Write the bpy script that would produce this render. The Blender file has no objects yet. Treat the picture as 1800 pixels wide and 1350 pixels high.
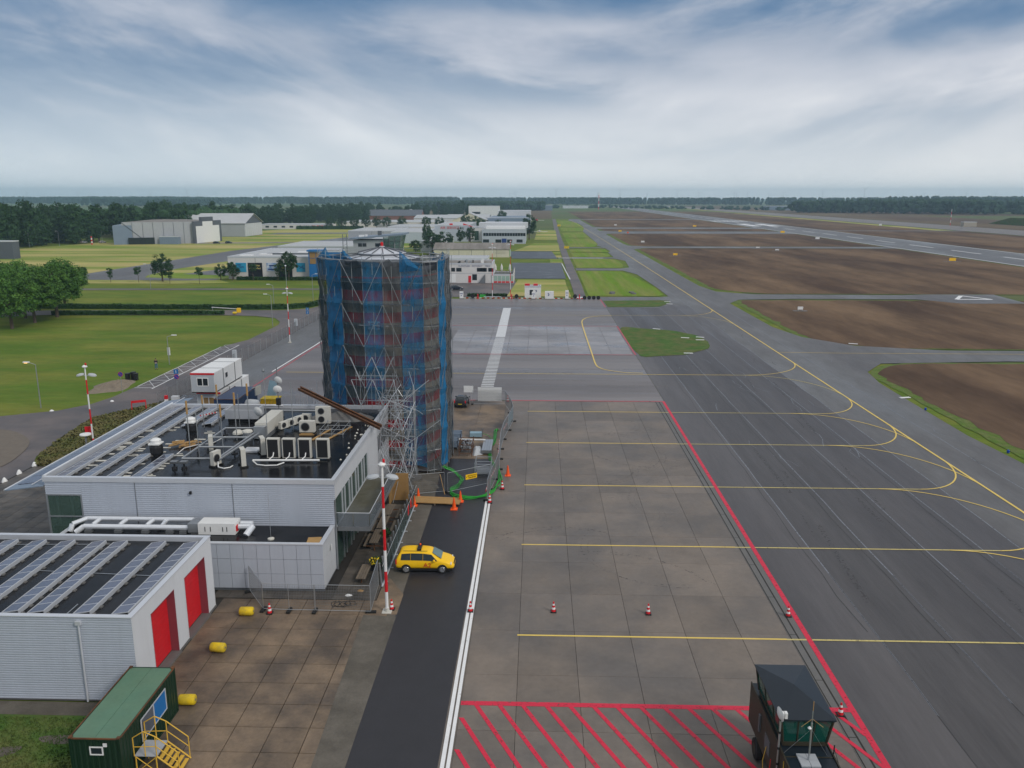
import bpy, bmesh, math, random
from mathutils import Vector, Matrix, noise
R = math.radians
rnd = random.Random(7)
scene = bpy.context.scene
col = scene.collection

# ------------------------------------------------------------------ camera
cam_data = bpy.data.cameras.new('camera')
cam = bpy.data.objects.new('camera', cam_data)
col.objects.link(cam)
cam_data.sensor_width = 36.0
cam_data.lens = 36.0 * 1448.6 / 1800.0
cam_data.clip_start = 0.5
cam_data.clip_end = 60000
_r = [[0.999539, -0.007175, 0.029498], [0.030355, 0.221807, -0.974618], [0.00045, 0.975064, 0.221923]]
cam.matrix_world = Matrix(((_r[0][0], _r[0][1], _r[0][2], 0), (_r[1][0], _r[1][1], _r[1][2], 0), (_r[2][0], _r[2][1], _r[2][2], 27.4), (0, 0, 0, 1)))
scene.camera = cam

# ------------------------------------------------------------------ sky, sun, exposure
SUN_EL, SUN_AZ = R(38), R(128)      # azimuth clockwise from +Y
world = bpy.data.worlds.new('World')
scene.world = world
world.use_nodes = True
wt = world.node_tree
wt.nodes.clear()
def wn(t, **k):
    n = wt.nodes.new(t)
    for a, b in k.items(): setattr(n, a, b)
    return n
def wm(op, a, b=None, c=None, clamp=False):
    n = wn('ShaderNodeMath', operation=op); n.use_clamp = clamp
    for i, v in enumerate((a, b, c)):
        if v is None: continue
        if isinstance(v, (int, float)): n.inputs[i].default_value = v
        else: wt.links.new(v, n.inputs[i])
    return n.outputs[0]
def wmix(f, a, b):
    n = wn('ShaderNodeMix', data_type='RGBA')
    for s, v in ((n.inputs[0], f), (n.inputs[6], a), (n.inputs[7], b)):
        if isinstance(v, (int, float)): s.default_value = v
        elif isinstance(v, tuple): s.default_value = (*v, 1)
        else: wt.links.new(v, s)
    return n.outputs[2]
tc = wn('ShaderNodeTexCoord')
sep = wn('ShaderNodeSeparateXYZ'); wt.links.new(tc.outputs['Generated'], sep.inputs[0])
dx, dy, dz = sep.outputs
dzp = wm('MAXIMUM', dz, 0.0)
az = wm('ARCTAN2', dx, dy)           # 0 along the runway, + to the right
# the cloud streaks fan out from the middle of the view: falling to it from the left, rising from it to the right
fan = wm('SQRT', wm('ADD', wm('MULTIPLY', wm('SUBTRACT', dx, 0.06), wm('SUBTRACT', dx, 0.06)), 0.012))
vv = wm('SUBTRACT', dz, wm('MULTIPLY', fan, 0.24))
def wnoise(sx, sz, detail, rough, dist, loc):
    c = wn('ShaderNodeCombineXYZ'); wt.links.new(wm('MULTIPLY_ADD', dx, sx, loc), c.inputs[0]); wt.links.new(wm('MULTIPLY', dy, sx), c.inputs[1]); wt.links.new(wm('MULTIPLY', vv, sz), c.inputs[2])
    n = wn('ShaderNodeTexNoise'); n.inputs['Scale'].default_value = 1.0; n.inputs['Detail'].default_value = detail
    n.inputs['Roughness'].default_value = rough; n.inputs['Distortion'].default_value = dist
    wt.links.new(c.outputs[0], n.inputs['Vector']); return n.outputs['Fac']
n1 = wnoise(2.6, 9.0, 8, 0.52, 0.6, 3.3)
n2 = wnoise(7.0, 24.0, 9, 0.58, 0.25, 7.1)
banks = [(-0.02, 0.235, 0.17, 0.045, -0.42), (-0.20, 0.25, 0.10, 0.04, -0.25), (-0.10, 0.135, 0.13, 0.02, -0.26), (0.02, 0.112, 0.10, 0.014, -0.18), (0.52, 0.185, 0.20, 0.020, -0.42), (-0.66, 0.14, 0.16, 0.05, -0.16), (0.25, 0.185, 0.12, 0.018, -0.18), (-0.40, 0.235, 0.12, 0.03, -0.12),
         (-0.30, 0.165, 0.17, 0.028, 0.30), (-0.12, 0.195, 0.08, 0.02, 0.24), (0.34, 0.225, 0.2, 0.014, 0.28), (0.07, 0.175, 0.16, 0.016, 0.20), (0.25, 0.10, 0.40, 0.04, 0.26), (0.58, 0.145, 0.18, 0.016, 0.40), (0.02, 0.138, 0.12, 0.010, 0.16), (-0.35, 0.09, 0.2, 0.03, 0.10)]
acc = wm('ADD', wm('MULTIPLY', wm('SUBTRACT', n1, 0.5), 1.45), wm('MULTIPLY', wm('SUBTRACT', n2, 0.5), 0.85))
acc = wm('ADD', acc, 0.40)
warp = wm('MULTIPLY', wm('SUBTRACT', n2, 0.5), 0.14)
for (a0, e0, wa, we, st) in banks:
    u = wm('DIVIDE', wm('SUBTRACT', wm('ADD', az, warp), a0), wa)
    v = wm('DIVIDE', wm('SUBTRACT', wm('ADD', wm('ADD', dz, wm('MULTIPLY', warp, 0.35)), wm('MULTIPLY', wm('SUBTRACT', az, a0), 0.14)) if a0 < 0.1 else wm('SUBTRACT', wm('ADD', dz, wm('MULTIPLY', warp, 0.35)), wm('MULTIPLY', wm('SUBTRACT', az, a0), 0.16)), e0), we)
    g = wm('MULTIPLY', wm('ADD', wm('MULTIPLY', u, u), wm('MULTIPLY', v, v)), -0.5)
    acc = wm('ADD', acc, wm('MULTIPLY', wm('EXPONENT', g), st))
ramp = wn('ShaderNodeValToRGB'); wt.links.new(acc, ramp.inputs[0])
el = ramp.color_ramp.elements
el[0].position = 0.05; el[0].color = (0.085, 0.165, 0.29, 1)
el[1].position = 1.0; el[1].color = (0.60, 0.605, 0.64, 1)
for p_, c_ in ((0.28, (0.175, 0.245, 0.355)), (0.46, (0.30, 0.345, 0.43)), (0.72, (0.44, 0.465, 0.53))):
    e = ramp.color_ramp.elements.new(p_); e.color = (*c_, 1)
# towards the horizon the layers run together into pale, even light; warmer over the runway side
hf = wm('POWER', wm('SUBTRACT', 1.0, wm('MULTIPLY', dzp, 6.2, clamp=True), clamp=True), 1.3)
warmth = wm('ADD', wm('MULTIPLY', wm('SINE', az), 0.55), 0.42, clamp=True)
hcol = wmix(warmth, (0.66, 0.73, 0.78), (0.95, 0.91, 0.86))
cloud = wmix(wm('MULTIPLY', hf, 0.92), ramp.outputs[0], hcol)
cloud10 = wn('ShaderNodeVectorMath', operation='SCALE'); wt.links.new(cloud, cloud10.inputs[0]); cloud10.inputs['Scale'].default_value = 10.0
sky = wn('ShaderNodeTexSky', sky_type='NISHITA'); sky.sun_disc = False
sky.sun_elevation = SUN_EL; sky.sun_rotation = SUN_AZ
# unseen sky overhead set to even pale grey, to light the ground less blue
over = wm('MULTIPLY', wm('SUBTRACT', dzp, 0.34), 3.0, clamp=True)
cl2 = wmix(over, cloud, (0.56, 0.57, 0.58))
wt.links.new(cl2, cloud10.inputs[0])
final = wmix(0.94, sky.outputs[0], cloud10.outputs[0])
bg = wn('ShaderNodeBackground'); bg.inputs['Strength'].default_value = 0.1
wt.links.new(final, bg.inputs['Color'])
wo = wn('ShaderNodeOutputWorld'); wt.links.new(bg.outputs[0], wo.inputs['Surface'])

sd = bpy.data.lights.new('sun', 'SUN'); sd.energy = 1.4; sd.angle = R(14); sd.color = (1.0, 0.95, 0.88)
sun = bpy.data.objects.new('sun', sd); col.objects.link(sun)
_d = Vector((math.sin(SUN_AZ) * math.cos(SUN_EL), math.cos(SUN_AZ) * math.cos(SUN_EL), math.sin(SUN_EL)))
sun.rotation_euler = _d.to_track_quat('Z', 'Y').to_euler()
scene.view_settings.view_transform = 'Standard'
scene.view_settings.look = 'None'
scene.view_settings.exposure = 0.33
scene.view_settings.gamma = 1.0
scene.view_settings.use_curve_mapping = False
scene.cycles.max_bounces = 6
scene.cycles.diffuse_bounces = 2
scene.cycles.glossy_bounces = 2
scene.cycles.transmission_bounces = 4
scene.cycles.transparent_max_bounces = 12
scene.cycles.volume_bounces = 2
scene.cycles.use_denoising = True

# ------------------------------------------------------------------ materials
def mat(name, base, rough=0.6, var=0.15, scale=1.0, rvar=0.0, metal=0.0, bump=0.0, bscale=None, col2=None, scale2=None, stretch=(1, 1, 1), rnd_obj=0.0, spec=0.5, trans=0.0, coord='pos', ior=1.45, emit=0.0, wet=0.0, wscale=0.1):
    """Procedural surface. Two noise layers in world (or object) space vary tone, a third the gloss."""
    m = bpy.data.materials.new(name); m.use_nodes = True
    t = m.node_tree; n = t.nodes; L = t.links
    b = n['Principled BSDF']
    def N(ty, **k):
        x = n.new(ty)
        for a, v in k.items(): setattr(x, a, v)
        return x
    if coord == 'pos': src = N('ShaderNodeNewGeometry').outputs['Position']
    else: src = N('ShaderNodeTexCoord').outputs['Object']
    mpn = N('ShaderNodeMapping'); mpn.inputs['Scale'].default_value = stretch; L.new(src, mpn.inputs[0])
    def noise_(s, d=4, r=0.6):
        x = N('ShaderNodeTexNoise'); x.inputs['Scale'].default_value = s; x.inputs['Detail'].default_value = d; x.inputs['Roughness'].default_value = r
        L.new(mpn.outputs[0], x.inputs['Vector']); return x.outputs['Fac']
    def mth(op, a, b_=None, clamp=False):
        x = N('ShaderNodeMath', operation=op); x.use_clamp = clamp
        for i, v in enumerate((a, b_)):
            if v is None: continue
            if isinstance(v, (int, float)): x.inputs[i].default_value = v
            else: L.new(v, x.inputs[i])
        return x.outputs[0]
    def mix(f, a, b_, blend='MIX'):
        x = N('ShaderNodeMix', data_type='RGBA'); x.blend_type = blend
        for s, v in ((x.inputs[0], f), (x.inputs[6], a), (x.inputs[7], b_)):
            if isinstance(v, (int, float)): s.default_value = v
            elif isinstance(v, (tuple, list)): s.default_value = (*v[:3], 1)
            else: L.new(v, s)
        return x.outputs[2]
    c = base
    fine = noise_(scale * 6, 3, 0.65)
    broad = noise_(scale, 5, 0.6)
    if col2 is not None:
        f = noise_(scale2 or scale * 0.3, 6, 0.6)
        f = mth('MULTIPLY', mth('SUBTRACT', f, 0.38), 4.2, clamp=True)
        c = mix(f, c, col2)
    k = mth('ADD', mth('MULTIPLY', mth('SUBTRACT', broad, 0.5), var * 3.2), mth('MULTIPLY', mth('SUBTRACT', fine, 0.5), var * 2.4))
    if rnd_obj:
        oi = N('ShaderNodeObjectInfo')
        k = mth('ADD', k, mth('MULTIPLY', mth('SUBTRACT', oi.outputs['Random'], 0.5), rnd_obj * 2))
    k = mth('MAXIMUM', mth('ADD', k, 1.0), 0.1)
    vm = N('ShaderNodeVectorMath', operation='SCALE')
    if isinstance(c, (tuple, list)): vm.inputs[0].default_value = tuple(c[:3])
    else: L.new(c, vm.inputs[0])
    L.new(k, vm.inputs['Scale'])
    c = vm.outputs[0]
    r = None
    if wet:
        w = mth('MULTIPLY', mth('SUBTRACT', noise_(wscale, 7, 0.62), 0.52), 6.0, clamp=True)
        w = mth('MULTIPLY', w, wet)
        c = mix(w, c, mix(1.0, c, (0.62, 0.62, 0.64), 'MULTIPLY'))
        r = mth('SUBTRACT', rough, mth('MULTIPLY', w, rough * 0.75))
    L.new(c, b.inputs['Base Color'])
    if rvar:
        r = mth('ADD', mth('MULTIPLY', mth('SUBTRACT', noise_(scale * 1.7, 4, 0.6), 0.5), rvar * 4), r if r is not None else rough, clamp=True)
        r = mth('MAXIMUM', r, 0.04)
    if r is None: b.inputs['Roughness'].default_value = rough
    else: L.new(r, b.inputs['Roughness'])
    b.inputs['Metallic'].default_value = metal
    b.inputs['Specular IOR Level'].default_value = spec * 0.7
    b.inputs['IOR'].default_value = ior
    if trans: b.inputs['Transmission Weight'].default_value = trans
    if emit:
        L.new(c, b.inputs['Emission Color']); b.inputs['Emission Strength'].default_value = emit
    if bump:
        bn = N('ShaderNodeBump'); bn.inputs['Strength'].default_value = bump; bn.inputs['Distance'].default_value = 0.05
        L.new(noise_(bscale or scale * 12, 4, 0.7), bn.inputs['Height']); L.new(bn.outputs[0], b.inputs['Normal'])
    return m

M = {}
M['grass'] = mat('grass_mown', (0.083, 0.145, 0.016), 0.9, 0.20, 0.25, bump=0.6, bscale=3, col2=(0.155, 0.175, 0.030), scale2=0.11, spec=0.2, stretch=(0.35, 1, 1))
M['grass_bright'] = mat('grass_bright', (0.125, 0.220, 0.012), 0.9, 0.20, 0.35, bump=0.5, bscale=3, col2=(0.20, 0.22, 0.05), scale2=0.12, spec=0.2, stretch=(1.8, 0.10, 1))
M['grass_verge'] = mat('verge_grass', (0.085, 0.150, 0.022), 0.9, 0.30, 0.9, bump=0.8, bscale=5, col2=(0.13, 0.15, 0.05), scale2=0.6, spec=0.2)
M['grass_dry'] = mat('grass_dry', (0.14, 0.22, 0.024), 0.9, 0.16, 0.10, bump=0.3, bscale=2, col2=(0.40, 0.34, 0.13), scale2=0.04, spec=0.2, stretch=(0.18, 1, 1))
M['grass_rough'] = mat('grass_rough', (0.06, 0.13, 0.025), 0.9, 0.28, 0.6, bump=0.8, bscale=5, col2=(0.11, 0.12, 0.04), scale2=0.3, spec=0.2)
M['far_field'] = mat('far_field', (0.085, 0.135, 0.045), 0.95, 0.15, 0.01, col2=(0.12, 0.12, 0.06), scale2=0.003, spec=0.1, stretch=(0.1, 1, 1))
M['soil'] = mat('bare_soil', (0.078, 0.049, 0.034), 0.95, 0.24, 0.12, bump=0.9, bscale=2.5, col2=(0.165, 0.108, 0.066), scale2=0.030, spec=0.15, stretch=(1, 0.22, 1))
M['soil_far'] = mat('bare_soil_far', (0.105, 0.074, 0.056), 0.95, 0.14, 0.03, col2=(0.15, 0.115, 0.07), scale2=0.008, spec=0.1, stretch=(1, 0.3, 1))
M['asphalt'] = mat('old_asphalt', (0.056, 0.051, 0.053), 0.48, 0.20, 0.5, rvar=0.03, bump=0.25, bscale=14, col2=(0.090, 0.083, 0.083), scale2=0.05, wet=0.35, wscale=0.07, rnd_obj=0.22, stretch=(1.3, 0.10, 1))
M['asphalt_x'] = mat('asphalt_with_crosswise_streaks', (0.118, 0.103, 0.100), 0.42, 0.12, 0.35, rvar=0.03, bump=0.2, bscale=10, col2=(0.19, 0.17, 0.165), scale2=0.07, wet=0.9, wscale=0.06, stretch=(0.12, 1, 1))
M['taxi'] = mat('taxiway_asphalt', (0.088, 0.081, 0.080), 0.48, 0.20, 0.4, rvar=0.03, bump=0.2, bscale=12, col2=(0.13, 0.127, 0.125), scale2=0.05, wet=0.35, wscale=0.05, stretch=(1, 0.25, 1))
M['asphalt_new'] = mat('fresh_black_asphalt', (0.030, 0.029, 0.033), 0.38, 0.13, 0.8, rvar=0.03, bump=0.3, bscale=20, wet=0.3, wscale=0.15)
M['road'] = mat('brick_road', (0.145, 0.122, 0.116), 0.6, 0.12, 0.6, bump=0.3, bscale=8, col2=(0.085, 0.08, 0.085), scale2=0.12)
M['concrete'] = mat('apron_concrete', (0.185, 0.152, 0.124), 0.5, 0.15, 0.45, rvar=0.04, bump=0.15, bscale=10, col2=(0.122, 0.108, 0.098), scale2=0.13, rnd_obj=0.11, wet=0.35, wscale=0.12)
M['stand'] = mat('wet_sheen_concrete', (0.175, 0.165, 0.168), 0.42, 0.13, 0.5, rvar=0.03, col2=(0.29, 0.28, 0.29), scale2=0.10, rnd_obj=0.06, wet=1.0, wscale=0.14, stretch=(0.5, 1, 1))  # wet concrete; its damp sheen is put into the paler patch colour
M['yard'] = mat('yard_concrete', (0.205, 0.148, 0.098), 0.5, 0.24, 0.8, rvar=0.04, bump=0.25, bscale=9, col2=(0.095, 0.073, 0.056), scale2=0.28, rnd_obj=0.09, wet=0.4, wscale=0.25)
M['paver'] = mat('terrace_pavers', (0.11, 0.095, 0.08), 0.5, 0.2, 1.2, bump=0.3, bscale=9, col2=(0.05, 0.045, 0.04), scale2=0.5, rnd_obj=0.16, wet=0.4, wscale=0.4)
M['joint'] = mat('joint_filler', (0.03, 0.027, 0.024), 0.8, 0.2, 2)
M['drain'] = mat('drain_concrete', (0.13, 0.125, 0.12), 0.6, 0.12, 1)
M['cobble'] = mat('cobbles', (0.15, 0.125, 0.10), 0.7, 0.2, 1.5, bump=0.6, bscale=6)
M['gravel'] = mat('gravel_strip', (0.13, 0.115, 0.095), 0.7, 0.22, 1.2, bump=0.6, bscale=14, col2=(0.09, 0.08, 0.065), scale2=0.4)
def paint(name, c, wear=0.35, scale=1.2):
    m = mat(name, c, 0.5, 0.08, scale)
    t = m.node_tree; n = t.nodes; L = t.links; b = n['Principled BSDF']
    g = n.new('ShaderNodeNewGeometry'); x = n.new('ShaderNodeTexNoise'); x.inputs['Scale'].default_value = 3.2; x.inputs['Detail'].default_value = 8; x.inputs['Roughness'].default_value = 0.75
    L.new(g.outputs['Position'], x.inputs['Vector'])
    r = n.new('ShaderNodeMath'); r.operation = 'SUBTRACT'; L.new(x.outputs['Fac'], r.inputs[0]); r.inputs[1].default_value = 0.72 - wear * 0.45
    q = n.new('ShaderNodeMath'); q.operation = 'MULTIPLY'; q.use_clamp = True; L.new(r.outputs[0], q.inputs[0]); q.inputs[1].default_value = 9
    tr = n.new('ShaderNodeBsdfTransparent'); ms = n.new('ShaderNodeMixShader'); o = n['Material Output']
    L.new(q.outputs[0], ms.inputs[0]); L.new(b.outputs[0], ms.inputs[1]); L.new(tr.outputs[0], ms.inputs[2]); L.new(ms.outputs[0], o.inputs[0])
    return m
M['p_white'] = paint('white_road_paint', (0.74, 0.74, 0.74), 0.22)
M['p_white_worn'] = paint('worn_white_paint', (0.58, 0.59, 0.60), 0.34)
M['p_yellow'] = paint('yellow_road_paint', (0.72, 0.52, 0.12), 0.22)
M['p_yellow_worn'] = paint('worn_yellow_paint', (0.56, 0.46, 0.17), 0.36)
M['p_red'] = paint('red_road_paint', (0.58, 0.022, 0.055), 0.36)
M['p_red_worn'] = paint('worn_red_paint', (0.46, 0.075, 0.10), 0.42)
M['seam'] = paint('pale_crack_filler', (0.20, 0.215, 0.245), 0.42)
M['tyre_mark'] = paint('rubber_marks', (0.075, 0.07, 0.068), 0.78)
M['stain_pale'] = paint('pale_dried_stain', (0.26, 0.23, 0.20), 0.75)
M['seam_dark'] = paint('dark_crack_filler', (0.04, 0.038, 0.038), 0.45)

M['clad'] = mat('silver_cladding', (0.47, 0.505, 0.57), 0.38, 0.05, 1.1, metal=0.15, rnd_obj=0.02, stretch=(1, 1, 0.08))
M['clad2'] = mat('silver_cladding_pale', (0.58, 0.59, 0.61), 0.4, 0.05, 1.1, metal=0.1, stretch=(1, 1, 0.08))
M['trim'] = mat('aluminium_trim', (0.60, 0.62, 0.66), 0.3, 0.04, 1, metal=0.3)
M['trim_dark'] = mat('dark_trim', (0.10, 0.11, 0.12), 0.4, 0.1, 1)
M['roof_black'] = mat('wet_bitumen_roof', (0.008, 0.009, 0.011), 0.20, 0.3, 0.8, spec=0.22, rvar=0.05, bump=0.12, bscale=4, col2=(0.018, 0.018, 0.020), scale2=0.5, wet=0.8, wscale=0.35)
M['roof_grey'] = mat('weathered_roof', (0.24, 0.22, 0.20), 0.8, 0.18, 0.4, col2=(0.16, 0.145, 0.13), scale2=0.15, stretch=(2, 0.3, 1))
M['roof_pale'] = mat('pale_roof', (0.42, 0.43, 0.44), 0.6, 0.08, 0.2)
M['moss'] = mat('mossy_deck', (0.085, 0.078, 0.048), 0.5, 0.25, 0.9, col2=(0.12, 0.12, 0.10), scale2=0.5, wet=0.5, wscale=0.5)
M['steel'] = mat('galvanised_steel', (0.42, 0.44, 0.46), 0.35, 0.08, 3, metal=0.7)
M['steel_dark'] = mat('dull_steel', (0.20, 0.21, 0.22), 0.5, 0.12, 3, metal=0.5)
M['alu'] = mat('bright_tube', (0.74, 0.76, 0.79), 0.3, 0.06, 2, metal=0.4)
M['white'] = mat('white_enamel', (0.72, 0.72, 0.71), 0.4, 0.05, 1.2)
M['cream'] = mat('off_white_housing', (0.53, 0.515, 0.465), 0.5, 0.08, 1.5)
M['black'] = mat('black_plastic', (0.018, 0.018, 0.020), 0.5, 0.1, 2)
M['red'] = mat('signal_red', (0.58, 0.015, 0.022), 0.42, 0.10, 1.3, rnd_obj=0.01)
M['red_jamb'] = mat('faded_red_jamb', (0.22, 0.045, 0.06), 0.5, 0.06, 1)
M['orange'] = mat('fluorescent_orange', (0.85, 0.10, 0.012), 0.5, 0.04, 2)
M['yellow'] = mat('yellow_paint', (0.88, 0.52, 0.01), 0.35, 0.03, 1)
M['yellow_c'] = mat('yellow_concrete_paint', (0.72, 0.50, 0.01), 0.6, 0.10, 2.5, bump=0.2, col2=(0.5, 0.36, 0.03), scale2=2)
M['yellow_stair'] = mat('yellow_stair_paint', (0.62, 0.38, 0.05), 0.5, 0.08, 2)
M['blue'] = mat('blue_wall', (0.012, 0.14, 0.38), 0.5, 0.05, 0.5)
M['blue_sign'] = mat('blue_sign', (0.01, 0.06, 0.36), 0.4, 0.02, 1)
M['blue_box'] = mat('dark_blue_container', (0.025, 0.05, 0.12), 0.4, 0.10, 1)
M['green_cont'] = mat('dark_green_container', (0.008, 0.028, 0.015), 0.42, 0.12, 1.2)
M['green_roof'] = mat('faded_green_container_roof', (0.095, 0.19, 0.125), 0.42, 0.12, 0.9, col2=(0.10, 0.18, 0.115), scale2=0.6, rvar=0.03)
M['rust'] = mat('rusty_steel', (0.16, 0.065, 0.025), 0.8, 0.25, 2, col2=(0.09, 0.04, 0.02), scale2=1.2)
M['wood'] = mat('weathered_wood', (0.15, 0.12, 0.09), 0.7, 0.18, 2.5, stretch=(1, 6, 1), rnd_obj=0.15)
M['timber'] = mat('fresh_timber', (0.38, 0.23, 0.09), 0.7, 0.14, 2.5, rnd_obj=0.08)
M['ply'] = mat('brown_plywood', (0.30, 0.18, 0.07), 0.6, 0.08, 1)
M['camo'] = mat('olive_drab_paint', (0.040, 0.034, 0.022), 0.5, 0.14, 0.9, bump=0.1)
M['camo_roof'] = mat('dark_truck_roof', (0.012, 0.018, 0.026), 0.34, 0.15, 0.9)
M['rubber'] = mat('tyre_rubber', (0.018, 0.018, 0.018), 0.8, 0.1, 4)
M['chrome'] = mat('wheel_silver', (0.6, 0.6, 0.62), 0.25, 0.03, 2, metal=0.8)
M['hose'] = mat('green_hose', (0.03, 0.34, 0.04), 0.45, 0.05, 2)
M['grey_car'] = mat('dark_grey_car_paint', (0.06, 0.063, 0.07), 0.25, 0.02, 1, metal=0.4)
M['silver_car'] = mat('silver_car_paint', (0.42, 0.43, 0.45), 0.28, 0.02, 1, metal=0.4)
M['dark_car'] = mat('dark_blue_car_paint', (0.022, 0.028, 0.045), 0.25, 0.02, 1, metal=0.3)
M['bark'] = mat('tree_bark', (0.095, 0.068, 0.05), 0.9, 0.2, 2)
M['earth'] = mat('dug_earth', (0.20, 0.165, 0.125), 0.95, 0.2, 1.5, bump=0.8, bscale=6)
M['brickwall'] = mat('tower_beige_band', (0.36, 0.32, 0.26), 0.8, 0.10, 0.8)
M['tower_red'] = mat('tower_red_band', (0.42, 0.025, 0.035), 0.55, 0.08, 0.8)
M['cabinw'] = mat('cabin_white', (0.66, 0.67, 0.67), 0.4, 0.04, 0.8)
M['cabing'] = mat('cabin_grey_end', (0.44, 0.47, 0.50), 0.45, 0.04, 0.8)
M['wallwhite'] = mat('white_render', (0.62, 0.60, 0.585), 0.7, 0.05, 0.3)
M['wallcream'] = mat('cream_wall', (0.58, 0.55, 0.42), 0.7, 0.10, 0.4, col2=(0.66, 0.62, 0.50), scale2=0.3)
M['wallgrey'] = mat('grey_metal_wall', (0.36, 0.375, 0.40), 0.5, 0.05, 0.3)
M['wallblue'] = mat('blue_grey_wall', (0.18, 0.23, 0.30), 0.5, 0.05, 0.3)
M['walldark'] = mat('dark_grey_wall', (0.095, 0.105, 0.125), 0.5, 0.05, 0.3)
M['brick'] = mat('red_brick_wall', (0.22, 0.09, 0.06), 0.8, 0.12, 0.5)
M['skin'] = mat('skin', (0.45, 0.26, 0.18), 0.6, 0.03, 5)
M['jeans'] = mat('blue_jeans', (0.05, 0.12, 0.22), 0.8, 0.08, 4)
M['jacket'] = mat('dark_jacket', (0.035, 0.02, 0.022), 0.8, 0.08, 4)
M['lamp_on'] = mat('lamp_glow', (1.0, 0.55, 0.2), 0.5, 0.0, 1, emit=3.0)
M['tarp'] = mat('pale_blue_tarp', (0.25, 0.38, 0.45), 0.5, 0.08, 2)
M['plastic_clear'] = mat('clear_wrap', (0.42, 0.44, 0.46), 0.3, 0.1, 4)

def glass(name, c, rough=0.06, op=0.55):
    m = bpy.data.materials.new(name); m.use_nodes = True; t = m.node_tree; n = t.nodes; L = t.links
    b = n['Principled BSDF']; b.inputs['Base Color'].default_value = (*c, 1); b.inputs['Roughness'].default_value = rough
    b.inputs['Specular IOR Level'].default_value = 0.8
    g = n.new('ShaderNodeNewGeometry'); x = n.new('ShaderNodeTexNoise'); x.inputs['Scale'].default_value = 0.7; L.new(g.outputs['Position'], x.inputs['Vector'])
    q = n.new('ShaderNodeMath'); q.operation = 'MULTIPLY_ADD'; L.new(x.outputs['Fac'], q.inputs[0]); q.inputs[1].default_value = 0.25; q.inputs[2].default_value = 1 - op - 0.12; q.use_clamp = True
    tr = n.new('ShaderNodeBsdfTransparent'); tr.inputs[0].default_value = tuple(min(1, 0.55 + v * 2) for v in c) + (1,)
    ms = n.new('ShaderNodeMixShader'); L.new(q.outputs[0], ms.inputs[0]); L.new(b.outputs[0], ms.inputs[1]); L.new(tr.outputs[0], ms.inputs[2]); L.new(ms.outputs[0], n['Material Output'].inputs[0])
    return m
M['glass_green'] = glass('green_tinted_glass', (0.07, 0.125, 0.10), 0.05, 0.55)
M['glass_clear'] = glass('clear_screen_glass', (0.10, 0.14, 0.14), 0.05, 0.30)
M['glass_rail'] = glass('railing_glass', (0.16, 0.18, 0.20), 0.12, 0.6)
M['glass_teal'] = glass('teal_cabin_glass', (0.006, 0.10, 0.075), 0.06, 0.62)
M['glass_dark'] = mat('dark_window_glass', (0.02, 0.026, 0.032), 0.08, 0.15, 0.6)
M['glass_car'] = mat('car_glass', (0.025, 0.035, 0.038), 0.06, 0.2, 1)
M['glass_ws'] = mat('windscreen_glass', (0.13, 0.19, 0.19), 0.08, 0.15, 1)
M['glass_pale'] = mat('pale_green_glass', (0.30, 0.42, 0.36), 0.1, 0.15, 0.6)
M['solar'] = mat('solar_cells', (0.12, 0.13, 0.175), 0.15, 0.14, 1.0, spec=1.0, rnd_obj=0.16, bump=0.0)
M['mesh_fence'] = None
def netting(name, c, hole, scale=1.2):
    """Woven scaffold netting: dense where it folds, see-through where it hangs thin."""
    m = mat(name, c, 0.7, 0.14, 0.6, stretch=(1.6, 1.6, 0.35))
    t = m.node_tree; n = t.nodes; L = t.links; b = n['Principled BSDF']
    g = n.new('ShaderNodeNewGeometry'); mpn = n.new('ShaderNodeMapping'); mpn.inputs['Scale'].default_value = (2.2, 2.2, 0.5); L.new(g.outputs['Position'], mpn.inputs[0])
    x = n.new('ShaderNodeTexNoise'); x.inputs['Scale'].default_value = scale; x.inputs['Detail'].default_value = 6; x.inputs['Roughness'].default_value = 0.6
    L.new(mpn.outputs[0], x.inputs['Vector'])
    q = n.new('ShaderNodeMath'); q.operation = 'MULTIPLY_ADD'; q.use_clamp = True; L.new(x.outputs['Fac'], q.inputs[0]); q.inputs[1].default_value = 1.3; q.inputs[2].default_value = hole - 0.65
    tr = n.new('ShaderNodeBsdfTransparent'); ms = n.new('ShaderNodeMixShader')
    L.new(q.outputs[0], ms.inputs[0]); L.new(b.outputs[0], ms.inputs[1]); L.new(tr.outputs[0], ms.inputs[2]); L.new(ms.outputs[0], n['Material Output'].inputs[0])
    return m
M['net_blue'] = netting('blue_netting_dense', (0.005, 0.125, 0.28), 0.20)
M['net_blue_thin'] = netting('blue_netting_thin', (0.010, 0.13, 0.26), 0.42)
M['net_brown'] = netting('dark_netting', (0.022, 0.045, 0.062), 0.40)
M['net_beige'] = netting('beige_netting', (0.085, 0.095, 0.100), 0.42)
def leaf(name, c, c2):
    m = mat(name, c, 0.7, 0.22, 0.9, col2=c2, scale2=0.5, spec=0.25, rnd_obj=0.10)
    return m
M['leaf_a'] = leaf('broadleaf_foliage', (0.045, 0.120, 0.020), (0.085, 0.175, 0.030))
M['leaf_b'] = leaf('dark_foliage', (0.018, 0.052, 0.018), (0.034, 0.075, 0.024))
M['leaf_c'] = leaf('olive_foliage', (0.050, 0.085, 0.026), (0.075, 0.088, 0.035))
M['leaf_far'] = leaf('far_wood_foliage', (0.012, 0.036, 0.018), (0.020, 0.048, 0.020))
M['hedge'] = leaf('hedge_foliage', (0.020, 0.055, 0.016), (0.034, 0.075, 0.02))
M['shrub'] = leaf('heath_foliage', (0.15, 0.13, 0.055), (0.10, 0.11, 0.035))
M['flower'] = mat('yellow_flowers', (0.75, 0.55, 0.02), 0.7, 0.1, 4)
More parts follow.
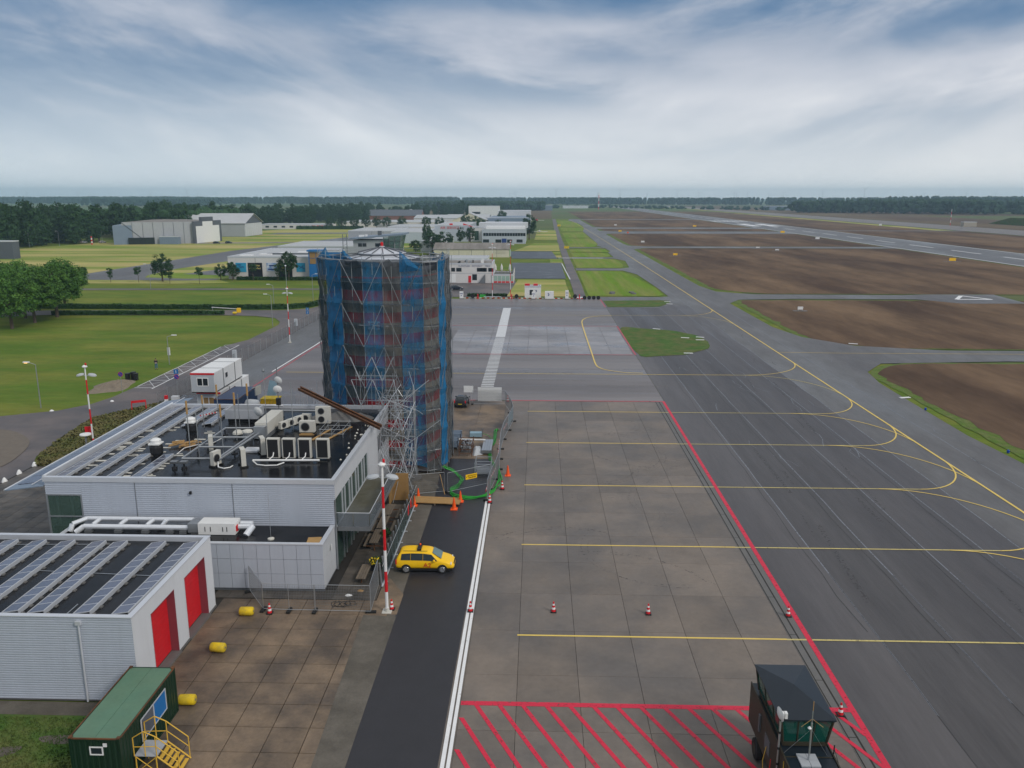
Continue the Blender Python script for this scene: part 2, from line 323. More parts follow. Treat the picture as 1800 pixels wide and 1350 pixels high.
M['banner_black'] = mat('black_banner', (0.012, 0.013, 0.02), 0.5, 0.3, 1)
M['banner_blue'] = mat('sky_blue_banner', (0.03, 0.30, 0.50), 0.5, 0.15, 0.5)
M['banner_sky'] = mat('cloudy_blue_banner', (0.12, 0.25, 0.50), 0.5, 0.2, 0.6, col2=(0.6, 0.65, 0.72), scale2=0.8)
M['text_yellow'] = mat('pale_yellow_lettering', (0.75, 0.62, 0.22), 0.5, 0.02, 1)
M['text_blue'] = mat('blue_lettering', (0.02, 0.05, 0.2), 0.5, 0.02, 1)
M['text_red'] = mat('red_lettering', (0.55, 0.03, 0.02), 0.5, 0.02, 1)
M['text_black'] = mat('black_lettering', (0.02, 0.02, 0.02), 0.5, 0.02, 1)
M['turbine'] = mat('turbine_white', (0.55, 0.56, 0.58), 0.5, 0.02, 1)

# ------------------------------------------------------------------ mesh helpers
class MB:
    """Collects boxes, tubes, prisms; build() links them as ONE mesh object."""
    def __init__(s): s.v = []; s.f = []
    def add(s, vs, fs):
        o = len(s.v); s.v += [tuple(p) for p in vs]; s.f += [tuple(i + o for i in f) for f in fs]; return s
    def box(s, x0, x1, y0, y1, z0, z1):
        return s.add([(x0, y0, z0), (x1, y0, z0), (x1, y1, z0), (x0, y1, z0), (x0, y0, z1), (x1, y0, z1), (x1, y1, z1), (x0, y1, z1)],
                     [(0, 3, 2, 1), (4, 5, 6, 7), (0, 1, 5, 4), (1, 2, 6, 5), (2, 3, 7, 6), (3, 0, 4, 7)])
    def obox(s, c, d, rz=0.0, rx=0.0, ry=0.0):
        m = Matrix.Rotation(rz, 3, 'Z') @ Matrix.Rotation(ry, 3, 'Y') @ Matrix.Rotation(rx, 3, 'X'); c = Vector(c)
        vs = [c + m @ Vector((a * d[0] / 2, b * d[1] / 2, e * d[2] / 2)) for e in (-1, 1) for a, b in ((-1, -1), (1, -1), (1, 1), (-1, 1))]
        return s.add(vs, [(0, 3, 2, 1), (4, 5, 6, 7), (0, 1, 5, 4), (1, 2, 6, 5), (2, 3, 7, 6), (3, 0, 4, 7)])
    def tube(s, p0, p1, r, n=6, r1=None, cap=True):
        p0, p1 = Vector(p0), Vector(p1); r1 = r if r1 is None else r1
        d = (p1 - p0).normalized(); a = d.orthogonal().normalized(); b = d.cross(a)
        vs = []
        for p, q in ((p0, r), (p1, r1)):
            for i in range(n):
                t = 2 * math.pi * i / n; vs.append(p + (a * math.cos(t) + b * math.sin(t)) * q)
        fs = [(i, (i + 1) % n, n + (i + 1) % n, n + i) for i in range(n)]
        if cap: fs += [tuple(range(n - 1, -1, -1)), tuple(range(n, 2 * n))]
        return s.add(vs, fs)
    def path(s, pts, r, n=6):
        for a, b in zip(pts[:-1], pts[1:]): s.tube(a, b, r, n)
        return s
    def lathe(s, prof, n=16, c=(0, 0, 0), axis='Z'):
        vs = []
        for (r, z) in prof:
            for i in range(n):
                t = 2 * math.pi * i / n
                p = (r * math.cos(t), r * math.sin(t), z)
                if axis == 'Y': p = (p[0], p[2], p[1])
                if axis == 'X': p = (p[2], p[0], p[1])
                vs.append((p[0] + c[0], p[1] + c[1], p[2] + c[2]))
        fs = [(k * n + i, k * n + (i + 1) % n, (k + 1) * n + (i + 1) % n, (k + 1) * n + i) for k in range(len(prof) - 1) for i in range(n)]
        fs += [tuple(range(n - 1, -1, -1)), tuple((len(prof) - 1) * n + i for i in range(n))]
        return s.add(vs, fs)
    def prism(s, poly, z0, z1):
        n = len(poly)
        a = sum(poly[i][0] * poly[(i + 1) % n][1] - poly[(i + 1) % n][0] * poly[i][1] for i in range(n))
        if a < 0: poly = poly[::-1]
        vs = [(x, y, z0) for x, y in poly] + [(x, y, z1) for x, y in poly]
        return s.add(vs, [tuple(range(n - 1, -1, -1)), tuple(range(n, 2 * n))] + [(i, (i + 1) % n, n + (i + 1) % n, n + i) for i in range(n)])
    def prof_x(s, prof, x0, x1):
        """(y,z) outline drawn out along X"""
        n = len(prof)
        return s.add([(x0, y, z) for y, z in prof] + [(x1, y, z) for y, z in prof], [tuple(range(n)), tuple(range(2 * n - 1, n - 1, -1))] + [(i, n + i, n + (i + 1) % n, (i + 1) % n) for i in range(n)])
    def prof_y(s, prof, y0, y1):
        n = len(prof)
        return s.add([(x, y0, z) for x, z in prof] + [(x, y1, z) for x, z in prof], [tuple(range(n)), tuple(range(2 * n - 1, n - 1, -1))] + [(i, n + i, n + (i + 1) % n, (i + 1) % n) for i in range(n)])
    def quad(s, a, b, c, d): return s.add([a, b, c, d], [(0, 1, 2, 3)])
    def mesh(s, name, m, smooth=False):
        me = bpy.data.meshes.new(name); me.from_pydata(s.v, [], s.f); me.validate()
        if m is not None: me.materials.append(M[m] if isinstance(m, str) else m)
        bm = bmesh.new(); bm.from_mesh(me); bmesh.ops.recalc_face_normals(bm, faces=bm.faces); bm.to_mesh(me); bm.free()
        if smooth:
            for p in me.polygons: p.use_smooth = True
        return me
    def build(s, name, m, parent=None, kind=None, label=None, smooth=False):
        return obj(name, s.mesh(name, m, smooth), parent, kind, label)
def obj(name, me, parent=None, kind=None, label=None, loc=None, rz=None):
    o = bpy.data.objects.new(name, me); col.objects.link(o)
    if parent is not None: o.parent = parent
    if kind: o['kind'] = kind
    if label: o['label'] = label
    if loc: o.location = loc
    if rz is not None: o.rotation_euler = (0, 0, rz)
    return o
def tag(o, label, cat, group=None):
    o['label'] = label; o['category'] = cat
    if group: o['group'] = group
    return o
def thing(name, label, cat, loc=(0, 0, 0), rz=0.0, group=None):
    o = bpy.data.objects.new(name, None); col.objects.link(o); o.location = loc; o.rotation_euler = (0, 0, rz); o.empty_display_size = 0.3
    return tag(o, label, cat, group)
def kids(o): return [c for c in col.objects if c.parent == o]
_kids = {}
def tree_of(o):
    if o.name not in _kids: _kids[o.name] = [(c, kids(c)) for c in kids(o)]
    return _kids[o.name]
def dup(root, loc, rz=0.0, label=None, group=None, sc=None):
    r = root.copy(); col.objects.link(r); r.location = loc; r.rotation_euler = (0, 0, rz)
    if sc is not None: r.scale = sc if isinstance(sc, tuple) else (sc, sc, sc)
    if label: r['label'] = label
    if group: r['group'] = group
    for c, gs in tree_of(root):
        d = c.copy(); col.objects.link(d); d.parent = r
        for g in gs:
            e = g.copy(); col.objects.link(e); e.parent = d
    return r
def sheet(name, polys, m, z, kind='structure', parent=None):
    mb = MB()
    for p in polys:
        n = len(p); a = sum(p[i][0] * p[(i + 1) % n][1] - p[(i + 1) % n][0] * p[i][1] for i in range(n))
        if a < 0: p = p[::-1]
        mb.add([(q[0], q[1], z) for q in p], [tuple(range(n))])
    me = bpy.data.meshes.new(name); me.from_pydata(mb.v, [], mb.f); me.materials.append(M[m])
    # concave outlines: let bmesh triangulate them cleanly
    bm = bmesh.new(); bm.from_mesh(me); bmesh.ops.triangulate(bm, faces=[f for f in bm.faces if len(f.verts) > 4]); bm.to_mesh(me); bm.free()
    return obj(name, me, parent, kind)
def smooth_line(pts, k=6, closed=False):
    """Catmull-Rom through ground points."""
    out = []; n = len(pts)
    for i in range(n if closed else n - 1):
        p = [pts[(i + j) % n] if closed else pts[min(max(i + j, 0), n - 1)] for j in (-1, 0, 1, 2)]
        for s in range(k):
            t = s / k
            out.append(tuple(0.5 * ((2 * p[1][a]) + (-p[0][a] + p[2][a]) * t + (2 * p[0][a] - 5 * p[1][a] + 4 * p[2][a] - p[3][a]) * t * t + (-p[0][a] + 3 * p[1][a] - 3 * p[2][a] + p[3][a]) * t ** 3) for a in (0, 1)))
    if not closed: out.append(tuple(pts[-1]))
    return out
def band(mb, pts, w, z):
    """A painted line of width w along pts."""
    n = len(pts); L_, R_ = [], []
    for i, p in enumerate(pts):
        a = Vector(pts[max(i - 1, 0)]); b = Vector(pts[min(i + 1, n - 1)]); d = (b - a); d = d.normalized() if d.length > 0 else Vector((1, 0)); q = Vector((-d.y, d.x)) * w / 2
        L_.append((p[0] + q.x, p[1] + q.y, z)); R_.append((p[0] - q.x, p[1] - q.y, z))
    for i in range(n - 1): mb.quad(R_[i], R_[i + 1], L_[i + 1], L_[i])
def text(body, size, m, parent, loc, rot=(math.pi / 2, 0, 0), name='lettering', ext=0.01, ax='CENTER', sx=1.0):
    cu = bpy.data.curves.new(name, 'FONT'); cu.body = body; cu.size = size; cu.extrude = ext; cu.align_x = ax; cu.align_y = 'CENTER'; cu.resolution_u = 2
    o = bpy.data.objects.new('tmp', cu); col.objects.link(o)
    me = bpy.data.meshes.new_from_object(o.evaluated_get(bpy.context.evaluated_depsgraph_get()))
    bpy.data.objects.remove(o); me.materials.clear(); me.materials.append(M[m])
    t = obj(name, me, parent); t.location = loc; t.rotation_euler = rot; t.scale = (sx, 1, 1)
    return t

# ------------------------------------------------------------------ the ground, fields, runway, aprons
sheet('ground', [[(-7500, -300), (7500, -300), (7500, 9000), (-7500, 9000)]], 'far_field', -0.16)
sheet('lawn', [[(-330, 20), (60, 20), (60, 560), (-330, 560)], [(16, 560), (60, 560), (60, 1050), (20, 1050)]], 'grass', -0.12)
def rounded(x0, x1, y0, y1, r0=0.0, r1=0.0, k=7):
    """rectangle with its left corners rounded: r0 near corner, r1 far corner"""
    p = [(x1, y0)]
    p += [(x0 + r0 - r0 * math.sin(a), y0 + r0 - r0 * math.cos(a)) for a in [i * math.pi / 2 / k for i in range(k + 1)]] if r0 else [(x0, y0)]
    p += [(x0 + r1 - r1 * math.cos(a), y1 - r1 + r1 * math.sin(a)) for a in [i * math.pi / 2 / k for i in range(k + 1)]] if r1 else [(x0, y1)]
    return p + [(x1, y1)]
def ragged(p, y1=460, st=3.0, amp=0.45):
    out = []
    for i, a in enumerate(p):
        b = p[(i + 1) % len(p)]; A, B = Vector(a), Vector(b); L_ = (B - A).length; n = max(1, int(min(L_ / st, 60)))
        for k in range(n):
            q = A + (B - A) * (k / n)
            if q.y < y1 and q.x < 190: q = q + Vector((noise.noise(Vector((q.x * 0.3, q.y * 0.3, 1))), noise.noise(Vector((q.x * 0.3, q.y * 0.3, 9))))) * amp
            out.append((q.x, q.y))
    return out
soils = [(54, 193.5, 20, 138.5, 0, 12), (54, 193.5, 152.5, 225.5, 15, 5), (54, 193.5, 241, 455, 17, 12), (54, 193.5, 475, 634, 12, 6), (54, 193.5, 682, 730, 8, 8), (54, 193.5, 768, 1020, 14, 10), (54, 193.5, 1052, 1560, 10, 10)]
# rough grass edge round each ploughed block, then the bare soil inside it
sheet('grass_verge', [ragged(rounded(a - 1.5, b + 1, c - 0.7, d + 0.7, r0 + 1.2, r1 + 1.2), amp=0.5) for a, b, c, d, r0, r1 in soils], 'grass_verge', -0.06)
sheet('bare_field', [ragged(rounded(*s), st=1.6, amp=1.1) for s in soils], 'soil', -0.04)
sheet('bare_field', [[(241, 260), (345, 260), (345, 690), (241, 690)], [(241, 704), (330, 704), (330, 1560), (241, 1560)]], 'soil', -0.04)
sheet('grass_verge', [[(330, 704), (345, 704), (345, 2300), (330, 2300)]], 'grass_dry', -0.05)
sheet('bare_field', [[(404, 300), (560, 300), (560, 2500), (404, 2500)], [(562, 1250), (760, 1250), (760, 1700), (562, 1700)]], 'soil_far', -0.10)
sheet('bare_field', [[(-160, 1060), (18, 1060), (32, 2000), (-190, 2000)], [(-420, 1300), (-170, 1200), (-180, 1900), (-460, 1900)]], 'soil_far', -0.10)
sheet('green_field', [[(-2400, 1250), (-420, 1100), (-200, 2700), (-2400, 2900)]], 'far_field', -0.11)
sheet('tarmac', [[(17.6, -20), (56.5, -20), (52.0, 60), (51.4, 84), (50.8, 95), (51.3, 111), (51.8, 123), (53.1, 131), (58, 138), (80, 140.5), (193.5, 140.5), (193.5, 150.5), (75, 150.5), (60, 155), (53, 165), (50.8, 178),
                   (50.8, 218), (55, 226), (72, 228.5), (104, 228.5), (112, 219.5), (129, 220), (131, 240.5), (112, 240.2), (104, 238.3), (62, 239.0), (53, 246), (51, 262), (51, 300), (51.2, 445), (58, 456), (70, 457.5), (196, 457.5), (196, 472.5), (62, 472.5), (52, 480), (51, 500), (51, 628), (56, 636.5),
                   (196, 636.5), (196, 679), (60, 679), (51, 690), (51, 730), (58, 733), (196, 733), (196, 764), (62, 764), (51, 776), (50.8, 1022), (196, 1024), (196, 1048), (39, 1048), (36, 985), (42.5, 880), (42.8, 790), (36.5, 690), (36, 520), (34, 478), (36.5, 462), (17, 462), (16.8, 456), (36.8, 455), (37.5, 430), (35.6, 419), (35.3, 386), (16, 385), (15.7, 378), (34.6, 378), (38.5, 365), (36.5, 330), (33, 325.5), (15, 325.5), (14.8, 316), (32.6, 316), (36, 300), (37, 258), (37, 233), (34.5, 231.5), (13.4, 231.2), (13.4, 225.4), (17.6, 225.4)]], 'taxi', -0.026)
lanes = [17.6, 21.9, 26.52, 31.1, 35.6, 38.9]
for a, b in zip(lanes[:-1], lanes[1:]): sheet('apron_asphalt', [[(a, -20), (b, -20), (b, 208.5 if b < 32 else 214), (a, 208.5 if b < 32 else 211)]], 'asphalt', -0.022)
sheet('far_apron', [[(-49.9, 84), (-16, 84), (-16, 96), (-14.2, 96), (-14.2, 110.3), (17.55, 110.3), (17.55, 225.4), (-49.9, 225.4)]], 'asphalt_x', -0.018)
sheet('runway', [[(195.5, 200), (239.5, 200), (240.5, 2500), (196.5, 2500)]], 'taxi', -0.020)
sheet('second_runway', [[(349, 300), (402, 300), (404, 2600), (352, 2600)]], 'concrete', -0.020)
sheet('track', [[(10.6, 225.4), (13.6, 225.4), (14.2, 264), (14.8, 380), (17, 640), (22.5, 1047), (18.4, 1047), (13.2, 640), (11.6, 380), (10.9, 264)], [(240, 690), (349, 690), (349, 704), (240, 704)]], 'road', -0.014)
# bright mown plots between the track and the taxiway
plots = [[(14.6, 233.5), (34.5, 233.5), (36, 236), (36.3, 256), (33.4, 300), (31, 312), (28, 314.5), (15.2, 314.5)],
         [(15.6, 327), (31.5, 327), (34, 330), (35.4, 345), (35.2, 370), (31, 377), (15.9, 377)],
         [(16.4, 386.5), (32, 386.5), (34.6, 392), (34.8, 412), (30, 418), (16.5, 418)], [(16.6, 421), (36, 421), (36, 444), (16.8, 444)],
         [(17.8, 463), (31, 463), (35.5, 490), (36, 520), (35, 560), (18.4, 560)], [(18.6, 570), (35.6, 570), (36, 660), (19, 650)], [(19.4, 672), (37, 678), (42, 760), (20.4, 760)], [(20.6, 775), (42, 775), (42, 880), (35.5, 980), (21.8, 980)]]
sheet('mown_grass', plots, 'grass_bright', -0.006)
sheet('mown_grass', [[(-8.5, 231.5), (9.6, 231.5), (9.3, 262), (9.4, 279.5), (-6.4, 280)], [(5.5, 352), (10.8, 352), (10.8, 372), (5.5, 372)], [(-12, 384), (11.2, 384), (11.4, 398), (-12, 398)], [(-12, 404), (11.4, 404), (11.6, 421), (-12, 421)], [(-12, 430), (11.6, 430), (12.6, 500), (-2, 500)], [(-2, 540), (13, 540), (15, 700), (0, 700)]], 'grass_dry', -0.004)
isl = smooth_line([(17.9, 174.3), (17.9, 145.2), (22, 143.6), (27, 145.5), (31.2, 150.5), (32.9, 156.5), (32.4, 165.2), (28.5, 171.5), (22.5, 174.4)], 5, True)
isl = ragged(isl, st=0.8, amp=0.5)
sheet('grass_island', [isl, [(17.8, 222.2), (33.2, 224.0), (35.6, 222.4), (35.2, 219), (33, 213.5), (31.2, 210.4), (25, 209.2), (18, 209.2)]], 'grass_rough', 0.012)
sheet('old_apron', [[(-10.8, 352), (5.3, 352), (5.3, 372), (-11.9, 424.5), (7.4, 426)][0:1] + [(9.9, 352), (9.9, 283), (-8, 283)], [(-14.2, 426), (7.4, 426), (9.2, 376), (-11.4, 376)]], 'asphalt_new', -0.002)
sheet('parking_lot', [[(-49.9, 229.5), (-7.5, 229.5), (-6.8, 266), (-8, 290), (-49.9, 290)]], 'road', -0.008)

# ---- concrete apron laid in slabs
base = sheet('apron_bed', [[(-14.2, 84.1), (-4.0, 84.1), (-4.0, 30), (17.4, 30), (17.4, 110), (-14.2, 110)]], 'joint', -0.05)
apron = bpy.data.objects.new('concrete_apron', None); col.objects.link(apron); apron['kind'] = 'structure'
xs = [-4.05, -0.98, 2.56, 6.12, 9.68, 13.2, 16.25]
ys = [27.8, 33.1, 38.2, 43.4, 48.5, 53.6, 58.8, 63.9, 69.05, 74.2, 79.3, 84.5, 89.6, 94.7, 99.9, 105.0, 109.9]
slab_me = {}
def slab(parent, x0, x1, y0, y1, m, th=0.06, gap=0.012, dz=0.0, name='slab'):
    w, d = round(x1 - x0 - 2 * gap, 2), round(y1 - y0 - 2 * gap, 2)
    k = (w, d, m, th)
    if k not in slab_me:
        c = 0.008
        mb = MB()
        mb.add([(-w/2, -d/2, -th), (w/2, -d/2, -th), (w/2, d/2, -th), (-w/2, d/2, -th), (-w/2, -d/2, -c), (w/2, -d/2, -c), (w/2, d/2, -c), (-w/2, d/2, -c), (-w/2+c, -d/2+c, 0), (w/2-c, -d/2+c, 0), (w/2-c, d/2-c, 0), (-w/2+c, d/2-c, 0)],
               [(0, 1, 5, 4), (1, 2, 6, 5), (2, 3, 7, 6), (3, 0, 4, 7), (4, 5, 9, 8), (5, 6, 10, 9), (6, 7, 11, 10), (7, 4, 8, 11), (8, 9, 10, 11)])
        slab_me[k] = mb.mesh(name, m)
    o = obj(name, slab_me[k], parent, None, None, ((x0 + x1) / 2, (y0 + y1) / 2, dz + rnd.uniform(-0.002, 0.002)))
    return o
for i in range(6):
    for j in range(16):
        slab(apron, xs[i], xs[i + 1], ys[j], ys[j + 1], 'concrete')
for i in range(3):
    for j in range(5):
        slab(apron, -14.1 + i * 3.35, -14.1 + (i + 1) * 3.35, 84.2 + j * 5.15, 84.2 + (j + 1) * 5.15, 'yard')
sheet('drain_channel', [[(16.25, 27.8), (17.4, 27.8), (17.4, 109.9), (16.25, 109.9)]], 'drain', -0.004)
mb = MB(); band(mb, [(16.33, 27.8), (16.33, 109.9)], 0.07, 0.0); band(mb, [(16.80, 27.8), (16.80, 109.9)], 0.10, 0.0)
for k in range(16): band(mb, [(16.36, ys[k]), (16.76, ys[k])], 0.05, 0.001)
mb.build('drain_slot', 'joint', None, 'structure')

# service road and verge in front of the terminal
sheet('service_road', [[(-9.25, 25), (-4.75, 25), (-4.62, 84.1), (-9.9, 84.1), (-9.4, 72)]], 'asphalt_new', -0.006)
sheet('road_edge', [[(-4.75, 25), (-4.05, 25), (-4.05, 84.1), (-4.62, 84.1)]], 'concrete', -0.010)
sheet('gravel_verge', [[(-10.85, 25), (-9.25, 25), (-9.4, 72), (-9.9, 84.1), (-13.6, 84.1), (-13.6, 72), (-10.95, 71.5), (-10.9, 52)]], 'gravel', -0.008)
# yard slabs between the shed and the road
yard = bpy.data.objects.new('yard_paving', None); col.objects.link(yard); yard['kind'] = 'structure'
sheet('yard_bed', [[(-24, 25), (-9.3, 25), (-9.3, 57), (-24, 57)]], 'joint', -0.075)
sheet('cable_cover_strip', [[(-10.6, 25), (-9.28, 25), (-9.26, 50.0), (-11.5, 50.2)]], 'gravel', 0.004)
for i in range(6):
    for j in range(12):
        x0 = -21.75 + i * 1.98; y0 = 28.0 + j * 2.02
        slab(yard, x0, min(x0 + 1.98, -9.9), y0, y0 + 2.02, 'yard', gap=0.018)
# worn pavers of the terrace behind the glass screen, and of the forecourt to the left
terr = bpy.data.objects.new('terrace_paving', None); col.objects.link(terr); terr['kind'] = 'structure'
sheet('terrace_bed', [[(-24, 50.3), (-10.9, 50.3), (-10.9, 80), (-16, 80), (-24, 57)], [(-62, 50), (-37.2, 50), (-37.2, 80.5), (-62, 80.5)]], 'joint', -0.078)
sheet('kerb_strip', [[(-11.0, 50.3), (-9.27, 50.3), (-9.27, 53.2), (-10.6, 55.6), (-11.0, 55.6)]], 'yard', 0.002)
for i in range(11):
    for j in range(14):
        x0 = -22.6 + i * 1.05; y0 = 52.35 + j * 1.3
        if x0 < -15.2 and y0 > 52.4: continue
        slab(terr, x0, x0 + 1.05, y0, y0 + 1.3, 'paver', 0.05, 0.012)
fore = bpy.data.objects.new('forecourt_paving', None); col.objects.link(fore); fore['kind'] = 'structure'
for i in range(11):
    for j in range(24):
        x0 = -52.2 + i * 1.2; y0 = 52.6 + j * 1.15
        if x0 + (y0 - 52) * 0.0 < -60: continue
        slab(fore, x0, x0 + 1.2, y0, y0 + 1.15, 'paver', 0.05, 0.012)

# roads on the landside
r1 = [(-80, 96.5), (-68.7, 99.7), (-62.75, 102.8), (-60.2, 106.5), (-59.3, 110.5), (-59.05, 120), (-59.0, 150), (-56.5, 158), (-56.5, 177), (-57.5, 181.5), (-60.5, 187.5), (-66, 190.6), (-74, 191.6), (-116, 190.6), (-135, 184), (-135, 196), (-114, 199.2), (-74, 200.6), (-63, 201.0), (-57, 204), (-54.5, 214), (-54, 252), (-50.0, 252), (-49.95, 112), (-51, 108.3), (-52.4, 104.5), (-56.2, 99.4), (-55.6, 93.2), (-54, 83.6), (-52.4, 80.2), (-52.3, 50), (-90, 50)]
sheet('road', [r1], 'road', -0.03)
sheet('roundabout_island', [smooth_line([(-70, 93), (-64.2, 93.6), (-60.4, 91.5), (-57.6, 88.2), (-56.0, 83.8), (-55.6, 79.5), (-58, 77), (-66, 74.5), (-74, 80)], 4, True)], 'cobble', 0.02)
sheet('lane', [[(-330, 236), (-138, 243.5), (-68, 246.5), (-30, 248), (-30, 251.5), (-68, 250.2), (-141, 247.8), (-330, 241)]], 'road', -0.06)
sheet('dry_meadow', [[(-300, 264), (-120, 262.5), (-100, 266), (-107, 275.5), (-104, 420), (-60, 470), (-60, 760), (-200, 790), (-262, 515), (-278, 436), (-300, 400)]], 'grass_dry', -0.08)
sheet('track', [[(-160, 279), (-150, 274), (-120, 273), (-108, 274.5), (-108, 279.5), (-120, 279), (-136, 283), (-139, 292), (-140, 318), (-128, 400), (-118, 470), (-90, 620), (-80, 690), (-98, 700), (-134, 560), (-158, 425), (-162, 330), (-164, 292)],
                [(-128, 296), (-106, 290), (-106, 302), (-122, 318)], [(-200, 615), (-100, 640), (-98, 655), (-200, 640)], [(-204, 490), (-150, 500), (-148, 510), (-204, 500)]], 'taxi', -0.055)
sheet('light_apron_lane', [[(-49.9, 112), (-43.0, 112), (-41.9, 152), (-41.6, 225), (-49.9, 225)]], 'taxi', -0.012)
sheet('bare_patch', [[(-41.8, 28), (-20.2, 28), (-20.2, 39.9), (-41.8, 39.9)]], 'grass_rough', -0.03)
sheet('gravel_strip', [[(-42, 38.8), (-22.2, 38.8), (-22.2, 40.0), (-42, 40.0)]], 'gravel', -0.02)
sheet('worn_ground', [smooth_line([(-29.5, 34.6), (-27.9, 34.9), (-26.3, 35.6), (-26.2, 36.2), (-27.4, 36.0), (-28.9, 35.5), (-31.0, 36.6), (-32.2, 35.2), (-31.4, 33.8)], 4, True), smooth_line([(-25.6, 37.0), (-24.2, 37.15), (-23.4, 36.75), (-24.4, 36.4), (-25.4, 36.6)], 4, True)], 'gravel', -0.016)

# ------------------------------------------------------------------ painted markings
mb = MB()
band(mb, [(-4.51, 26), (-4.51, 71.9)], 0.21, 0.012); band(mb, [(-4.22, 26), (-4.22, 71.9)], 0.19, 0.012)
mb.build('white_edge_lines', 'p_white', None, 'structure')
mb = MB()
for k in range(39):
    y = 118.4 + k * 1.12
    mb.quad((-8.2, y, 0.016), (-6.3, y, 0.016), (-6.3, y + 0.6, 0.016), (-8.2, y + 0.6, 0.016))
mb.build('crosswalk', 'p_white_worn', None, 'structure')
sheet('walkway_paint', [[(-8.2, 162.5), (-6.3, 162.5), (-6.5, 206.5), (-8.45, 206.5)]], 'p_white_worn', 0.0165)
mb = MB()
CX = 43.45
leads = [47.9, 62.0, 76.1, 90.3, 104.35]
def arc(cx, cy, r, a0, a1, k=14): return [(cx + r * math.cos(R(a0 + (a1 - a0) * i / k)), cy + r * math.sin(R(a0 + (a1 - a0) * i / k))) for i in range(k + 1)]
mb2 = MB()
for i, y in enumerate(leads):
    band(mb, [(-1.1, y), (16.0, y)], 0.16, 0.010); band(mb2, [(16.0, y), (37.0, y)], 0.16, 0.002)
    band(mb, [(37.0, y)] + [(CX - 6.5 + 6.5 * math.sin(t), y + 9.5 - 9.5 * math.cos(t)) for t in [k * math.pi / 2 / 14 for k in range(15)]], 0.15, 0.0022)
    band(mb, [(33.0, y)] + [(CX - 10.5 + 10.5 * math.sin(t), y - 13.5 + 13.5 * math.cos(t)) for t in [k * math.pi / 2 / 16 for k in range(17)]], 0.15, 0.0024)
y = 127.8
band(mb, [(-40, y), (32, y)], 0.17, 0.004)
band(mb, [(32.0, y)] + [(CX - 11 + 11 * math.sin(t), y + 11 - 11 * math.cos(t)) for t in [k * math.pi / 2 / 14 for k in range(15)]], 0.16, 0.004)
band(mb2, [(31.0, y)] + [(CX - 11 + 11 * math.sin(t), y - 14 + 14 * math.cos(t)) for t in [k * math.pi / 2 / 14 for k in range(15)]], 0.15, 0.0042)
y = 194.2
band(mb2, [(-40, y), (33, y)], 0.18, 0.004)
band(mb, [(33.0, y)] + [(CX - 10 + 10 * math.sin(t), y + 12 - 12 * math.cos(t)) for t in [k * math.pi / 2 / 12 for k in range(13)]], 0.17, 0.004)
band(mb2, [(33.0, y)] + [(CX - 10 + 10 * math.sin(t), y - 14 + 14 * math.cos(t)) for t in [k * math.pi / 2 / 12 for k in range(13)]], 0.15, 0.0042)
# the stub that loops over the far apron
band(mb, smooth_line([(16.92,128.75), (14.25,129.10), (11.68,130.78), (10.43,132.55), (9.91,135.82), (9.91,146.14), (9.92,168.35), (10.03,181.66), (10.56,186.87), (11.94,190.55), (14.19,192.49), (17.61,193.55)], 6), 0.22, 0.019)
band(mb, [(CX, 20), (CX, 300), (43.2, 420), (41.8, 700), (39.5, 1000)], 0.24, 0.0035)
band(mb, [(CX, 147.7), (55, 147.2), (190, 147.2)], 0.15, 0.003)
mb.build('yellow_taxi_lines', 'p_yellow', None, 'structure'); mb2.build('worn_yellow_lines', 'p_yellow_worn', None, 'structure')
mb = MB()
band(mb, [(17.42, 20), (17.42, 110.2)], 0.34, 0.008)
mb.quad((-4.05, 40.35, 0.012), (17.3, 40.35, 0.012), (17.3, 40.74, 0.012), (-4.05, 40.74, 0.012))
k = 0
for x0 in [-8.51 + 1.3 * q for q in range(20)]:
    a = (x0 + 0.0, 40.35); b = (x0 + 5.13, 30.0)
    if a[0] < -4.05:
        f = (-4.05 - a[0]) / (b[0] - a[0]); a = (-4.05, a[1] + (b[1] - a[1]) * f)
    if b[0] > 17.2:
        f = (17.2 - a[0]) / (b[0] - a[0]); b = (17.2, a[1] + (b[1] - a[1]) * f)
    d = Vector((b[0] - a[0], b[1] - a[1])).normalized(); w = 0.12; q = Vector((w / abs(d.y), 0))
    mb.quad((a[0], a[1], 0.0125), (b[0], b[1], 0.0125), (b[0] + 2 * q.x, b[1], 0.0125), (a[0] + 2 * q.x, a[1], 0.0125))
mb.build('red_hatching', 'p_red', None, 'structure')
mb = MB()
band(mb, [(-3.6, 110.15), (17.6, 110.15)], 0.35, 0.006); band(mb, [(-14.2, 110.15), (-8.4, 110.15)], 0.35, 0.006)
band(mb, [(-16, 144.2), (17.2, 144.2)], 0.3, 0.017); band(mb, [(-20, 177.3), (17.4, 177.3)], 0.3, 0.0175); band(mb, [(17.55, 144.2), (17.4, 177.3)], 0.3, 0.018)
band(mb, [(17.4, 209.2), (17.3, 225.2)], 0.3, 0.005)
band(mb, [(-41.9, 112), (-41.2, 152), (-41.0, 177)], 0.22, 0.005)
band(mb, [(-41.3, 150), (-24, 150)], 0.2, 0.005)
mb.build('worn_red_lines', 'p_red_worn', None, 'structure')
mb = MB(); band(mb, [(-42.35, 128), (-41.75, 152), (-41.6, 225)], 0.24, 0.005); mb.build('white_lane_line', 'p_white', None, 'structure')
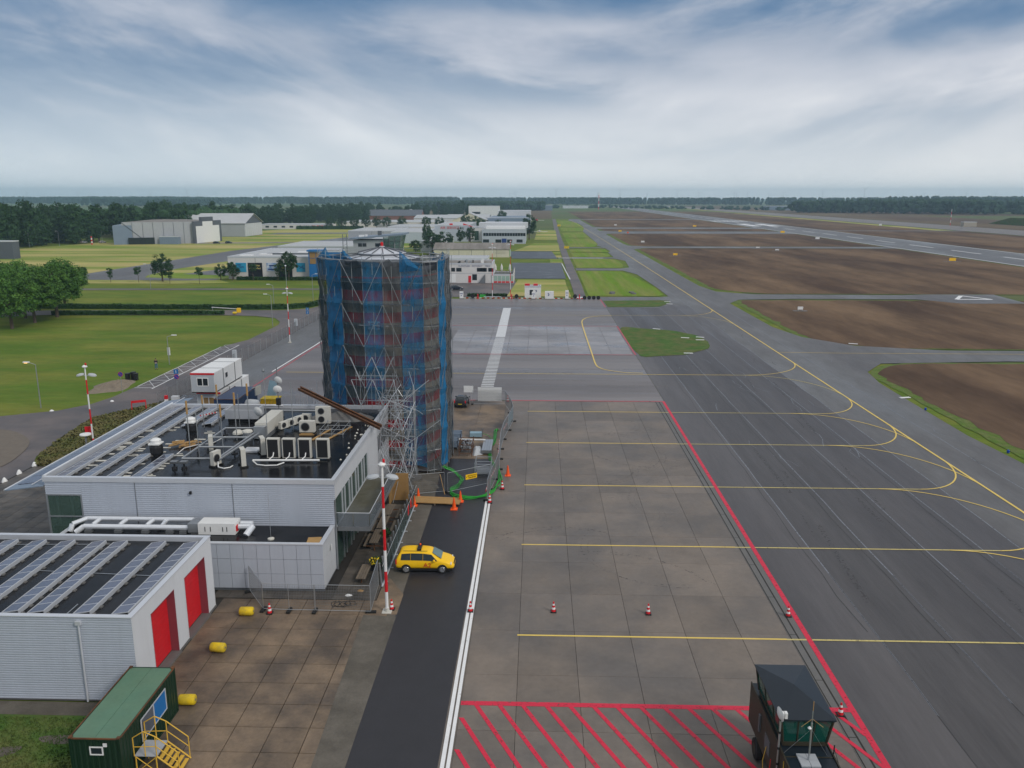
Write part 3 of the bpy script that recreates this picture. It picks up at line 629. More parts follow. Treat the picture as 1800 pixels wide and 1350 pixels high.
# parking bay lines by the lawn
mb = MB()
P0 = [(-56.15, 116.2 + k * 5.1) for k in range(8)]
band(mb, [(-56.15, 115.6), (-56.2, 152)], 0.16, -0.02)
for x, y in P0: band(mb, [(x, y), (x - 2.85, y - 0.0)], 0.16, -0.018)
mx = MB()
for k in range(7):
    x, y = P0[k]
    band(mx, [(x, y + 0.3), (x - 2.8, y + 4.6)], 0.09, -0.018); band(mx, [(x - 2.8, y + 0.5), (x, y + 4.7)], 0.09, -0.0175)
band(mb, [(-58.95, 117), (-58.95, 150)], 0.12, -0.018)
mb.build('parking_bay_lines', 'p_white', None, 'structure'); mx.build('worn_bay_crosses', 'p_white_worn', None, 'structure')
# runway paint
mb = MB()
for k in range(40): mb.quad((217.0, 215 + k * 50, -0.01), (218.2, 215 + k * 50, -0.01), (218.2, 245 + k * 50, -0.01), (217.0, 245 + k * 50, -0.01))
band(mb, [(196.6, 200), (197.6, 2500)], 0.9, -0.01); band(mb, [(238.4, 200), (239.4, 2500)], 0.9, -0.01)
for xx in (208, 226): mb.quad((xx - 4, 800, -0.009), (xx + 4, 800, -0.009), (xx + 4, 870, -0.009), (xx - 4, 870, -0.009))
for k in range(8): mb.quad((200 + k * 4.9, 950, -0.009), (202.4 + k * 4.9, 950, -0.009), (202.4 + k * 4.9, 990, -0.009), (200 + k * 4.9, 990, -0.009))
# triangle on the signal pad
tri = [(114.8, 228.6), (120.2, 237.2), (124.4, 228.8)]
for a, b in ((0, 1), (1, 2), (2, 0)): band(mb, [tri[a], tri[b]], 1.1, -0.010 + 0.001 * a)
mb.build('runway_markings', 'p_white', None, 'structure')
mb = MB(); mb.quad((11.0, 228.5, 0.0), (13.5, 228.5, 0.0), (13.6, 231, 0.0), (11.0, 231, 0.0)); band(mb, [(11.2, 281), (10.3, 350)], 0.4, 0.0); band(mb, [(12.5, 350), (31, 350)][:1] + [(12.5, 379), (31, 379)][:0] + [(30, 350)], 0.01, -0.2)
band(mb, [(9.5, 380.5), (30, 380.5)], 2.2, -0.003); mb.build('holding_bars', 'p_white_worn', None, 'structure')
# paving seams across the asphalt
mb = MB(); md = MB()
rs = random.Random(3)
for j, x in enumerate([21.9, 26.52, 31.1, 35.6]):
    pts = []; y = 20
    while y < 208: pts.append((x + rs.uniform(-0.06, 0.06), y)); y += rs.uniform(3, 7)
    band(mb, [p for p in pts if p[1] > 38], 0.09, -0.012 + 0.0002 * j); band(md, [p for p in pts if p[1] < 62], 0.05, -0.0118 + 0.0002 * j)
    band(md, [(p[0] - 0.5 + rs.uniform(-0.2, 0.1), p[1]) for p in pts if 45 < p[1] < 125], 0.05, -0.0125)
for j, x in enumerate([38.9, 46.8]):
    pts = []; y = 60
    while y < 400: pts.append((x + rs.uniform(-0.15, 0.15), y)); y += rs.uniform(3, 7)
    band(mb, pts, 0.10, -0.011)
for k in range(70):
    x = rs.choice((24, 29, 33.5, 37, 40.5, 48)) + rs.uniform(-2, 2); y = rs.uniform(85, 260)
    p = [(x, y)]
    for q in range(rs.randint(2, 5)): x += rs.uniform(-0.6, 0.8); y += rs.uniform(-2.6, 0.6); p.append((x, y))
    band(mb if k % 3 else md, p, rs.uniform(0.04, 0.09), -0.0105)
mb.build('filled_cracks', 'seam', None, 'structure'); md.build('dark_seams', 'seam_dark', None, 'structure')
mb = MB()
for j, y in enumerate([114.8, 119.5, 124, 132, 137.5, 141, 184, 189, 200, 207.8]):
    band(mb, [(-30 + rs.uniform(0, 8), y), (17.4, y + rs.uniform(-0.1, 0.1))], 0.13 if j != 9 else 0.5, -0.008)
mb.build('cross_seams', 'seam', None, 'structure')
# slabs of the far concrete stand
stand = bpy.data.objects.new('concrete_stand', None); col.objects.link(stand); stand['kind'] = 'structure'
for i in range(9):
    for j in range(5):
        slab(stand, -16.6 + i * 3.75, -12.85 + i * 3.75, 144.6 + j * 6.5, 151.1 + j * 6.5, 'stand', 0.03, 0.05, 0.006)

# rubber and dried-water marks on the apron
rs = random.Random(91); mb = MB(); ms = MB()
for k in range(16):
    cx, cy, rr, a0 = rs.uniform(1, 15), rs.uniform(50, 100), rs.uniform(3, 9), rs.uniform(0, 360)
    pts = arc(cx, cy, rr, a0, a0 + rs.uniform(50, 130), 18); pts = [p for p in pts if -3.8 < p[0] < 16]
    if len(pts) > 3: band(ms if k % 2 else mb, pts, rs.uniform(0.08, 0.16), 0.0082); band(ms if k % 2 else mb, [(p[0] + 0.5, p[1] - 0.4) for p in pts if p[0] < 15.5], 0.09, 0.0084)
for k in range(26):
    x, y = rs.uniform(18.5, 40), rs.uniform(40, 205); d = rs.uniform(-0.12, 0.12); band(mb, [(x + d * t, y + t) for t in range(0, rs.randint(5, 16), 2)], rs.uniform(0.12, 0.5), -0.0095)
for k in range(30):
    x, y = rs.uniform(-30, 12), rs.uniform(112, 222); band(ms, [(x + t, y + 0.1 * math.sin(t)) for t in range(0, rs.randint(4, 18), 2)], rs.uniform(0.2, 1.2), -0.0072)
mb.build('rubber_marks', 'tyre_mark', None, 'structure'); ms.build('dried_stains', 'stain_pale', None, 'structure')

# ------------------------------------------------------------------ buildings in front: shed, annex, terminal
def corrug_x(mb, x0, x1, y, z0, z1, pitch=0.14, dep=0.035, sgn=-1):
    """wall in the XZ plane facing sgn*Y with horizontal ribs"""
    n = max(1, int((z1 - z0) / pitch)); p = (z1 - z0) / n; vs = []; fs = []
    prof = []
    for i in range(n):
        a = z0 + i * p; prof += [(0, a), (0, a + p * 0.50), (dep, a + p * 0.58), (dep, a + p * 0.92)]
    prof.append((0, z1))
    for d, z in prof: vs += [(x0, y - sgn * d, z), (x1, y - sgn * d, z)]
    for i in range(len(prof) - 1): fs.append((2 * i, 2 * i + 1, 2 * i + 3, 2 * i + 2))
    mb.add(vs, fs)
def corrug_y(mb, x, y0, y1, z0, z1, pitch=0.14, dep=0.035, sgn=1):
    n = max(1, int((z1 - z0) / pitch)); p = (z1 - z0) / n; vs = []; fs = []
    prof = []
    for i in range(n):
        a = z0 + i * p; prof += [(0, a), (0, a + p * 0.50), (dep, a + p * 0.58), (dep, a + p * 0.92)]
    prof.append((0, z1))
    for d, z in prof: vs += [(x - sgn * d, y0, z), (x - sgn * d, y1, z)]
    for i in range(len(prof) - 1): fs.append((2 * i, 2 * i + 1, 2 * i + 3, 2 * i + 2))
    mb.add(vs, fs)

# ---- shed with two red roller doors
shed = thing('shed', 'low corrugated silver shed with two red doors and black roof', 'shed', (0, 0, 0))
SX0, SX1, SY0, SY1, SH = -44.0, -21.85, 40.05, 51.1, 5.15
mb = MB(); corrug_x(mb, SX0, SX1, SY0, 0.12, SH - 0.05); mb.build('front_wall', 'clad', shed)
mb = MB()
D = [(42.2, 45.25), (46.75, 49.9)]                 # the two door openings along Y
for a, b in ((SY0, D[0][0]), (D[0][1], D[1][0]), (D[1][1], SY1)): corrug_y(mb, SX1, a, b, 0.12, 4.2, 0.075, 0.02)
corrug_y(mb, SX1, SY0, SY1, 4.2, SH - 0.05, 0.075, 0.02); mb.build('side_wall', 'clad2', shed)
mb = MB(); mb.box(SX0, SX1 - 0.5, SY1 - 0.15, SY1, 0, SH - 0.06); mb.box(SX0, SX0 + 0.2, SY0 + 0.1, SY1 - 0.2, 0, SH - 0.06); mb.build('back_wall', 'clad2', shed)
mb = MB(); mb.box(SX0, SX1 - 0.05, SY0 + 0.06, SY0 + 0.2, -0.02, 0.14); mb.box(SX1 - 0.3, SX1 + 0.06, SY0 + 0.2, SY1, -0.02, 0.12); mb.build('plinth', 'drain', shed)
for a, b in D:
    dr = MB()
    n = 12
    for i in range(n): dr.box(SX1 - 0.55, SX1 - 0.50, a + 0.02, b - 0.02, 0.14 + i * 4.0 / n, 0.14 + (i + 1) * 4.0 / n - 0.015)
    dr.box(SX1 - 0.58, SX1 - 0.55, a, b, 0.1, 4.16)
    dd = dr.build('roller_door', 'red', shed)
    j = MB(); j.box(SX1 - 0.5, SX1 - 0.005, b - 0.03, b + 0.03, 0.12, 4.2); j.box(SX1 - 0.5, SX1 - 0.005, a - 0.03, a + 0.03, 0.12, 4.2); j.box(SX1 - 0.5, SX1 - 0.006, a, b, 4.14, 4.2); j.build('door_jamb', 'red_jamb', dd)
    j = MB(); j.box(SX1 - 0.5, SX1 + 0.14, a - 0.05, b + 0.05, -0.03, 0.10); j.build('threshold', 'drain', dd)
mb = MB(); mb.box(SX0, SX1 - 0.3, SY0 + 0.3, SY1 - 0.3, 4.72, 4.84); mb.build('roof', 'roof_black', shed)
mb = MB(); mb.box(SX0, SX1 + 0.03, SY0 - 0.03, SY0 + 0.3, SH - 0.04, SH + 0.02); mb.box(SX1 - 0.3, SX1 + 0.03, SY0 + 0.3, SY1 - 0.3, SH - 0.042, SH + 0.018); mb.box(SX0, SX1 + 0.03, SY1 - 0.3, SY1 + 0.03, SH - 0.04, SH + 0.02)
mb.box(SX0, SX1 - 0.29, SY0 + 0.24, SY0 + 0.30, 4.8, SH - 0.045); mb.box(SX0, SX1 - 0.29, SY1 - 0.3, SY1 - 0.24, 4.8, SH - 0.045); mb.box(SX1 - 0.35, SX1 - 0.29, SY0 + 0.3, SY1 - 0.3, 4.8, SH - 0.045)
mb.build('parapet_cap', 'trim', shed)
mb = MB(); mb.tube((-24.75, SY0 - 0.08, 0.05), (-24.75, SY0 - 0.08, 4.75), 0.055, 8); mb.box(-24.9, -24.6, SY0 - 0.16, SY0 - 0.002, 4.72, 4.95); mb.build('downpipe', 'trim', shed)
mb = MB(); mb.box(-25.9, -25.85, 40.4, 42.0, 4.84, 4.88); mb.tube((-31.5, 46.2, 4.87), (-22.6, 45.6, 4.87), 0.02, 5); mb.tube((-36, 49.9, 4.87), (-27, 50.2, 4.87), 0.02, 5); mb.build('roof_cable', 'steel', shed)

# ---- rows of tilted solar panels
def solar_row(x, y0, y1, z, n, w, label, group, tilt=0.17, name='solar_panel_row', m='solar'):
    t = thing(name, label, 'solar panels', (x, y0, z), 0, group)
    L_ = (y1 - y0) / n; h = w * math.sin(tilt); c = w * math.cos(tilt)
    key = (round(L_, 3), w, m)
    if key not in _pan:
        mb = MB(); mb.prof_y([(0, 0.05), (c, 0.05 + h), (c, 0.09 + h), (0, 0.09)], 0.02, L_ - 0.02)
        fr = MB()
        for a, b in ((0.002, 0.02), (L_ - 0.02, L_ - 0.002)):
            fr.prof_y([(-0.01, 0.045), (c + 0.01, 0.045 + h), (c + 0.01, 0.105 + h), (-0.01, 0.105)], a, b)
        fr.box(-0.015, 0.0, 0.03, L_ - 0.03, 0.045, 0.10); fr.box(c, c + 0.012, 0.03, L_ - 0.03, 0.05 + h, 0.10 + h)
        _pan[key] = (mb.mesh('solar_panel', m), fr.mesh('panel_frame', 'trim'))
    for i in range(n):
        p = obj('solar_panel', _pan[key][0], t, loc=(0, i * L_, 0)); obj('panel_frame', _pan[key][1], p)
    mb = MB(); mb.prof_y([(c + 0.012, 0.0), (c + 0.07, 0.0), (c + 0.05, 0.08 + h), (c + 0.012, 0.09 + h)], 0, y1 - y0)
    mb.box(-0.03, 0.03, 0, y1 - y0, 0.0, 0.11); mb.build('wind_deflector', 'wallgrey', t)
    if 'foot' not in _pan: mb = MB(); mb.box(0.08, 0.24, -0.12, 0.12, -0.04, 0.05); _pan['foot'] = mb.mesh('ballast_foot', 'drain')
    for i in range(n + 1): obj('ballast_foot', _pan['foot'], t, loc=(c, min(max(i * L_, 0.12), y1 - y0 - 0.12), 0))
    return t
_pan = {}
rows = [(-24.35, 'nearest the red doors'), (-26.75, 'second from the red doors'), (-29.45, 'third from the red doors'), (-31.2, 'fourth from the red doors'), (-33.6, 'fifth from the red doors'), (-36.0, 'sixth from the red doors'), (-38.4, 'seventh from the red doors'), (-40.6, 'eighth, at the frame edge')]
SR = [(-22.34,50.49)[0], (-24.49,50.42)[0], (-27.07,50.53)[0], (-28.51,50.48)[0], (-30.61,50.51)[0], (-32.56,50.54)[0], (-34.47,50.48)[0], (-36.43,50.51)[0]]
for i, x in enumerate(SR):
    solar_row(x - 0.95, 40.75, 50.3, 4.86, 10, 0.92, 'row of tilted solar panels on the shed roof, ' + rows[i][1], 'solar panel rows on the shed roof')

# ---- annex of square cladding panels
annex = thing('annex', 'single-storey annex clad in square silver panels with a black roof', 'building')
AX0, AX1, AY0, AY1, AH = -23.4, -14.9, 53.4, 56.9, 3.6
mb = MB(); mb.box(AX0, AX1 - 0.06, AY0 + 0.06, AY1 + 0.1, 0.0, 3.2); mb.box(AX0 - 11.0, AX0, 54.2, AY1 + 0.1, 0.0, 3.2); mb.build('core_wall', 'trim_dark', annex)
pm = {}
def panel(parent, w, h, loc, rz=0.0, m='clad', th=0.05, name='cladding_panel'):
    k = (round(w, 3), round(h, 3), m)
    if k not in pm:
        mb = MB(); g = 0.012; mb.box(g, w - g, -th, 0, g, h - g); pm[k] = mb.mesh(name, m)
    return obj(name, pm[k], parent, loc=loc, rz=rz)
nx, nz = 9, 3
for i in range(nx):
    for k in range(nz):
        w = (AX1 - AX0) / nx; h = (AH - 0.25) / nz
        panel(annex, w, h, (AX0 + i * w, AY0 + 0.055, 0.2 + k * h))
for i in range(2):
    for k in range(nz):
        w = (AY1 - AY0) / 2; h = (AH - 0.25) / nz
        panel(annex, w, h, (AX1 - 0.055, AY0 + i * w, 0.2 + k * h), R(90), 'clad2')
mb = MB(); mb.box(AX0 - 11, AX1 - 0.3, AY0 + 0.3, AY1, 3.30, 3.47); mb.build('roof', 'roof_black', annex)
mb = MB(); mb.box(AX0, AX1, AY0 + 0.07, AY0 + 0.25, 3.2, AH - 0.06); mb.box(AX1 - 0.25, AX1 - 0.07, AY0 + 0.25, AY1, 3.2, AH - 0.06); mb.box(AX0, AX1 + 0.03, AY0 - 0.03, AY0 + 0.28, AH - 0.06, AH + 0.02); mb.box(AX1 - 0.3, AX1 + 0.03, AY0 + 0.28, AY1, AH - 0.062, AH + 0.018); mb.box(-34.4, -34.1, 54.0, AY1, AH - 0.06, AH + 0.02); mb.box(-34.1, AX0, 54.0, 54.25, AH - 0.06, AH + 0.02); mb.build('parapet_cap', 'trim', annex)
mb = MB(); mb.box(-14.84, -14.80, 55.3, 55.5, 2.3, 2.75); mb.build('wall_lamp', 'white', annex)
# ducting on its roof
dct = thing('air_duct', 'twin shiny round air ducts lying on the annex roof', 'duct')
mb = MB()
mb.tube((-33.2, 56.4, 4.12), (-25.2, 56.4, 4.12), 0.17, 12); mb.tube((-33.0, 55.5, 3.85), (-25.2, 55.5, 3.85), 0.20, 12)
mb.build('long_duct', 'alu', dct, smooth=False)
for runs in ([((-33.2, 56.4, 4.12), (-33.9, 55.6, 4.0), 0.17), ((-33.9, 55.6, 4.0), (-34.0, 55.4, 3.5), 0.19), ((-33.0, 55.5, 3.85), (-33.5, 55.2, 3.5), 0.2)], [((-32.2, 56.35, 4.1), (-32.45, 55.7, 3.9), 0.16)], [((-30.2, 56.35, 4.1), (-30.45, 55.7, 3.9), 0.16)], [((-28.2, 56.35, 4.1), (-28.45, 55.7, 3.9), 0.16)], [((-27.2, 56.2, 4.1), (-27.6, 55.9, 3.55), 0.16)],
             [((-21.6, 55.6, 3.95), (-20.6, 55.7, 3.95), 0.2), ((-20.6, 55.7, 3.95), (-20.9, 55.0, 3.5), 0.24), ((-21.6, 56.1, 4.0), (-20.7, 56.1, 4.0), 0.18)]):
    mb = MB(); [mb.tube(a, b, r_, 10) for a, b, r_ in runs]; mb.build('duct_bend', 'alu', dct)
for x in (-32.6, -30.4, -28.4, -26.6, -25.6): mb = MB(); mb.box(x - 0.25, x + 0.25, 55.2, 55.6, 3.46, 3.68); mb.build('duct_foot', 'steel_dark', dct)
ahu = thing('air_handling_unit', 'long white air handling box on the annex roof', 'air handler')
mb = MB(); mb.box(-24.4, -21.7, 55.1, 56.3, 3.5, 4.35); mb.build('housing', 'white', ahu)
mb = MB(); mb.box(-25.2, -24.42, 55.2, 56.2, 3.6, 4.25); mb.build('transition_box', 'steel', ahu)
mb = MB()
for x in (-23.9, -23.5, -22.6, -22.3): mb.box(x, x + 0.04, 55.07, 55.098, 3.75, 4.1)
mb.build('door_seam', 'black', ahu); mb = MB(); mb.box(-21.69, -21.6, 55.3, 55.7, 3.7, 4.1); mb.build('motor_cover', 'red', ahu)
mb = MB(); mb.box(-25.0, -21.9, 55.15, 55.3, 3.34, 3.5); mb.box(-25.0, -21.9, 56.0, 56.15, 3.34, 3.5); mb.build('skid', 'steel_dark', ahu)
bd = MB(); bd.obox((-15.75, 54.35, 3.50), (0.95, 1.0, 0.05), 0.12); tag(bd.build('board', 'timber'), 'square plywood board lying on the annex roof corner', 'board')
lr = thing('lightning_rod', 'thin lightning rod on a round concrete foot on the annex roof', 'lightning rod')
mb = MB(); mb.tube((-18.9, 54.5, 3.4), (-18.9, 54.5, 6.9), 0.016, 5); mb.build('rod', 'steel', lr); mb = MB(); mb.lathe([(0.24, 3.46), (0.24, 3.55), (0.1, 3.6)], 12, (-18.9, 54.5, 0)); mb.build('foot', 'cream', lr)

# ---- terminal
term = thing('terminal_building', 'two-storey silver terminal with black flat roof full of equipment', 'building')
TX0, TX1, TY0, TY1, TH = -36.5, -14.8, 57.0, 79.2, 7.1
mb = MB()
corrug_x(mb, -33.8, TX1, TY0, 3.3, TH - 0.35, 0.155, 0.03)
corrug_x(mb, -33.8, -26.0, TY0 + 0.001, 0.0, 3.3, 0.155, 0.03)
corrug_x(mb, TX0, -33.8, TY0, 5.75, TH - 0.35, 0.155, 0.03)
mb.build('front_cladding', 'clad', term)
for x in (-29.7, -22.4): mb = MB(); mb.box(x - 0.015, x + 0.015, TY0 - 0.032, TY0 + 0.01, 3.35, TH - 0.37); mb.build('cladding_joint', 'steel_dark', term)
# glazed corner on the left
gl = MB(); gl.quad((TX0 + 0.05, TY0 + 0.06, 0.1), (-33.0, TY0 + 0.06, 0.1), (-33.0, TY0 + 0.06, 5.75), (TX0 + 0.05, TY0 + 0.06, 5.75))
gl.build('corner_glazing', 'glass_green', term)
mb = MB()
for z in (0.15, 2.2, 4.0, 5.7): mb.box(TX0, -33.8, TY0 + 0.0, TY0 + 0.08, z - 0.05, z + 0.05)
for x in (TX0 + 0.05, -33.85): mb.box(x - 0.06, x + 0.06, TY0 - 0.005, TY0 + 0.09, 0.1, 5.76)
for x in (-36.1, -35.0): mb.tube((x, TY0 + 0.7, 0), (x, TY0 + 0.7, 5.7), 0.09, 8)
mb.build('glazing_bar', 'steel', term)
mb = MB(); mb.box(-33.8, TX1 - 0.1, TY0 + 0.06, TY0 + 0.2, 0, TH - 0.36); mb.box(-33.9, -33.8, TY0 + 0.1, 62, 0, 5.7); mb.build('inner_wall', 'clad', term)
mb = MB(); mb.box(TX0 + 0.05, -33.9, TY0 + 0.3, 62, 0.0, 0.05); mb.box(TX0 + 0.05, TX0 + 0.1, 62, TY1, 0, TH - 0.4); mb.box(TX0, TX1 - 0.2, TY1 - 0.2, TY1, 0, TH - 0.36); mb.box(TX0 + 0.1, -33.9, 61.9, 62.0, 0, 5.7); mb.box(TX0 + 0.1, -33.9, TY0 + 0.3, 61.9, 2.95, 3.1); mb.build('back_wall', 'walldark', term)
mb = MB(); mb.quad((TX0 + 0.02, TY0 + 0.1, 0.1), (TX0 + 0.02, 62, 0.1), (TX0 + 0.02, 62, 5.75), (TX0 + 0.02, TY0 + 0.1, 5.75)); mb.build('side_glazing', 'glass_green', term)
mb = MB(); mb.box(TX0 + 0.25, TX1 - 0.25, TY0 + 0.25, TY1 - 0.25, 6.55, 6.75); mb.build('roof', 'roof_black', term)
mb = MB()
mb.box(TX0 - 0.1, TX1 + 0.04, TY0 - 0.05, TY0 + 0.28, TH - 0.36, TH); mb.box(TX1 - 0.28, TX1 + 0.04, TY0 + 0.28, TY1 - 0.28, TH - 0.362, TH - 0.002); mb.box(TX0 - 0.1, TX1 + 0.04, TY1 - 0.28, TY1 + 0.04, TH - 0.36, TH); mb.box(TX0 - 0.1, TX0 + 0.05, TY0 + 0.28, TY1 - 0.28, TH - 0.362, TH - 0.002)
mb.box(TX0 + 0.06, TX1 - 0.3, TY0 + 0.2, TY0 + 0.26, 6.7, TH - 0.05); mb.build('parapet_cap', 'trim', term)
mb = MB(); mb.tube((TX0 - 0.02, TY0, TH + 0.05), (TX0 - 0.02, TY1, TH + 0.05), 0.09, 8); mb.build('edge_tube', 'alu', term)
# side towards the apron: deep fascia over a run of tall panes
mb = MB(); mb.box(TX1 - 0.06, TX1, TY0 + 0.05, TY1 - 0.1, 5.55, TH - 0.362); mb.box(TX1 - 0.10, TX1, 68.75, 73.4, 3.0, 5.56); mb.build('fascia', 'clad2', term)
mb = MB(); mb.box(TX1 - 0.08, TX1 + 0.02, TY0 + 0.0, TY0 + 0.12, 0, 5.54); mb.build('corner_post', 'steel', term)
yy = [57.15, 59.2, 60.1, 61.6, 62.5, 64.0, 64.9, 66.4, 67.3, 68.7]
for a, b in zip(yy[:-1], yy[1:]):
    w = MB(); w.quad((TX1 - 0.03, a + 0.05, 3.38), (TX1 - 0.03, b - 0.05, 3.38), (TX1 - 0.03, b - 0.05, 5.52), (TX1 - 0.03, a + 0.05, 5.52)); ww = w.build('window', 'glass_green', term)
    f = MB(); f.box(TX1 - 0.06, TX1 + 0.05, b - 0.05, b + 0.05, 3.35, 5.545); f.box(TX1 - 0.06, TX1 + 0.03, a + 0.05, b - 0.05, 3.33, 3.40); f.build('mullion', 'trim', ww)
for k in range(7):
    a = 73.5 + k * 0.78
    w = MB(); w.box(TX1 - 0.05, TX1 - 0.03, a + 0.06, a + 0.72, 4.0, 5.5); ww = w.build('window', 'glass_dark', term)
    f = MB(); f.box(TX1 - 0.06, TX1 + 0.01, a - 0.05, a + 0.06, 3.4, 5.545); f.build('mullion', 'trim', ww)
mb = MB(); mb.box(TX1 - 0.09, TX1 - 0.02, 73.4, TY1, 0, 3.98); mb.box(TX1 - 0.09, TX1 - 0.022, 68.72, 73.39, 0, 3.0); mb.build('lower_wall', 'clad2', term)
for a, b in zip(yy[:-1:1], yy[1::1]):
    w = MB(); w.quad((TX1 - 0.04, a + 0.05, 0.1), (TX1 - 0.04, b - 0.05, 0.1), (TX1 - 0.04, b - 0.05, 2.95), (TX1 - 0.04, a + 0.05, 2.95)); ww = w.build('window', 'glass_green', term)
    f = MB(); f.box(TX1 - 0.06, TX1 + 0.03, b - 0.04, b + 0.04, 0.0, 3.0); f.build('mullion', 'steel', ww)
mb = MB(); mb.box(TX1 - 4.0, TX1 - 3.9, TY0 + 0.3, TY1 - 0.3, 0, 6.5); mb.box(TX1 - 3.9, TX1 - 0.1, TY0 + 0.3, TY1 - 0.3, 3.0, 3.25); mb.build('interior_wall', 'walldark', term)
mb = MB(); mb.box(TX1 + 0.0, -12.4, 57.35, 68.7, 3.12, 3.30); mb.build('balcony_deck', 'moss', term)
mb = MB(); mb.box(TX1, -12.36, 57.25, 57.345, 3.0, 3.36); mb.box(-12.395, -12.30, 57.35, 68.7, 3.0, 3.36); mb.build('balcony_edge', 'steel_dark', term)
rail = MB(); rail.tube((TX1, 57.3, 4.42), (-12.33, 57.3, 4.42), 0.03, 6); rail.tube((-12.33, 57.3, 4.42), (-12.33, 68.7, 4.42), 0.03, 6); rail.tube((-12.33, 68.7, 4.42), (TX1, 68.7, 4.42), 0.025, 6)
rr = rail.build('handrail', 'trim', term)
for i in range(9):
    a = 57.38 + i * 1.26
    w = MB(); w.box(-12.345, -12.325, a, a + 1.2, 3.36, 4.38); w.build('railing_panel', 'glass_rail', term)
for i in range(2):
    w = MB(); w.box(TX1 + 0.03 + i * 1.22, TX1 + 1.2 + i * 1.22, 57.295, 57.315, 3.36, 4.38); w.build('railing_panel', 'glass_rail', term)
mb = MB(); mb.box(-14.0, -13.9, 57.0, 57.1, 6.0, 6.0 + 0.01); mb = MB(); mb.box(-25.6, -25.45, TY0 - 0.16, TY0 - 0.0, 5.9, 6.1); mb.build('wall_camera', 'black', term)
# glass canopy with cells along the left eave
can = MB(); can.prof_y([(-39.6, 5.95), (TX0 - 0.12, 6.35), (TX0 - 0.12, 6.42), (-39.6, 6.02)], 57.0, 84.5); can.build('canopy', 'wallblue', term)
for i in range(14):
    a = 58.0 + i * 1.85
    c = MB(); c.prof_y([(-39.2, 6.10), (-37.9, 6.26), (-37.9, 6.30), (-39.2, 6.14)], a, a + 1.78); c.build('canopy_panel', 'solar', term)
mb = MB(); mb.tube((-39.6, 57, 6.02), (-39.6, 84.5, 6.02), 0.07, 6); mb.tube((-37.6, 57.2, 6.4), (-37.6, 84.5, 6.4), 0.04, 6); mb.build('canopy_rail', 'trim', term)

# solar rows on the terminal roof
trow = [(-36.15, 57.6, 79.0, 18, 'outermost left row'), (-34.25, 57.6, 78.8, 18, 'second full-length row from left'), (-32.3, 57.6, 63.3, 5, 'short row ending before the black vent cowl'), (-30.4, 57.6, 63.2, 5, 'short row nearest the two black stub vents'), (-32.6, 71.8, 78.6, 6, 'left of the far pair'), (-30.9, 72.4, 78.8, 6, 'right of the far pair')]
for x, a, b, n, l in trow: solar_row(x + 0.1, a, b, 6.79, n, 0.85, 'tilted solar panels on the terminal roof, ' + l, 'solar panel rows on the terminal roof', 0.15)
slm = MB()
rs = random.Random(11)
for i in range(46):
    x = rs.choice((-34.9, -33.0, -31.1, -29.3)) + rs.uniform(-0.2, 0.2); y = rs.uniform(58, 72)
    slm.obox((x, y, 6.77), (rs.uniform(0.4, 1.1), rs.uniform(0.10, 0.28), 0.04), rs.uniform(-0.1, 0.1))
tag(slm.build('ballast_tile', 'cream', None, 'stuff'), 'pale ballast tiles scattered beneath the solar rows on the terminal roof', 'ballast tiles')

# ---- roof plant on the terminal
RZ = 6.75
def cond(loc, rz, label, w=1.0, d=0.36, h=1.55, fans=2, name='condenser_unit', face='black', foot=0.12):
    t = thing(name, label, 'air conditioner', loc, rz, 'air conditioners on the terminal roof')
    mb = MB(); z0 = foot
    mb.box(-w/2, w/2, -d/2, d/2, z0, z0 + h); mb.build('housing', 'cream', t)
    mb = MB(); mb.box(-w/2 + 0.08, w/2 - 0.10, -d/2 - 0.012, -d/2 - 0.002, z0 + 0.07, z0 + h - 0.07)
    g = mb.build('coil_panel' if not fans else 'grille', face, t) if face == 'black' and fans == 0 else None
    if fans:
        for k in range(fans):
            r = min(w, h / fans) * 0.40; zc = z0 + h * (k + 0.5) / fans
            mb = MB(); mb.lathe([(r, -d/2 - 0.03), (r, -d/2 - 0.001)], 18, (-w * 0.10, 0, zc), 'Y'); f = mb.build('fan_ring', 'steel_dark', t)
            mb = MB(); mb.lathe([(r * 0.84, -d/2 - 0.036), (r * 0.84, -d/2 - 0.031)], 18, (-w * 0.10, 0, zc), 'Y'); mb.build('fan', 'black', f)
    mb = MB(); mb.box(-w/2 - 0.05, -w/2 + 0.12, -d/2 - 0.15, d/2 + 0.15, 0, foot - 0.002); mb.box(w/2 - 0.12, w/2 + 0.05, -d/2 - 0.15, d/2 + 0.15, 0, foot - 0.002); mb.build('foot_rail', 'rubber', t)
    return t
for i, (x, l) in enumerate(((-21.1, 'leftmost of the four tall condensers with black coil faces in a row'), (-19.85, 'second from left of the four tall condensers with black coil faces'), (-18.55, 'third from left of the four tall condensers with black coil faces'), (-17.1, 'rightmost of the four tall condensers with black coil faces, near the roof edge'))):
    cond((x, 62.95, RZ), 0, l, 1.02, 0.42, 1.6, 0)
cond((-22.95, 61.0, RZ), R(-62), 'slim white condenser set sideways left of the long white pipe', 0.95, 0.36, 1.35, 0)
cond((-22.35, 63.9, RZ), R(-62), 'slim white condenser tucked behind the row of four coil units', 0.95, 0.36, 1.4, 0)
cond((-27.0, 64.9, RZ), R(-70), 'lone slim condenser inside the pipe frame, beside the black vent', 0.9, 0.34, 1.2, 1)
cond((-25.1, 61.0, RZ), R(70), 'small condenser with a curling white hose near the front parapet', 0.85, 0.34, 1.1, 1)
cond((-20.3, 70.0, RZ + 0.12), 0, 'wide white unit with one round fan standing on a pallet', 1.35, 0.5, 1.0, 1)
cond((-19.75, 73.4, RZ), 0, 'big beige unit with two fans one above the other near the leaning beam', 1.35, 0.45, 1.55, 2)
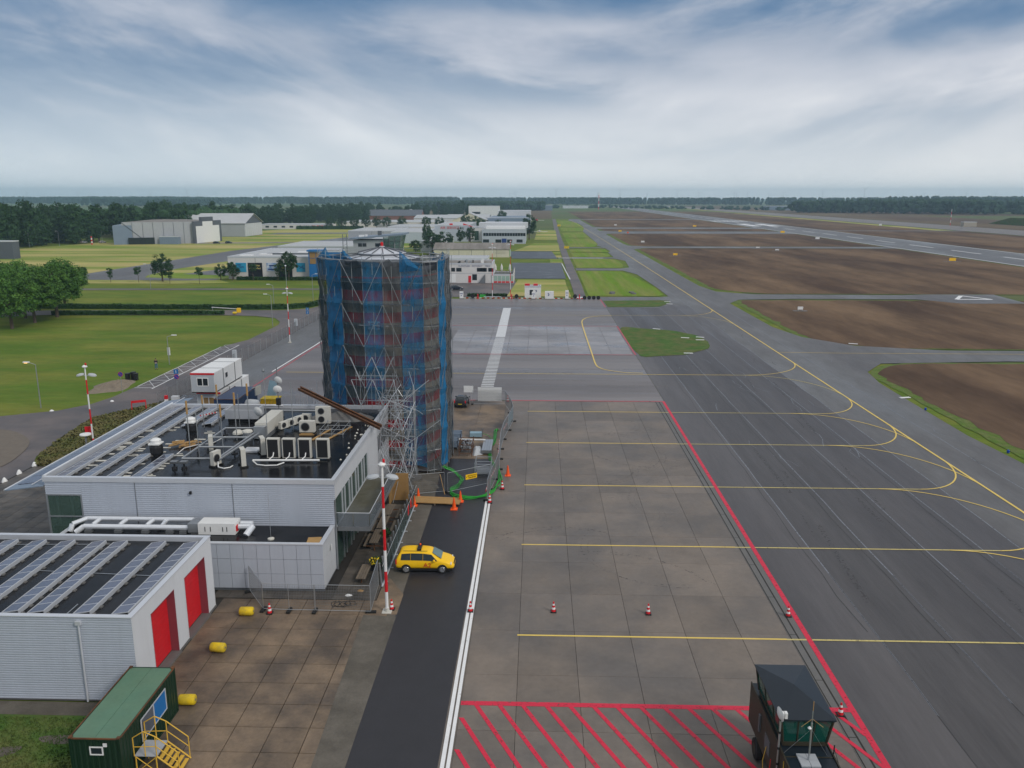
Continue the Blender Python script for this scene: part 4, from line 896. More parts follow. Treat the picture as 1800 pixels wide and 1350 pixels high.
cond((-21.45, 73.9, RZ), 0, 'small beige single-fan unit beside the big double-fan one', 0.85, 0.35, 0.7, 1)
for k, l in enumerate(('nearest of three small beige units in a slanting line', 'middle of three small beige units in a slanting line', 'farthest of three small beige units in a slanting line')):
    cond((-22.65 + k * 0.42, 70.6 + k * 0.95, RZ + 0.25), R(60), l, 0.9, 0.34, 0.62, 1)
mb = MB(); mb.box(-20.95, -19.65, 69.5, 70.5, RZ + 0.02, RZ + 0.14); tag(mb.build('pallet', 'timber'), 'wooden pallet beneath the single-fan unit on the roof', 'pallet')
t = thing('rooftop_air_handler', 'long beige air handler box standing on a low steel frame behind the pipes', 'air handler', (-24.0, 70.6, RZ), 0)
mb = MB(); mb.box(-0.55, 0.55, -1.9, 2.6, 0.35, 1.35); mb.build('housing', 'cream', t); mb = MB(); mb.box(-0.5, 0.5, -2.5, -1.92, 0.1, 1.15); mb.build('end_box', 'steel', t)
mb = MB(); [mb.box(-0.6 + a, -0.5 + a, -2.3, 2.6, 0.0, 0.33) for a in (0, 1.1)]; mb.build('frame', 'steel_dark', t)
t = thing('skylight_box', 'square grey louvred skylight box with open top at the back of the roof', 'skylight')
mb = MB()
for a, b, c, d in ((-29.0, -26.0, 73.4, 73.55), (-29.0, -26.0, 75.4, 75.55), (-29.0, -28.85, 73.55, 75.4), (-26.15, -26.0, 73.55, 75.4)): mb.box(a, b, c, d, RZ + 0.4, RZ + 1.25)
mb.build('upstand', 'wallgrey', t); mb = MB(); mb.box(-28.8, -26.2, 73.6, 75.35, RZ + 0.02, RZ + 0.32); mb.build('base', 'black', t)
def cowl(x, y, lab):
    t = thing('vent_cowl', lab, 'roof vent', (x, y, RZ), 0, 'black vent cowls on the terminal roof')
    mb = MB(); mb.lathe([(0.42, 0), (0.52, 0.25), (0.52, 0.7), (0.44, 0.95)], 14); mb.build('body', 'black', t)
    mb = MB(); mb.box(-0.45, 0.45, -0.45, 0.45, 0.95, 1.05); mb.lathe([(0.42, 1.05), (0.42, 1.3), (0.22, 1.42)], 14); mb.build('cap', 'white', t)
cowl(-31.0, 63.6, 'black round vent cowl with white cap nearest the front parapet')
cowl(-30.85, 70.2, 'black round vent cowl with white cap farther back between the solar rows')
for x, l in ((-28.06, 'left one of two small black T-shaped roof stubs'), (-27.30, 'right one of two small black T-shaped roof stubs')):
    t = thing('stub_vent', l, 'roof vent', (x, 60.2, RZ), 0, 'small stub vents')
    mb = MB(); mb.lathe([(0.22, 0), (0.2, 0.18)], 10); mb.tube((0, 0, 0.18), (0, 0, 0.45), 0.07, 8); mb.build('stem', 'black', t); mb = MB(); mb.prof_x([(-0.2, 0.45), (0.2, 0.45), (0.25, 0.62), (-0.25, 0.62)], -0.27, 0.27); mb.build('head', 'steel_dark', t)
t = thing('mushroom_vent', 'low white dome vent on the roof by the pipe frame corner', 'roof vent', (-26.2, 69.0, RZ)); mb = MB(); mb.lathe([(0.3, 0), (0.3, 0.3)], 12); mb.build('stem', 'steel', t); mb = MB(); mb.lathe([(0.5, 0.3), (0.45, 0.45), (0.25, 0.6), (0.05, 0.65)], 14); mb.build('cap', 'cream', t)
t = thing('drum_vent', 'grey drum vent with pale lid beside the white dome vent', 'roof vent', (-25.0, 68.0, RZ)); mb = MB(); mb.lathe([(0.38, 0), (0.38, 0.75)], 14); mb.build('drum', 'steel', t); mb = MB(); mb.lathe([(0.46, 0.75), (0.42, 0.88), (0.2, 0.95)], 14); mb.build('cap', 'cream', t)
mb = MB(); mb.box(-24.2, -23.0, 64.4, 65.5, RZ + 0.02, RZ + 0.16); tag(mb.build('roof_hatch', 'clad2'), 'flat grey roof hatch left of the condenser row', 'hatch')
# square tube frame carrying the masts
t = thing('pipe_frame', 'rectangular galvanised tube frame raised above the roof carrying antenna masts', 'pipe frame')
mb = MB(); z = RZ + 0.55
for a, b in (((-27.8, 61.05), (-25.0, 61.15)), ((-27.8, 61.05), (-27.6, 69.8)), ((-25.0, 61.15), (-24.4, 69.9)), ((-27.7, 64.1), (-24.7, 64.2)), ((-27.65, 66.9), (-24.6, 67.0)), ((-27.6, 69.8), (-24.4, 69.9)), ((-24.75, 60.9), (-24.0, 69.6))): mb.tube((*a, z), (*b, z), 0.085, 6)
mb.build('frame_tube', 'steel', t); mb = MB()
for x, y in ((-27.3, 62.9), (-27.7, 67), (-24.8, 64.2), (-24.5, 69.5), (-27.6, 69.6), (-25.8, 62.3)): mb.tube((x, y, RZ), (x, y, z), 0.07, 6); mb.lathe([(0.28, RZ), (0.28, RZ + 0.06)], 10, (x, y, 0))
mb.build('leg', 'black', t)
masts = [(-28.7, 64.7, 4.3, 1, 'wood-tipped mast beside the black vent cowl near the solar rows'), (-30.4, 71.9, 3.0, 1, 'wood-tipped mast at the far solar rows, left of the skylight box'), (-29.2, 72.4, 3.9, 1, 'tallest wood-tipped mast in front of the portable cabins'), (-25.8, 64.4, 4.1, 1, 'wood-tipped mast rising from the lone condenser in the pipe frame'), (-26.0, 68.1, 4.2, 1, 'wood-tipped mast standing beside the white dome vent'), (-25.95, 71.2, 4.3, 1, 'wood-tipped mast in front of the dark blue container'), (-27.2, 62.9, 3.9, 0, 'bare steel antenna rod on the front end of the pipe frame'), (-27.2, 72.2, 3.1, 0, 'bare steel antenna rod in front of the skylight box'), (-23.5, 68.7, 5.9, 2, 'tall whip antenna with a small lamp head above the air handler'), (-21.9, 71.0, 4.5, 0, 'thin whip antenna standing beside the small beige units')]
for x, y, h, k, l in masts:
    t = thing('antenna_mast', l, 'antenna', (x, y, RZ), 0, 'antenna masts on the terminal roof'); mb = MB()
    if k == 1:
        mb.tube((0, 0, 0), (0, 0, h * 0.75), 0.045, 6); mb.build('pole', 'steel', t); mb = MB(); mb.tube((0, 0, h * 0.74), (0, 0, h), 0.085, 8); mb.build('tip', 'timber', t)
    else:
        mb.tube((0, 0, 0), (0, 0, h), 0.035 if k == 0 else 0.03, 6); mb.build('pole', 'steel', t)
        if k == 2: mb = MB(); mb.lathe([(0.06, h), (0.15, h + 0.1), (0.05, h + 0.35)], 8); mb.build('head', 'steel_dark', t)
def dish(parent, loc, r, rz, tilt=0.25, m='white'):
    mb = MB(); mb.lathe([(0.03, 0.0), (r * 0.6, r * 0.10), (r, r * 0.30), (r * 0.97, r * 0.32), (r * 0.58, r * 0.14), (0.02, 0.03)], 18, (0, 0, 0), 'Y')
    d = mb.build('dish', m, parent); d.location = loc; d.rotation_euler = (tilt, 0, rz); return d
t = thing('dish_mast', 'steel mast with two round white dishes above the rear parapet', 'antenna', (-25.1, 77.2, RZ)); mb = MB(); mb.tube((0, 0, -0.0), (0, 0, 4.6), 0.05, 6); mb.tube((0, 0, 0.1), (-0.5, -2.0, -0.0), 0.035, 5); mb.tube((-0.25, 0, 1.2), (0.35, 0, 1.2), 0.03, 5); mb.build('pole', 'steel_dark', t)
dish(t, (0.0, -0.15, 2.35), 0.42, R(10)); dish(t, (0.08, -0.15, 3.25), 0.42, R(-12)); mb = MB(); mb.box(-0.2, 0.2, -0.15, 0.15, 0.8, 1.5); mb.build('equipment_box', 'black', t)
t = thing('satellite_dish', 'single white satellite dish at the corner of the skylight box', 'satellite dish', (-25.5, 72.4, RZ)); mb = MB(); mb.tube((0, 0, 0), (0, 0, 1.2), 0.035, 6); mb.build('pole', 'steel', t); dish(t, (-0.05, -0.1, 1.35), 0.5, R(-20))
# white pipes feeding the condensers
t = thing('white_pipe', 'white insulated pipe running along the row of four condensers', 'pipe'); mb = MB(); mb.tube((-22.5, 61.9, RZ + 0.18), (-17.2, 62.1, RZ + 0.18), 0.085, 8); mb.build('main_pipe', 'white', t); mb = MB()
for x in (-20.9, -19.6, -18.3): mb.path([(x - 0.35, 62.0, RZ + 0.2), (x - 0.15, 62.5, RZ + 0.35), (x - 0.15, 62.7, RZ + 0.6)], 0.045, 6)
mb.path([(-22.4, 61.6, RZ + 0.25), (-21.9, 61.1, RZ + 0.1), (-21.2, 60.95, RZ + 0.08), (-20.3, 61.05, RZ + 0.08), (-19.9, 61.6, RZ + 0.12)], 0.05, 6); mb.build('branch_pipe', 'white', t)
mb = MB(); mb.path([(-24.9, 60.9, RZ + 0.35), (-24.7, 60.4, RZ + 0.1), (-24.2, 60.2, RZ + 0.06), (-23.8, 60.5, RZ + 0.05), (-23.75, 60.9, RZ + 0.05)], 0.05, 6); tag(mb.build('white_hose', 'white'), 'curling white hose from the small front condenser', 'hose')
mb = MB(); mb.path(smooth_line([(0, 0)], 1) and [(-28.9, 62.6, RZ + 0.4), (-28.7, 63.6, RZ + 0.6), (-28.3, 65.2, RZ + 0.4), (-27.6, 66.6, RZ + 0.1), (-27.3, 68.8, RZ + 0.08)], 0.03, 5); tag(mb.build('pale_hose', 'white'), 'pale looping hose from the short solar row into the pipe frame', 'hose')
mb = MB(); mb.box(-24.5, -24.3, 76.0, 76.2, RZ, RZ + 0.5); mb.tube((-25.5, 76.1, RZ + 0.55), (-20.2, 76.1, RZ + 0.55), 0.09, 6); mb.tube((-20.2, 76.1, RZ), (-20.2, 76.1, RZ + 0.55), 0.06, 6); tag(mb.build('conduit', 'steel'), 'galvanised conduit raised above the roof near the rear parapet', 'pipe')
mb = MB(); mb.tube((-29.3, 78.4, RZ + 0.45), (-25.0, 78.3, RZ + 0.45), 0.13, 8); tag(mb.build('duct_pipe', 'clad2'), 'thick pale duct running along the rear parapet behind the skylight box', 'pipe')
# stacked timber, planks and tube trestles
t = thing('timber_pile', 'heap of short timber offcuts on the terminal roof behind the vent cowl', 'timber pile', (-29.9, 66.2, RZ))
rs = random.Random(5)
for i in range(22):
    mb = MB(); mb.obox((rs.uniform(-0.9, 0.9), rs.uniform(-0.5, 0.5), 0.08 + 0.05 * (i // 4) + rs.uniform(0, 0.05)), (rs.uniform(0.7, 1.1), 0.10, 0.07), R(52) + rs.uniform(-0.3, 0.3)); mb.build('offcut', 'timber', t)
t = thing('tube_trestle', 'low scaffold tube trestle on the roof behind the coil condensers', 'scaffold trestle', (-17.9, 70.3, RZ))
mb = MB()
for x in (-1.0, 0, 1.0):
    for y in (-1.4, 1.4): mb.tube((x, y, 0), (x, y, 0.9), 0.03, 6)
for z in (0.35, 0.75):
    for y in (-1.4, 1.4): mb.tube((-1.1, y, z), (1.1, y, z), 0.03, 6)
    for x in (-1.0, 0, 1.0): mb.tube((x, -1.5, z), (x, 1.5, z), 0.03, 6)
mb.build('tube', 'steel', t, 'stuff')
for a, b, l in (((-18.3, 67.7), (-16.9, 72.3), 'brown plank lying along the right side of the tube trestle'), ((-19.4, 68.0), (-18.6, 71.5), 'brown plank lying left of the tube trestle')):
    mb = MB(); d = Vector((b[0] - a[0], b[1] - a[1])); mb.obox(((a[0] + b[0]) / 2, (a[1] + b[1]) / 2, RZ + 0.06), (0.22, d.length, 0.06), -math.atan2(d.x, d.y)); tag(mb.build('plank', 'timber'), l, 'plank', 'planks on the terminal roof')
tape = MB()
for k in range(12):
    if k % 2 == 0: tape.box(-31.2 + k * 0.14, -31.06 + k * 0.14, 73.0 + 0.0, 73.02, RZ + 0.75 + k * 0.03, RZ + 0.86 + k * 0.03)
tt = thing('barrier_tape', 'red and white barrier tape strung between solar rows on the roof', 'tape'); tape.build('red_band', 'red', tt); tape = MB(); [tape.box(-31.06 + k * 0.28, -30.92 + k * 0.28, 73.0, 73.02, RZ + 0.78 + k * 0.06, RZ + 0.89 + k * 0.06) for k in range(6)]; tape.build('white_band', 'white', tt)
rs = random.Random(21)
gr = MB()
for i in range(26):
    y = 63 + i * 0.45 + rs.uniform(-0.3, 0.3); x = -15.25 - rs.random() ** 2 * 0.9
    gr.lathe([(rs.uniform(0.04, 0.13), RZ), (0.03, RZ + 0.09)], 7, (x, y, 0))
tag(gr.build('foam_crumbs', 'cream', None, 'stuff'), 'pale crumbs of foam strewn along the right roof edge', 'debris')

# ---- glass screen along the terrace
scr = thing('glass_screen', 'slanting row of grey posts with clear glass along the terrace edge', 'glass screen')
n = 15
for i in range(n):
    y = 54.6 + i * 1.16
    mb = MB(); mb.obox((-11.12, y, 0.85), (0.10, 0.14, 1.7), 0, 0, R(-4)); mb.build('post', 'steel', scr)
    if i < n - 1:
        mb = MB(); mb.box(-10.98, -10.96, y + 0.08, y + 1.08, 0.12, 1.6); mb.build('screen_pane', 'glass_clear', scr)
mb = MB(); mb.box(-11.02, -10.90, 54.2, 71.2, 0.05, 0.11); mb.tube((-10.9, 54.2, 1.62), (-10.9, 71.2, 1.62), 0.0151, 5); mb.build('bottom_rail', 'trim', scr)
mb = MB(); [mb.box(-10.9, -10.7, 55 + k * 2.3, 55.06 + k * 2.3, 0.03, 0.1) for k in range(8)]; mb.build('bracket', 'trim', scr)
sg = MB(); sg.box(-10.955, -10.945, 67.7, 68.3, 0.7, 1.6); tag(sg.build('red_notice', 'red'), 'upper red notice hanging on the glass screen near the timber', 'notice', None); sg = MB(); sg.box(-10.955, -10.945, 66.3, 66.9, 0.6, 1.5); tag(sg.build('red_notice', 'red'), 'lower red notice on the glass screen nearer the airport van', 'notice')
# long slatted benches
def bench(x, y0, y1, lab, low=False):
    t = thing('slatted_bench', lab, 'bench', (x, y0, 0), 0, 'slatted benches on the terrace'); L_ = y1 - y0; z = 0.75 if not low else 0.42
    for k in range(4): mb = MB(); mb.box(-0.36 + k * 0.18, -0.2 + k * 0.18, 0, L_, z, z + 0.04); mb.build('table_slat' if not low else 'slat', 'wood', t)
    if not low:
        for s in (-0.85, 0.70): mb = MB(); mb.box(s, s + 0.22, 0.1, L_ - 0.1, 0.42, 0.46); mb.build('seat_plank', 'wood', t)
    mb = MB()
    for k in range(max(2, int(L_ / 1.6) + 1)):
        y = 0.3 + k * (L_ - 0.6) / max(1, int(L_ / 1.6)); mb.obox((0, y, z / 2), (0.06, 0.08, z), 0); mb.box(-0.8 if not low else -0.3, 0.85 if not low else 0.3, y - 0.03, y + 0.03, 0.34, 0.415)
    mb.build('leg_frame', 'rust', t)
bench(-12.75, 60.2, 62.9, 'long weathered picnic table nearest the annex corner'); bench(-12.75, 63.2, 65.8, 'long weathered picnic table in the middle of the terrace row'); bench(-12.75, 66.1, 68.6, 'long weathered picnic table farthest along the terrace'); bench(-12.6, 54.6, 57.0, 'low slatted bench beside the yellow flowers', True)
def cards(mb, n, c, rx, ry, rz_, s, rs, shell=0.0):
    """n leaf-sized faces scattered through an ellipsoid"""
    for i in range(n):
        while True:
            p = Vector((rs.uniform(-1, 1), rs.uniform(-1, 1), rs.uniform(-1, 1)))
            if shell <= p.length <= 1: break
        q = Vector((c[0] + p.x * rx, c[1] + p.y * ry, c[2] + p.z * rz_)); a = Vector((rs.uniform(-1, 1), rs.uniform(-1, 1), rs.uniform(-0.5, 1))).normalized(); u = a.orthogonal().normalized(); v = a.cross(u); k = s * rs.uniform(0.6, 1.3)
        mb.quad(q - u * k - v * k * 0.6, q + u * k - v * k * 0.6, q + u * k + v * k * 0.6, q - u * k + v * k * 0.6)
t = thing('flower_planter', 'planter with yellow flowers behind the mesh fence corner', 'planter', (-11.9, 57.0, 0)); mb = MB(); mb.prof_x([(-0.2, 0), (0.2, 0), (0.26, 0.5), (-0.26, 0.5)], -0.35, 0.35); mb.build('pot', 'black', t); mb = MB(); cards(mb, 260, (0, 0, 0.75), 0.5, 0.4, 0.32, 0.07, rnd); mb.build('foliage', 'leaf_c', t); mb = MB(); cards(mb, 50, (-0.1, -0.1, 0.82), 0.42, 0.35, 0.3, 0.06, rnd, 0.7); mb.build('blossom', 'flower', t)
t = thing('potted_shrub', 'small green shrub in a dark pot on the terrace behind the pole', 'planter', (-12.1, 62.0, 0)); mb = MB(); mb.lathe([(0.2, 0), (0.26, 0.45)], 10); mb.build('pot', 'black', t); mb = MB(); cards(mb, 240, (0, 0, 0.85), 0.4, 0.4, 0.4, 0.07, rnd); mb.build('foliage', 'leaf_b', t)
# brown plywood screen and timber footbridge at the scaffold foot
mb = MB(); mb.box(-13.2, -11.7, 71.6, 71.7, 0, 2.6); mb.box(-13.3, -13.2, 70.2, 71.7, 0, 2.6); tag(mb.build('plywood_hoarding', 'ply'), 'brown plywood hoarding at the foot of the scaffold tower', 'hoarding')
t = thing('timber_ramp', 'flat bundle of long yellowish boards lying across the service road', 'timber ramp', (-11.3, 70.6, 0), R(-5))
for k in range(6):
    mb = MB(); mb.box(0, 4.4, k * 0.26, k * 0.26 + 0.23, 0.16, 0.24); mb.build('board', 'timber', t)
mb = MB(); [mb.box(x, x + 0.1, -0.05, 1.6, 0.0, 0.155) for x in (0.3, 2.1, 3.9)]; mb.build('bearer', 'wood', t)

# ------------------------------------------------------------------ round tower wrapped in scaffolding and netting
tow = thing('round_tower', 'round tower with red bands and a shallow segmented roof, wrapped in netting', 'tower', (0, 0, 0))
TC = (-16.0, 86.0); TR = 5.6
def cyl_band(z0, z1, r, m, name):
    mb = MB(); n = 40; vs = []
    for z in (z0, z1):
        for i in range(n): a = 2 * math.pi * i / n; vs.append((TC[0] + r * math.cos(a), TC[1] + r * math.sin(a), z))
    mb.add(vs, [(i, (i + 1) % n, n + (i + 1) % n, n + i) for i in range(n)]); return mb.build(name, m, tow, smooth=True)
bands_px = [(487, 489), (511, 528.5), (550, 571), (592.5, 614), (634, 652), (675, 693), (717, 735), (760, 778)]
zz = [(-15.34,19.60)[1], (-15.39,18.38)[1], (-15.42,17.40)[1], (-15.46,16.19)[1], (-15.51,15.00)[1], (-15.55,13.78)[1], (-15.59,12.54)[1], (-15.63,11.39)[1], (-15.67,10.34)[1]]
step = zz[1] - zz[3]
z = 20.6; cyl_band(zz[1], z, TR, 'walldark', 'window_band')
cyl_band(zz[0] - 0.05, zz[0] + 0.12, TR + 0.05, 'tower_red', 'red_line')
zt = zz[1]
while zt > 0.3:
    zb = max(0.0, zt - step * 0.47); cyl_band(zb, zt, TR + 0.04, 'tower_red', 'red_band')
    zn = max(0.0, zt - step)
    if zb > 0: cyl_band(zn, zb, TR, 'brickwall', 'pale_band')
    zt = zn
# roof
n = 14
def cone_ring(cx, cy, r0, z0, r1, z1, m, name):
    for i in range(n):
        a, b = 2 * math.pi * i / n, 2 * math.pi * (i + 1) / n
        P = lambda r, t, z: (cx + r * math.cos(t), cy + r * math.sin(t), z)
        mb = MB(); mb.add([P(r0, a, z0), P(r0, b, z0), P(r1, b, z1), P(r1, a, z1), P(r0, a, z0 - 0.08), P(r0, b, z0 - 0.08)], [(0, 1, 2, 3), (4, 5, 1, 0)])
        mb.build(name, m, tow)
cone_ring(-16.1, 86.0, 2.5, 21.75, 0.25, 22.25, 'trim', 'roof_segment'); cone_ring(-16.1, 86.0, 4.0, 21.30, 2.45, 21.52, 'trim', 'lower_roof_segment')
mb = MB()
for i in range(n):
    a = 2 * math.pi * i / n
    mb.tube((-16.1 + 2.52 * math.cos(a), 86 + 2.52 * math.sin(a), 21.79), (-16.1 + 0.25 * math.cos(a), 86 + 0.25 * math.sin(a), 22.29), 0.05, 5); mb.tube((-16.1 + 4.02 * math.cos(a), 86 + 4.02 * math.sin(a), 21.33), (-16.1 + 2.5 * math.cos(a), 86 + 2.5 * math.sin(a), 21.55), 0.05, 5)
mb.build('roof_rib', 'walldark', tow)
mb = MB(); mb.lathe([(2.42, 21.45), (2.42, 21.76)], 28, (-16.1, 86, 0)); mb.lathe([(3.9, 20.6), (3.95, 21.25)], 28, (-16.1, 86, 0)); mb.build('clerestory', 'walldark', tow)
mb = MB(); mb.lathe([(0.3, 22.2), (0.3, 22.35), (0.12, 22.4)], 10, (-16.1, 86, 0)); mb.build('roof_cap', 'trim', tow); mb = MB(); mb.lathe([(0.14, 22.4), (0.16, 22.7), (0.05, 22.8)], 8, (-16.1, 86, 0)); mb.build('beacon', 'red', tow)

sca = thing('tower_scaffold', 'tall tube scaffold hung with blue and grey netting around the tower', 'scaffold')
V = [(-22.9, 87.5), (-22.3, 84.0), (-21.05, 82.2), (-19.25, 80.9), (-17.0, 80.0), (-14.95, 79.6), (-13.2, 79.5), (-10.95, 79.1), (-9.65, 79.9), (-9.15, 81.0), (-9.1, 84.5), (-9.4, 88.5), (-12, 92.2), (-16, 93.2), (-20, 92.0)]
nets = ['net_blue', 'net_brown', 'net_blue', 'net_brown', 'net_blue_thin', 'net_beige', 'net_blue_thin', 'net_beige', 'net_blue', 'net_beige', 'net_brown', 'net_blue', 'net_brown', 'net_blue', 'net_brown']
ZT = 21.3
lev = [0.3 + k * 2.1 for k in range(11)]
rs = random.Random(17)
def net_sheet(a, b, z0, z1, m, k, nu=5, nv=36, amp=0.20, name='net_panel', off=0.16):
    a, b = Vector(a), Vector(b); d = b - a; nrm = Vector((d.y, -d.x)).normalized()
    vs = []; fs = []
    for j in range(nv + 1):
        z = z0 + (z1 - z0) * j / nv
        for i in range(nu + 1):
            u = i / nu; p = a + d * u
            q = noise.noise(Vector((p.x * 0.9, z * 0.33 + k * 7, k * 3.1))) * amp + noise.noise(Vector((p.x * 2.4, z * 1.3, k * 5.0))) * amp * 0.4 + off
            sag = -0.16 * abs(math.sin((z - 0.3) / 2.1 * math.pi))
            zz_ = z + (noise.noise(Vector((p.x * 1.5, 9.1, k))) * (0.7 if nu > 3 else 0.3) if j in (0, nv) else 0)
            vs.append((p.x + nrm.x * (q + sag), p.y + nrm.y * (q + sag), zz_))
    for j in range(nv):
        for i in range(nu): o = j * (nu + 1) + i; fs.append((o, o + 1, o + nu + 2, o + nu + 1))
    mb = MB(); mb.add(vs, fs); return mb.build(name, m, sca)
for k in range(len(V)):
    a, b = V[k], V[(k + 1) % len(V)]
    zb = [0.2, 0.2, 4.5, 6.8, 7.4, 6.4, 0.8, 0.1, 0.5, 0.2][k] if k < 10 else 0.2
    net_sheet(a, b, zb, ZT - (0.9 if k == 7 else 0.05), nets[k], k)
    mb = MB(); mb.tube((*a, 0), (*a, ZT + rs.uniform(0.3, 1.0)), 0.032, 6); mb.build('standard', 'steel', sca)
    mx = ((a[0] + b[0]) / 2, (a[1] + b[1]) / 2)
    if k < 11: mb = MB(); mb.tube((*mx, 0), (*mx, ZT + rs.uniform(0.0, 0.8)), 0.03, 6); mb.build('standard', 'steel', sca)
    for j_, z in enumerate(lev):
        mb = MB(); mb.tube((*a, z), (*b, z), 0.028, 5); mb.build('ledger', 'steel' if j_ % 2 else 'steel_dark', sca)
    if k < 11:
        for j, z in enumerate(lev[:-1:2]):
            mb = MB(); p, q = (a, b) if k % 2 else (b, a)
            s = 0.24; dd = Vector((b[0] - a[0], b[1] - a[1])).normalized(); nn = (dd.y * s, -dd.x * s)
            mb.tube((p[0] + nn[0], p[1] + nn[1], z + 4.2), (q[0] + nn[0], q[1] + nn[1], z), 0.028, 5); mb.build('brace', 'steel' if 2 < k < 6 else 'steel_dark', sca)
# working decks between net and wall
dk = MB()
cx, cy = -16.0, 86.0
for j, z in enumerate(lev):
    mb = MB(); nn = len(V); inner = [(cx + (p[0] - cx) * 0.90, cy + (p[1] - cy) * 0.90) for p in V]
    for k in range(nn):
        a, b, c, d = V[k], V[(k + 1) % nn], inner[(k + 1) % nn], inner[k]
        for zz2, fl in ((z + 0.03, False), (z - 0.02, True)): mb.quad(*[(p[0], p[1], zz2) for p in ((a, b, c, d) if not fl else (d, c, b, a))])
    mb.build('deck', 'steel_dark', sca)
# guard rails and loose peaks of netting at the top
mb = MB()
for k in range(len(V)):
    a, b = V[k], V[(k + 1) % len(V)]
    for h in (0.45, 0.9): mb.tube((*a, ZT - 0.5 + h), (*b, ZT - 0.5 + h), 0.018, 5)
mb.build('guard_rail', 'steel', sca)
for k, (p, q, r) in enumerate((((-13.2, 79.3, 22.3), (-13.25, 79.3, 20.3), (-11.0, 78.9, 20.5)), ((-21.5, 84.0, 22.4), (-22.6, 84.5, 21.2), (-20.9, 83.8, 21.2)), ((-19.3, 82.0, 22.3), (-19.5, 82.2, 21.2), (-18.2, 81.6, 21.3)), ((-9.3, 82.0, 21.9), (-9.9, 80.0, 20.9), (-9.2, 84.0, 20.9)))):
    mb = MB(); mb.add([p, q, r, ((p[0] + q[0] + r[0]) / 3, (p[1] + q[1] + r[1]) / 3 - 0.25, (p[2] + q[2] + r[2]) / 3)], [(0, 1, 3), (1, 2, 3), (2, 0, 3)]); mb.build('loose_net', 'net_blue', sca)
# the patch of darker and brighter material on the netting, and the contractors' banners behind it
def facet_pt(k, u, off=0.30):
    a, b = Vector(V[k]), Vector(V[k + 1]); d = b - a; nrm = Vector((d.y, -d.x)).normalized(); p = a + d * u + nrm * off; return p
def patch(k, u0, u1, z0, z1, m, name, off=0.30):
    a, b = facet_pt(k, u0, off), facet_pt(k, u1, off); mb = MB(); mb.quad((a.x, a.y, z0), (b.x, b.y, z0), (b.x, b.y, z1), (a.x, a.y, z1)); return mb.build(name, m, sca)
patch(1, 0.05, 0.98, 13.2, 15.6, 'net_beige', 'banner'); patch(2, 0.05, 0.42, 12.6, 15.2, 'net_blue', 'patch_of_net'); patch(4, 0.15, 0.75, 14.6, 15.4, 'cabinw', 'notice_board', -0.2)
a, b = facet_pt(4, 0.45, -0.16), 0; t_ = text('HOLD', 0.62, 'text_red', sca, (a.x, a.y - 0.03, 15.0), (math.pi / 2, 0, math.atan2(V[5][1] - V[4][1], V[5][0] - V[4][0])), 'lettering')
a = facet_pt(1, 0.5, 0.33); text('aannemer', 0.34, 'text_black', sca, (a.x, a.y, 14.0), (math.pi / 2, 0, math.atan2(V[2][1] - V[1][1], V[2][0] - V[1][0])), 'lettering') if False else None

# ---- bright tube truss standing in front of the tower
tru = thing('tube_truss', 'bright galvanised tube lattice with V braces in front of the tower', 'scaffold truss')
def T(a, b, r=0.03, m='steel'):
    r *= 0.85
    mb = MB(); mb.tube(a, b, r, 6); mb.build('tube', m, tru)
rs = random.Random(9)
X = [-17.6, -15.55, -13.5]; Yb = [76.0, 77.8]
for yq in Yb:
    zt, z1, z2 = 12.6, 10.3, 7.9
    mid = [-16.75, -14.65]
    if yq == 76.0:
        for i in (0, 1): T((X[i], yq, zt), (mid[i], yq, z1), 0.05); T((X[i + 1], yq, zt), (mid[i], yq, z1), 0.05)
        for i in (0, 1): T((X[i], yq, z1 + 0.1), (mid[i], yq, z2), 0.05); T((X[i + 1], yq, z1 + 0.1), (mid[i], yq, z2), 0.05)
    for i in (0, 1): T((mid[i], yq, z2 - 0.5), (mid[i], yq, z1 + 0.9)); T((mid[i] + 1.0, yq + 0.3, z2 - 0.5), (mid[i] + 1.0, yq + 0.3, z1 + 0.7))
    T((X[0], yq, z1 + 0.1), (X[2], yq, z1 + 0.1)); T((mid[0] - 0.5, yq, z2), (X[2] + 0.6, yq, z2))
for x in (-16.75, -14.65, -13.5):
    T((x, 76, 10.3), (x, 77.8, 10.3)); T((x, 76, 7.9), (x, 77.8, 7.9)); T((x, 76, 10.3), (x, 77.8, 7.9))
# lower lattice down to the ground beside the terminal
cols_ = [(-14.55, 73.6), (-13.5, 73.6), (-12.5, 73.9), (-14.55, 75.4), (-13.5, 75.6), (-12.3, 75.8), (-13.4, 77.4), (-12.2, 77.6), (-11.6, 76.4)]
for (x, y) in cols_: T((x, y, 0.0), (x, y, 9.6 + rs.uniform(-1.2, 0.6)), 0.032)
for z in [0.8, 2.0, 3.2, 4.4, 5.6, 6.8, 8.0, 9.0]:
    for yq in (73.7, 75.5, 77.5): T((-14.7, yq, z), (-11.5 + rs.uniform(-0.5, 0.3), yq, z + rs.uniform(-0.1, 0.1)), 0.026)
    for xq in (-14.5, -13.5, -12.4): T((xq, 73.5, z + 0.05), (xq, 77.7, z + 0.05), 0.026)
for i in range(70):
    x0, y0 = rs.choice(cols_); x1, y1 = rs.choice(cols_); z0 = rs.uniform(0.2, 7.8)
    if (x0, y0) == (x1, y1): continue
    T((x0, y0, z0), (x1, y1, z0 + rs.uniform(1.6, 3.2)), 0.028, 'alu' if i % 4 == 0 else 'steel')
for i in range(22):
    x0, y0 = rs.choice(cols_); z0 = rs.uniform(5.5, 9.5)
    T((x0, y0, z0), (x0 + rs.uniform(-1.8, 1.2), y0 + rs.uniform(-0.6, 1.2), z0 + rs.uniform(-1.2, 2.2)), 0.028, 'steel')
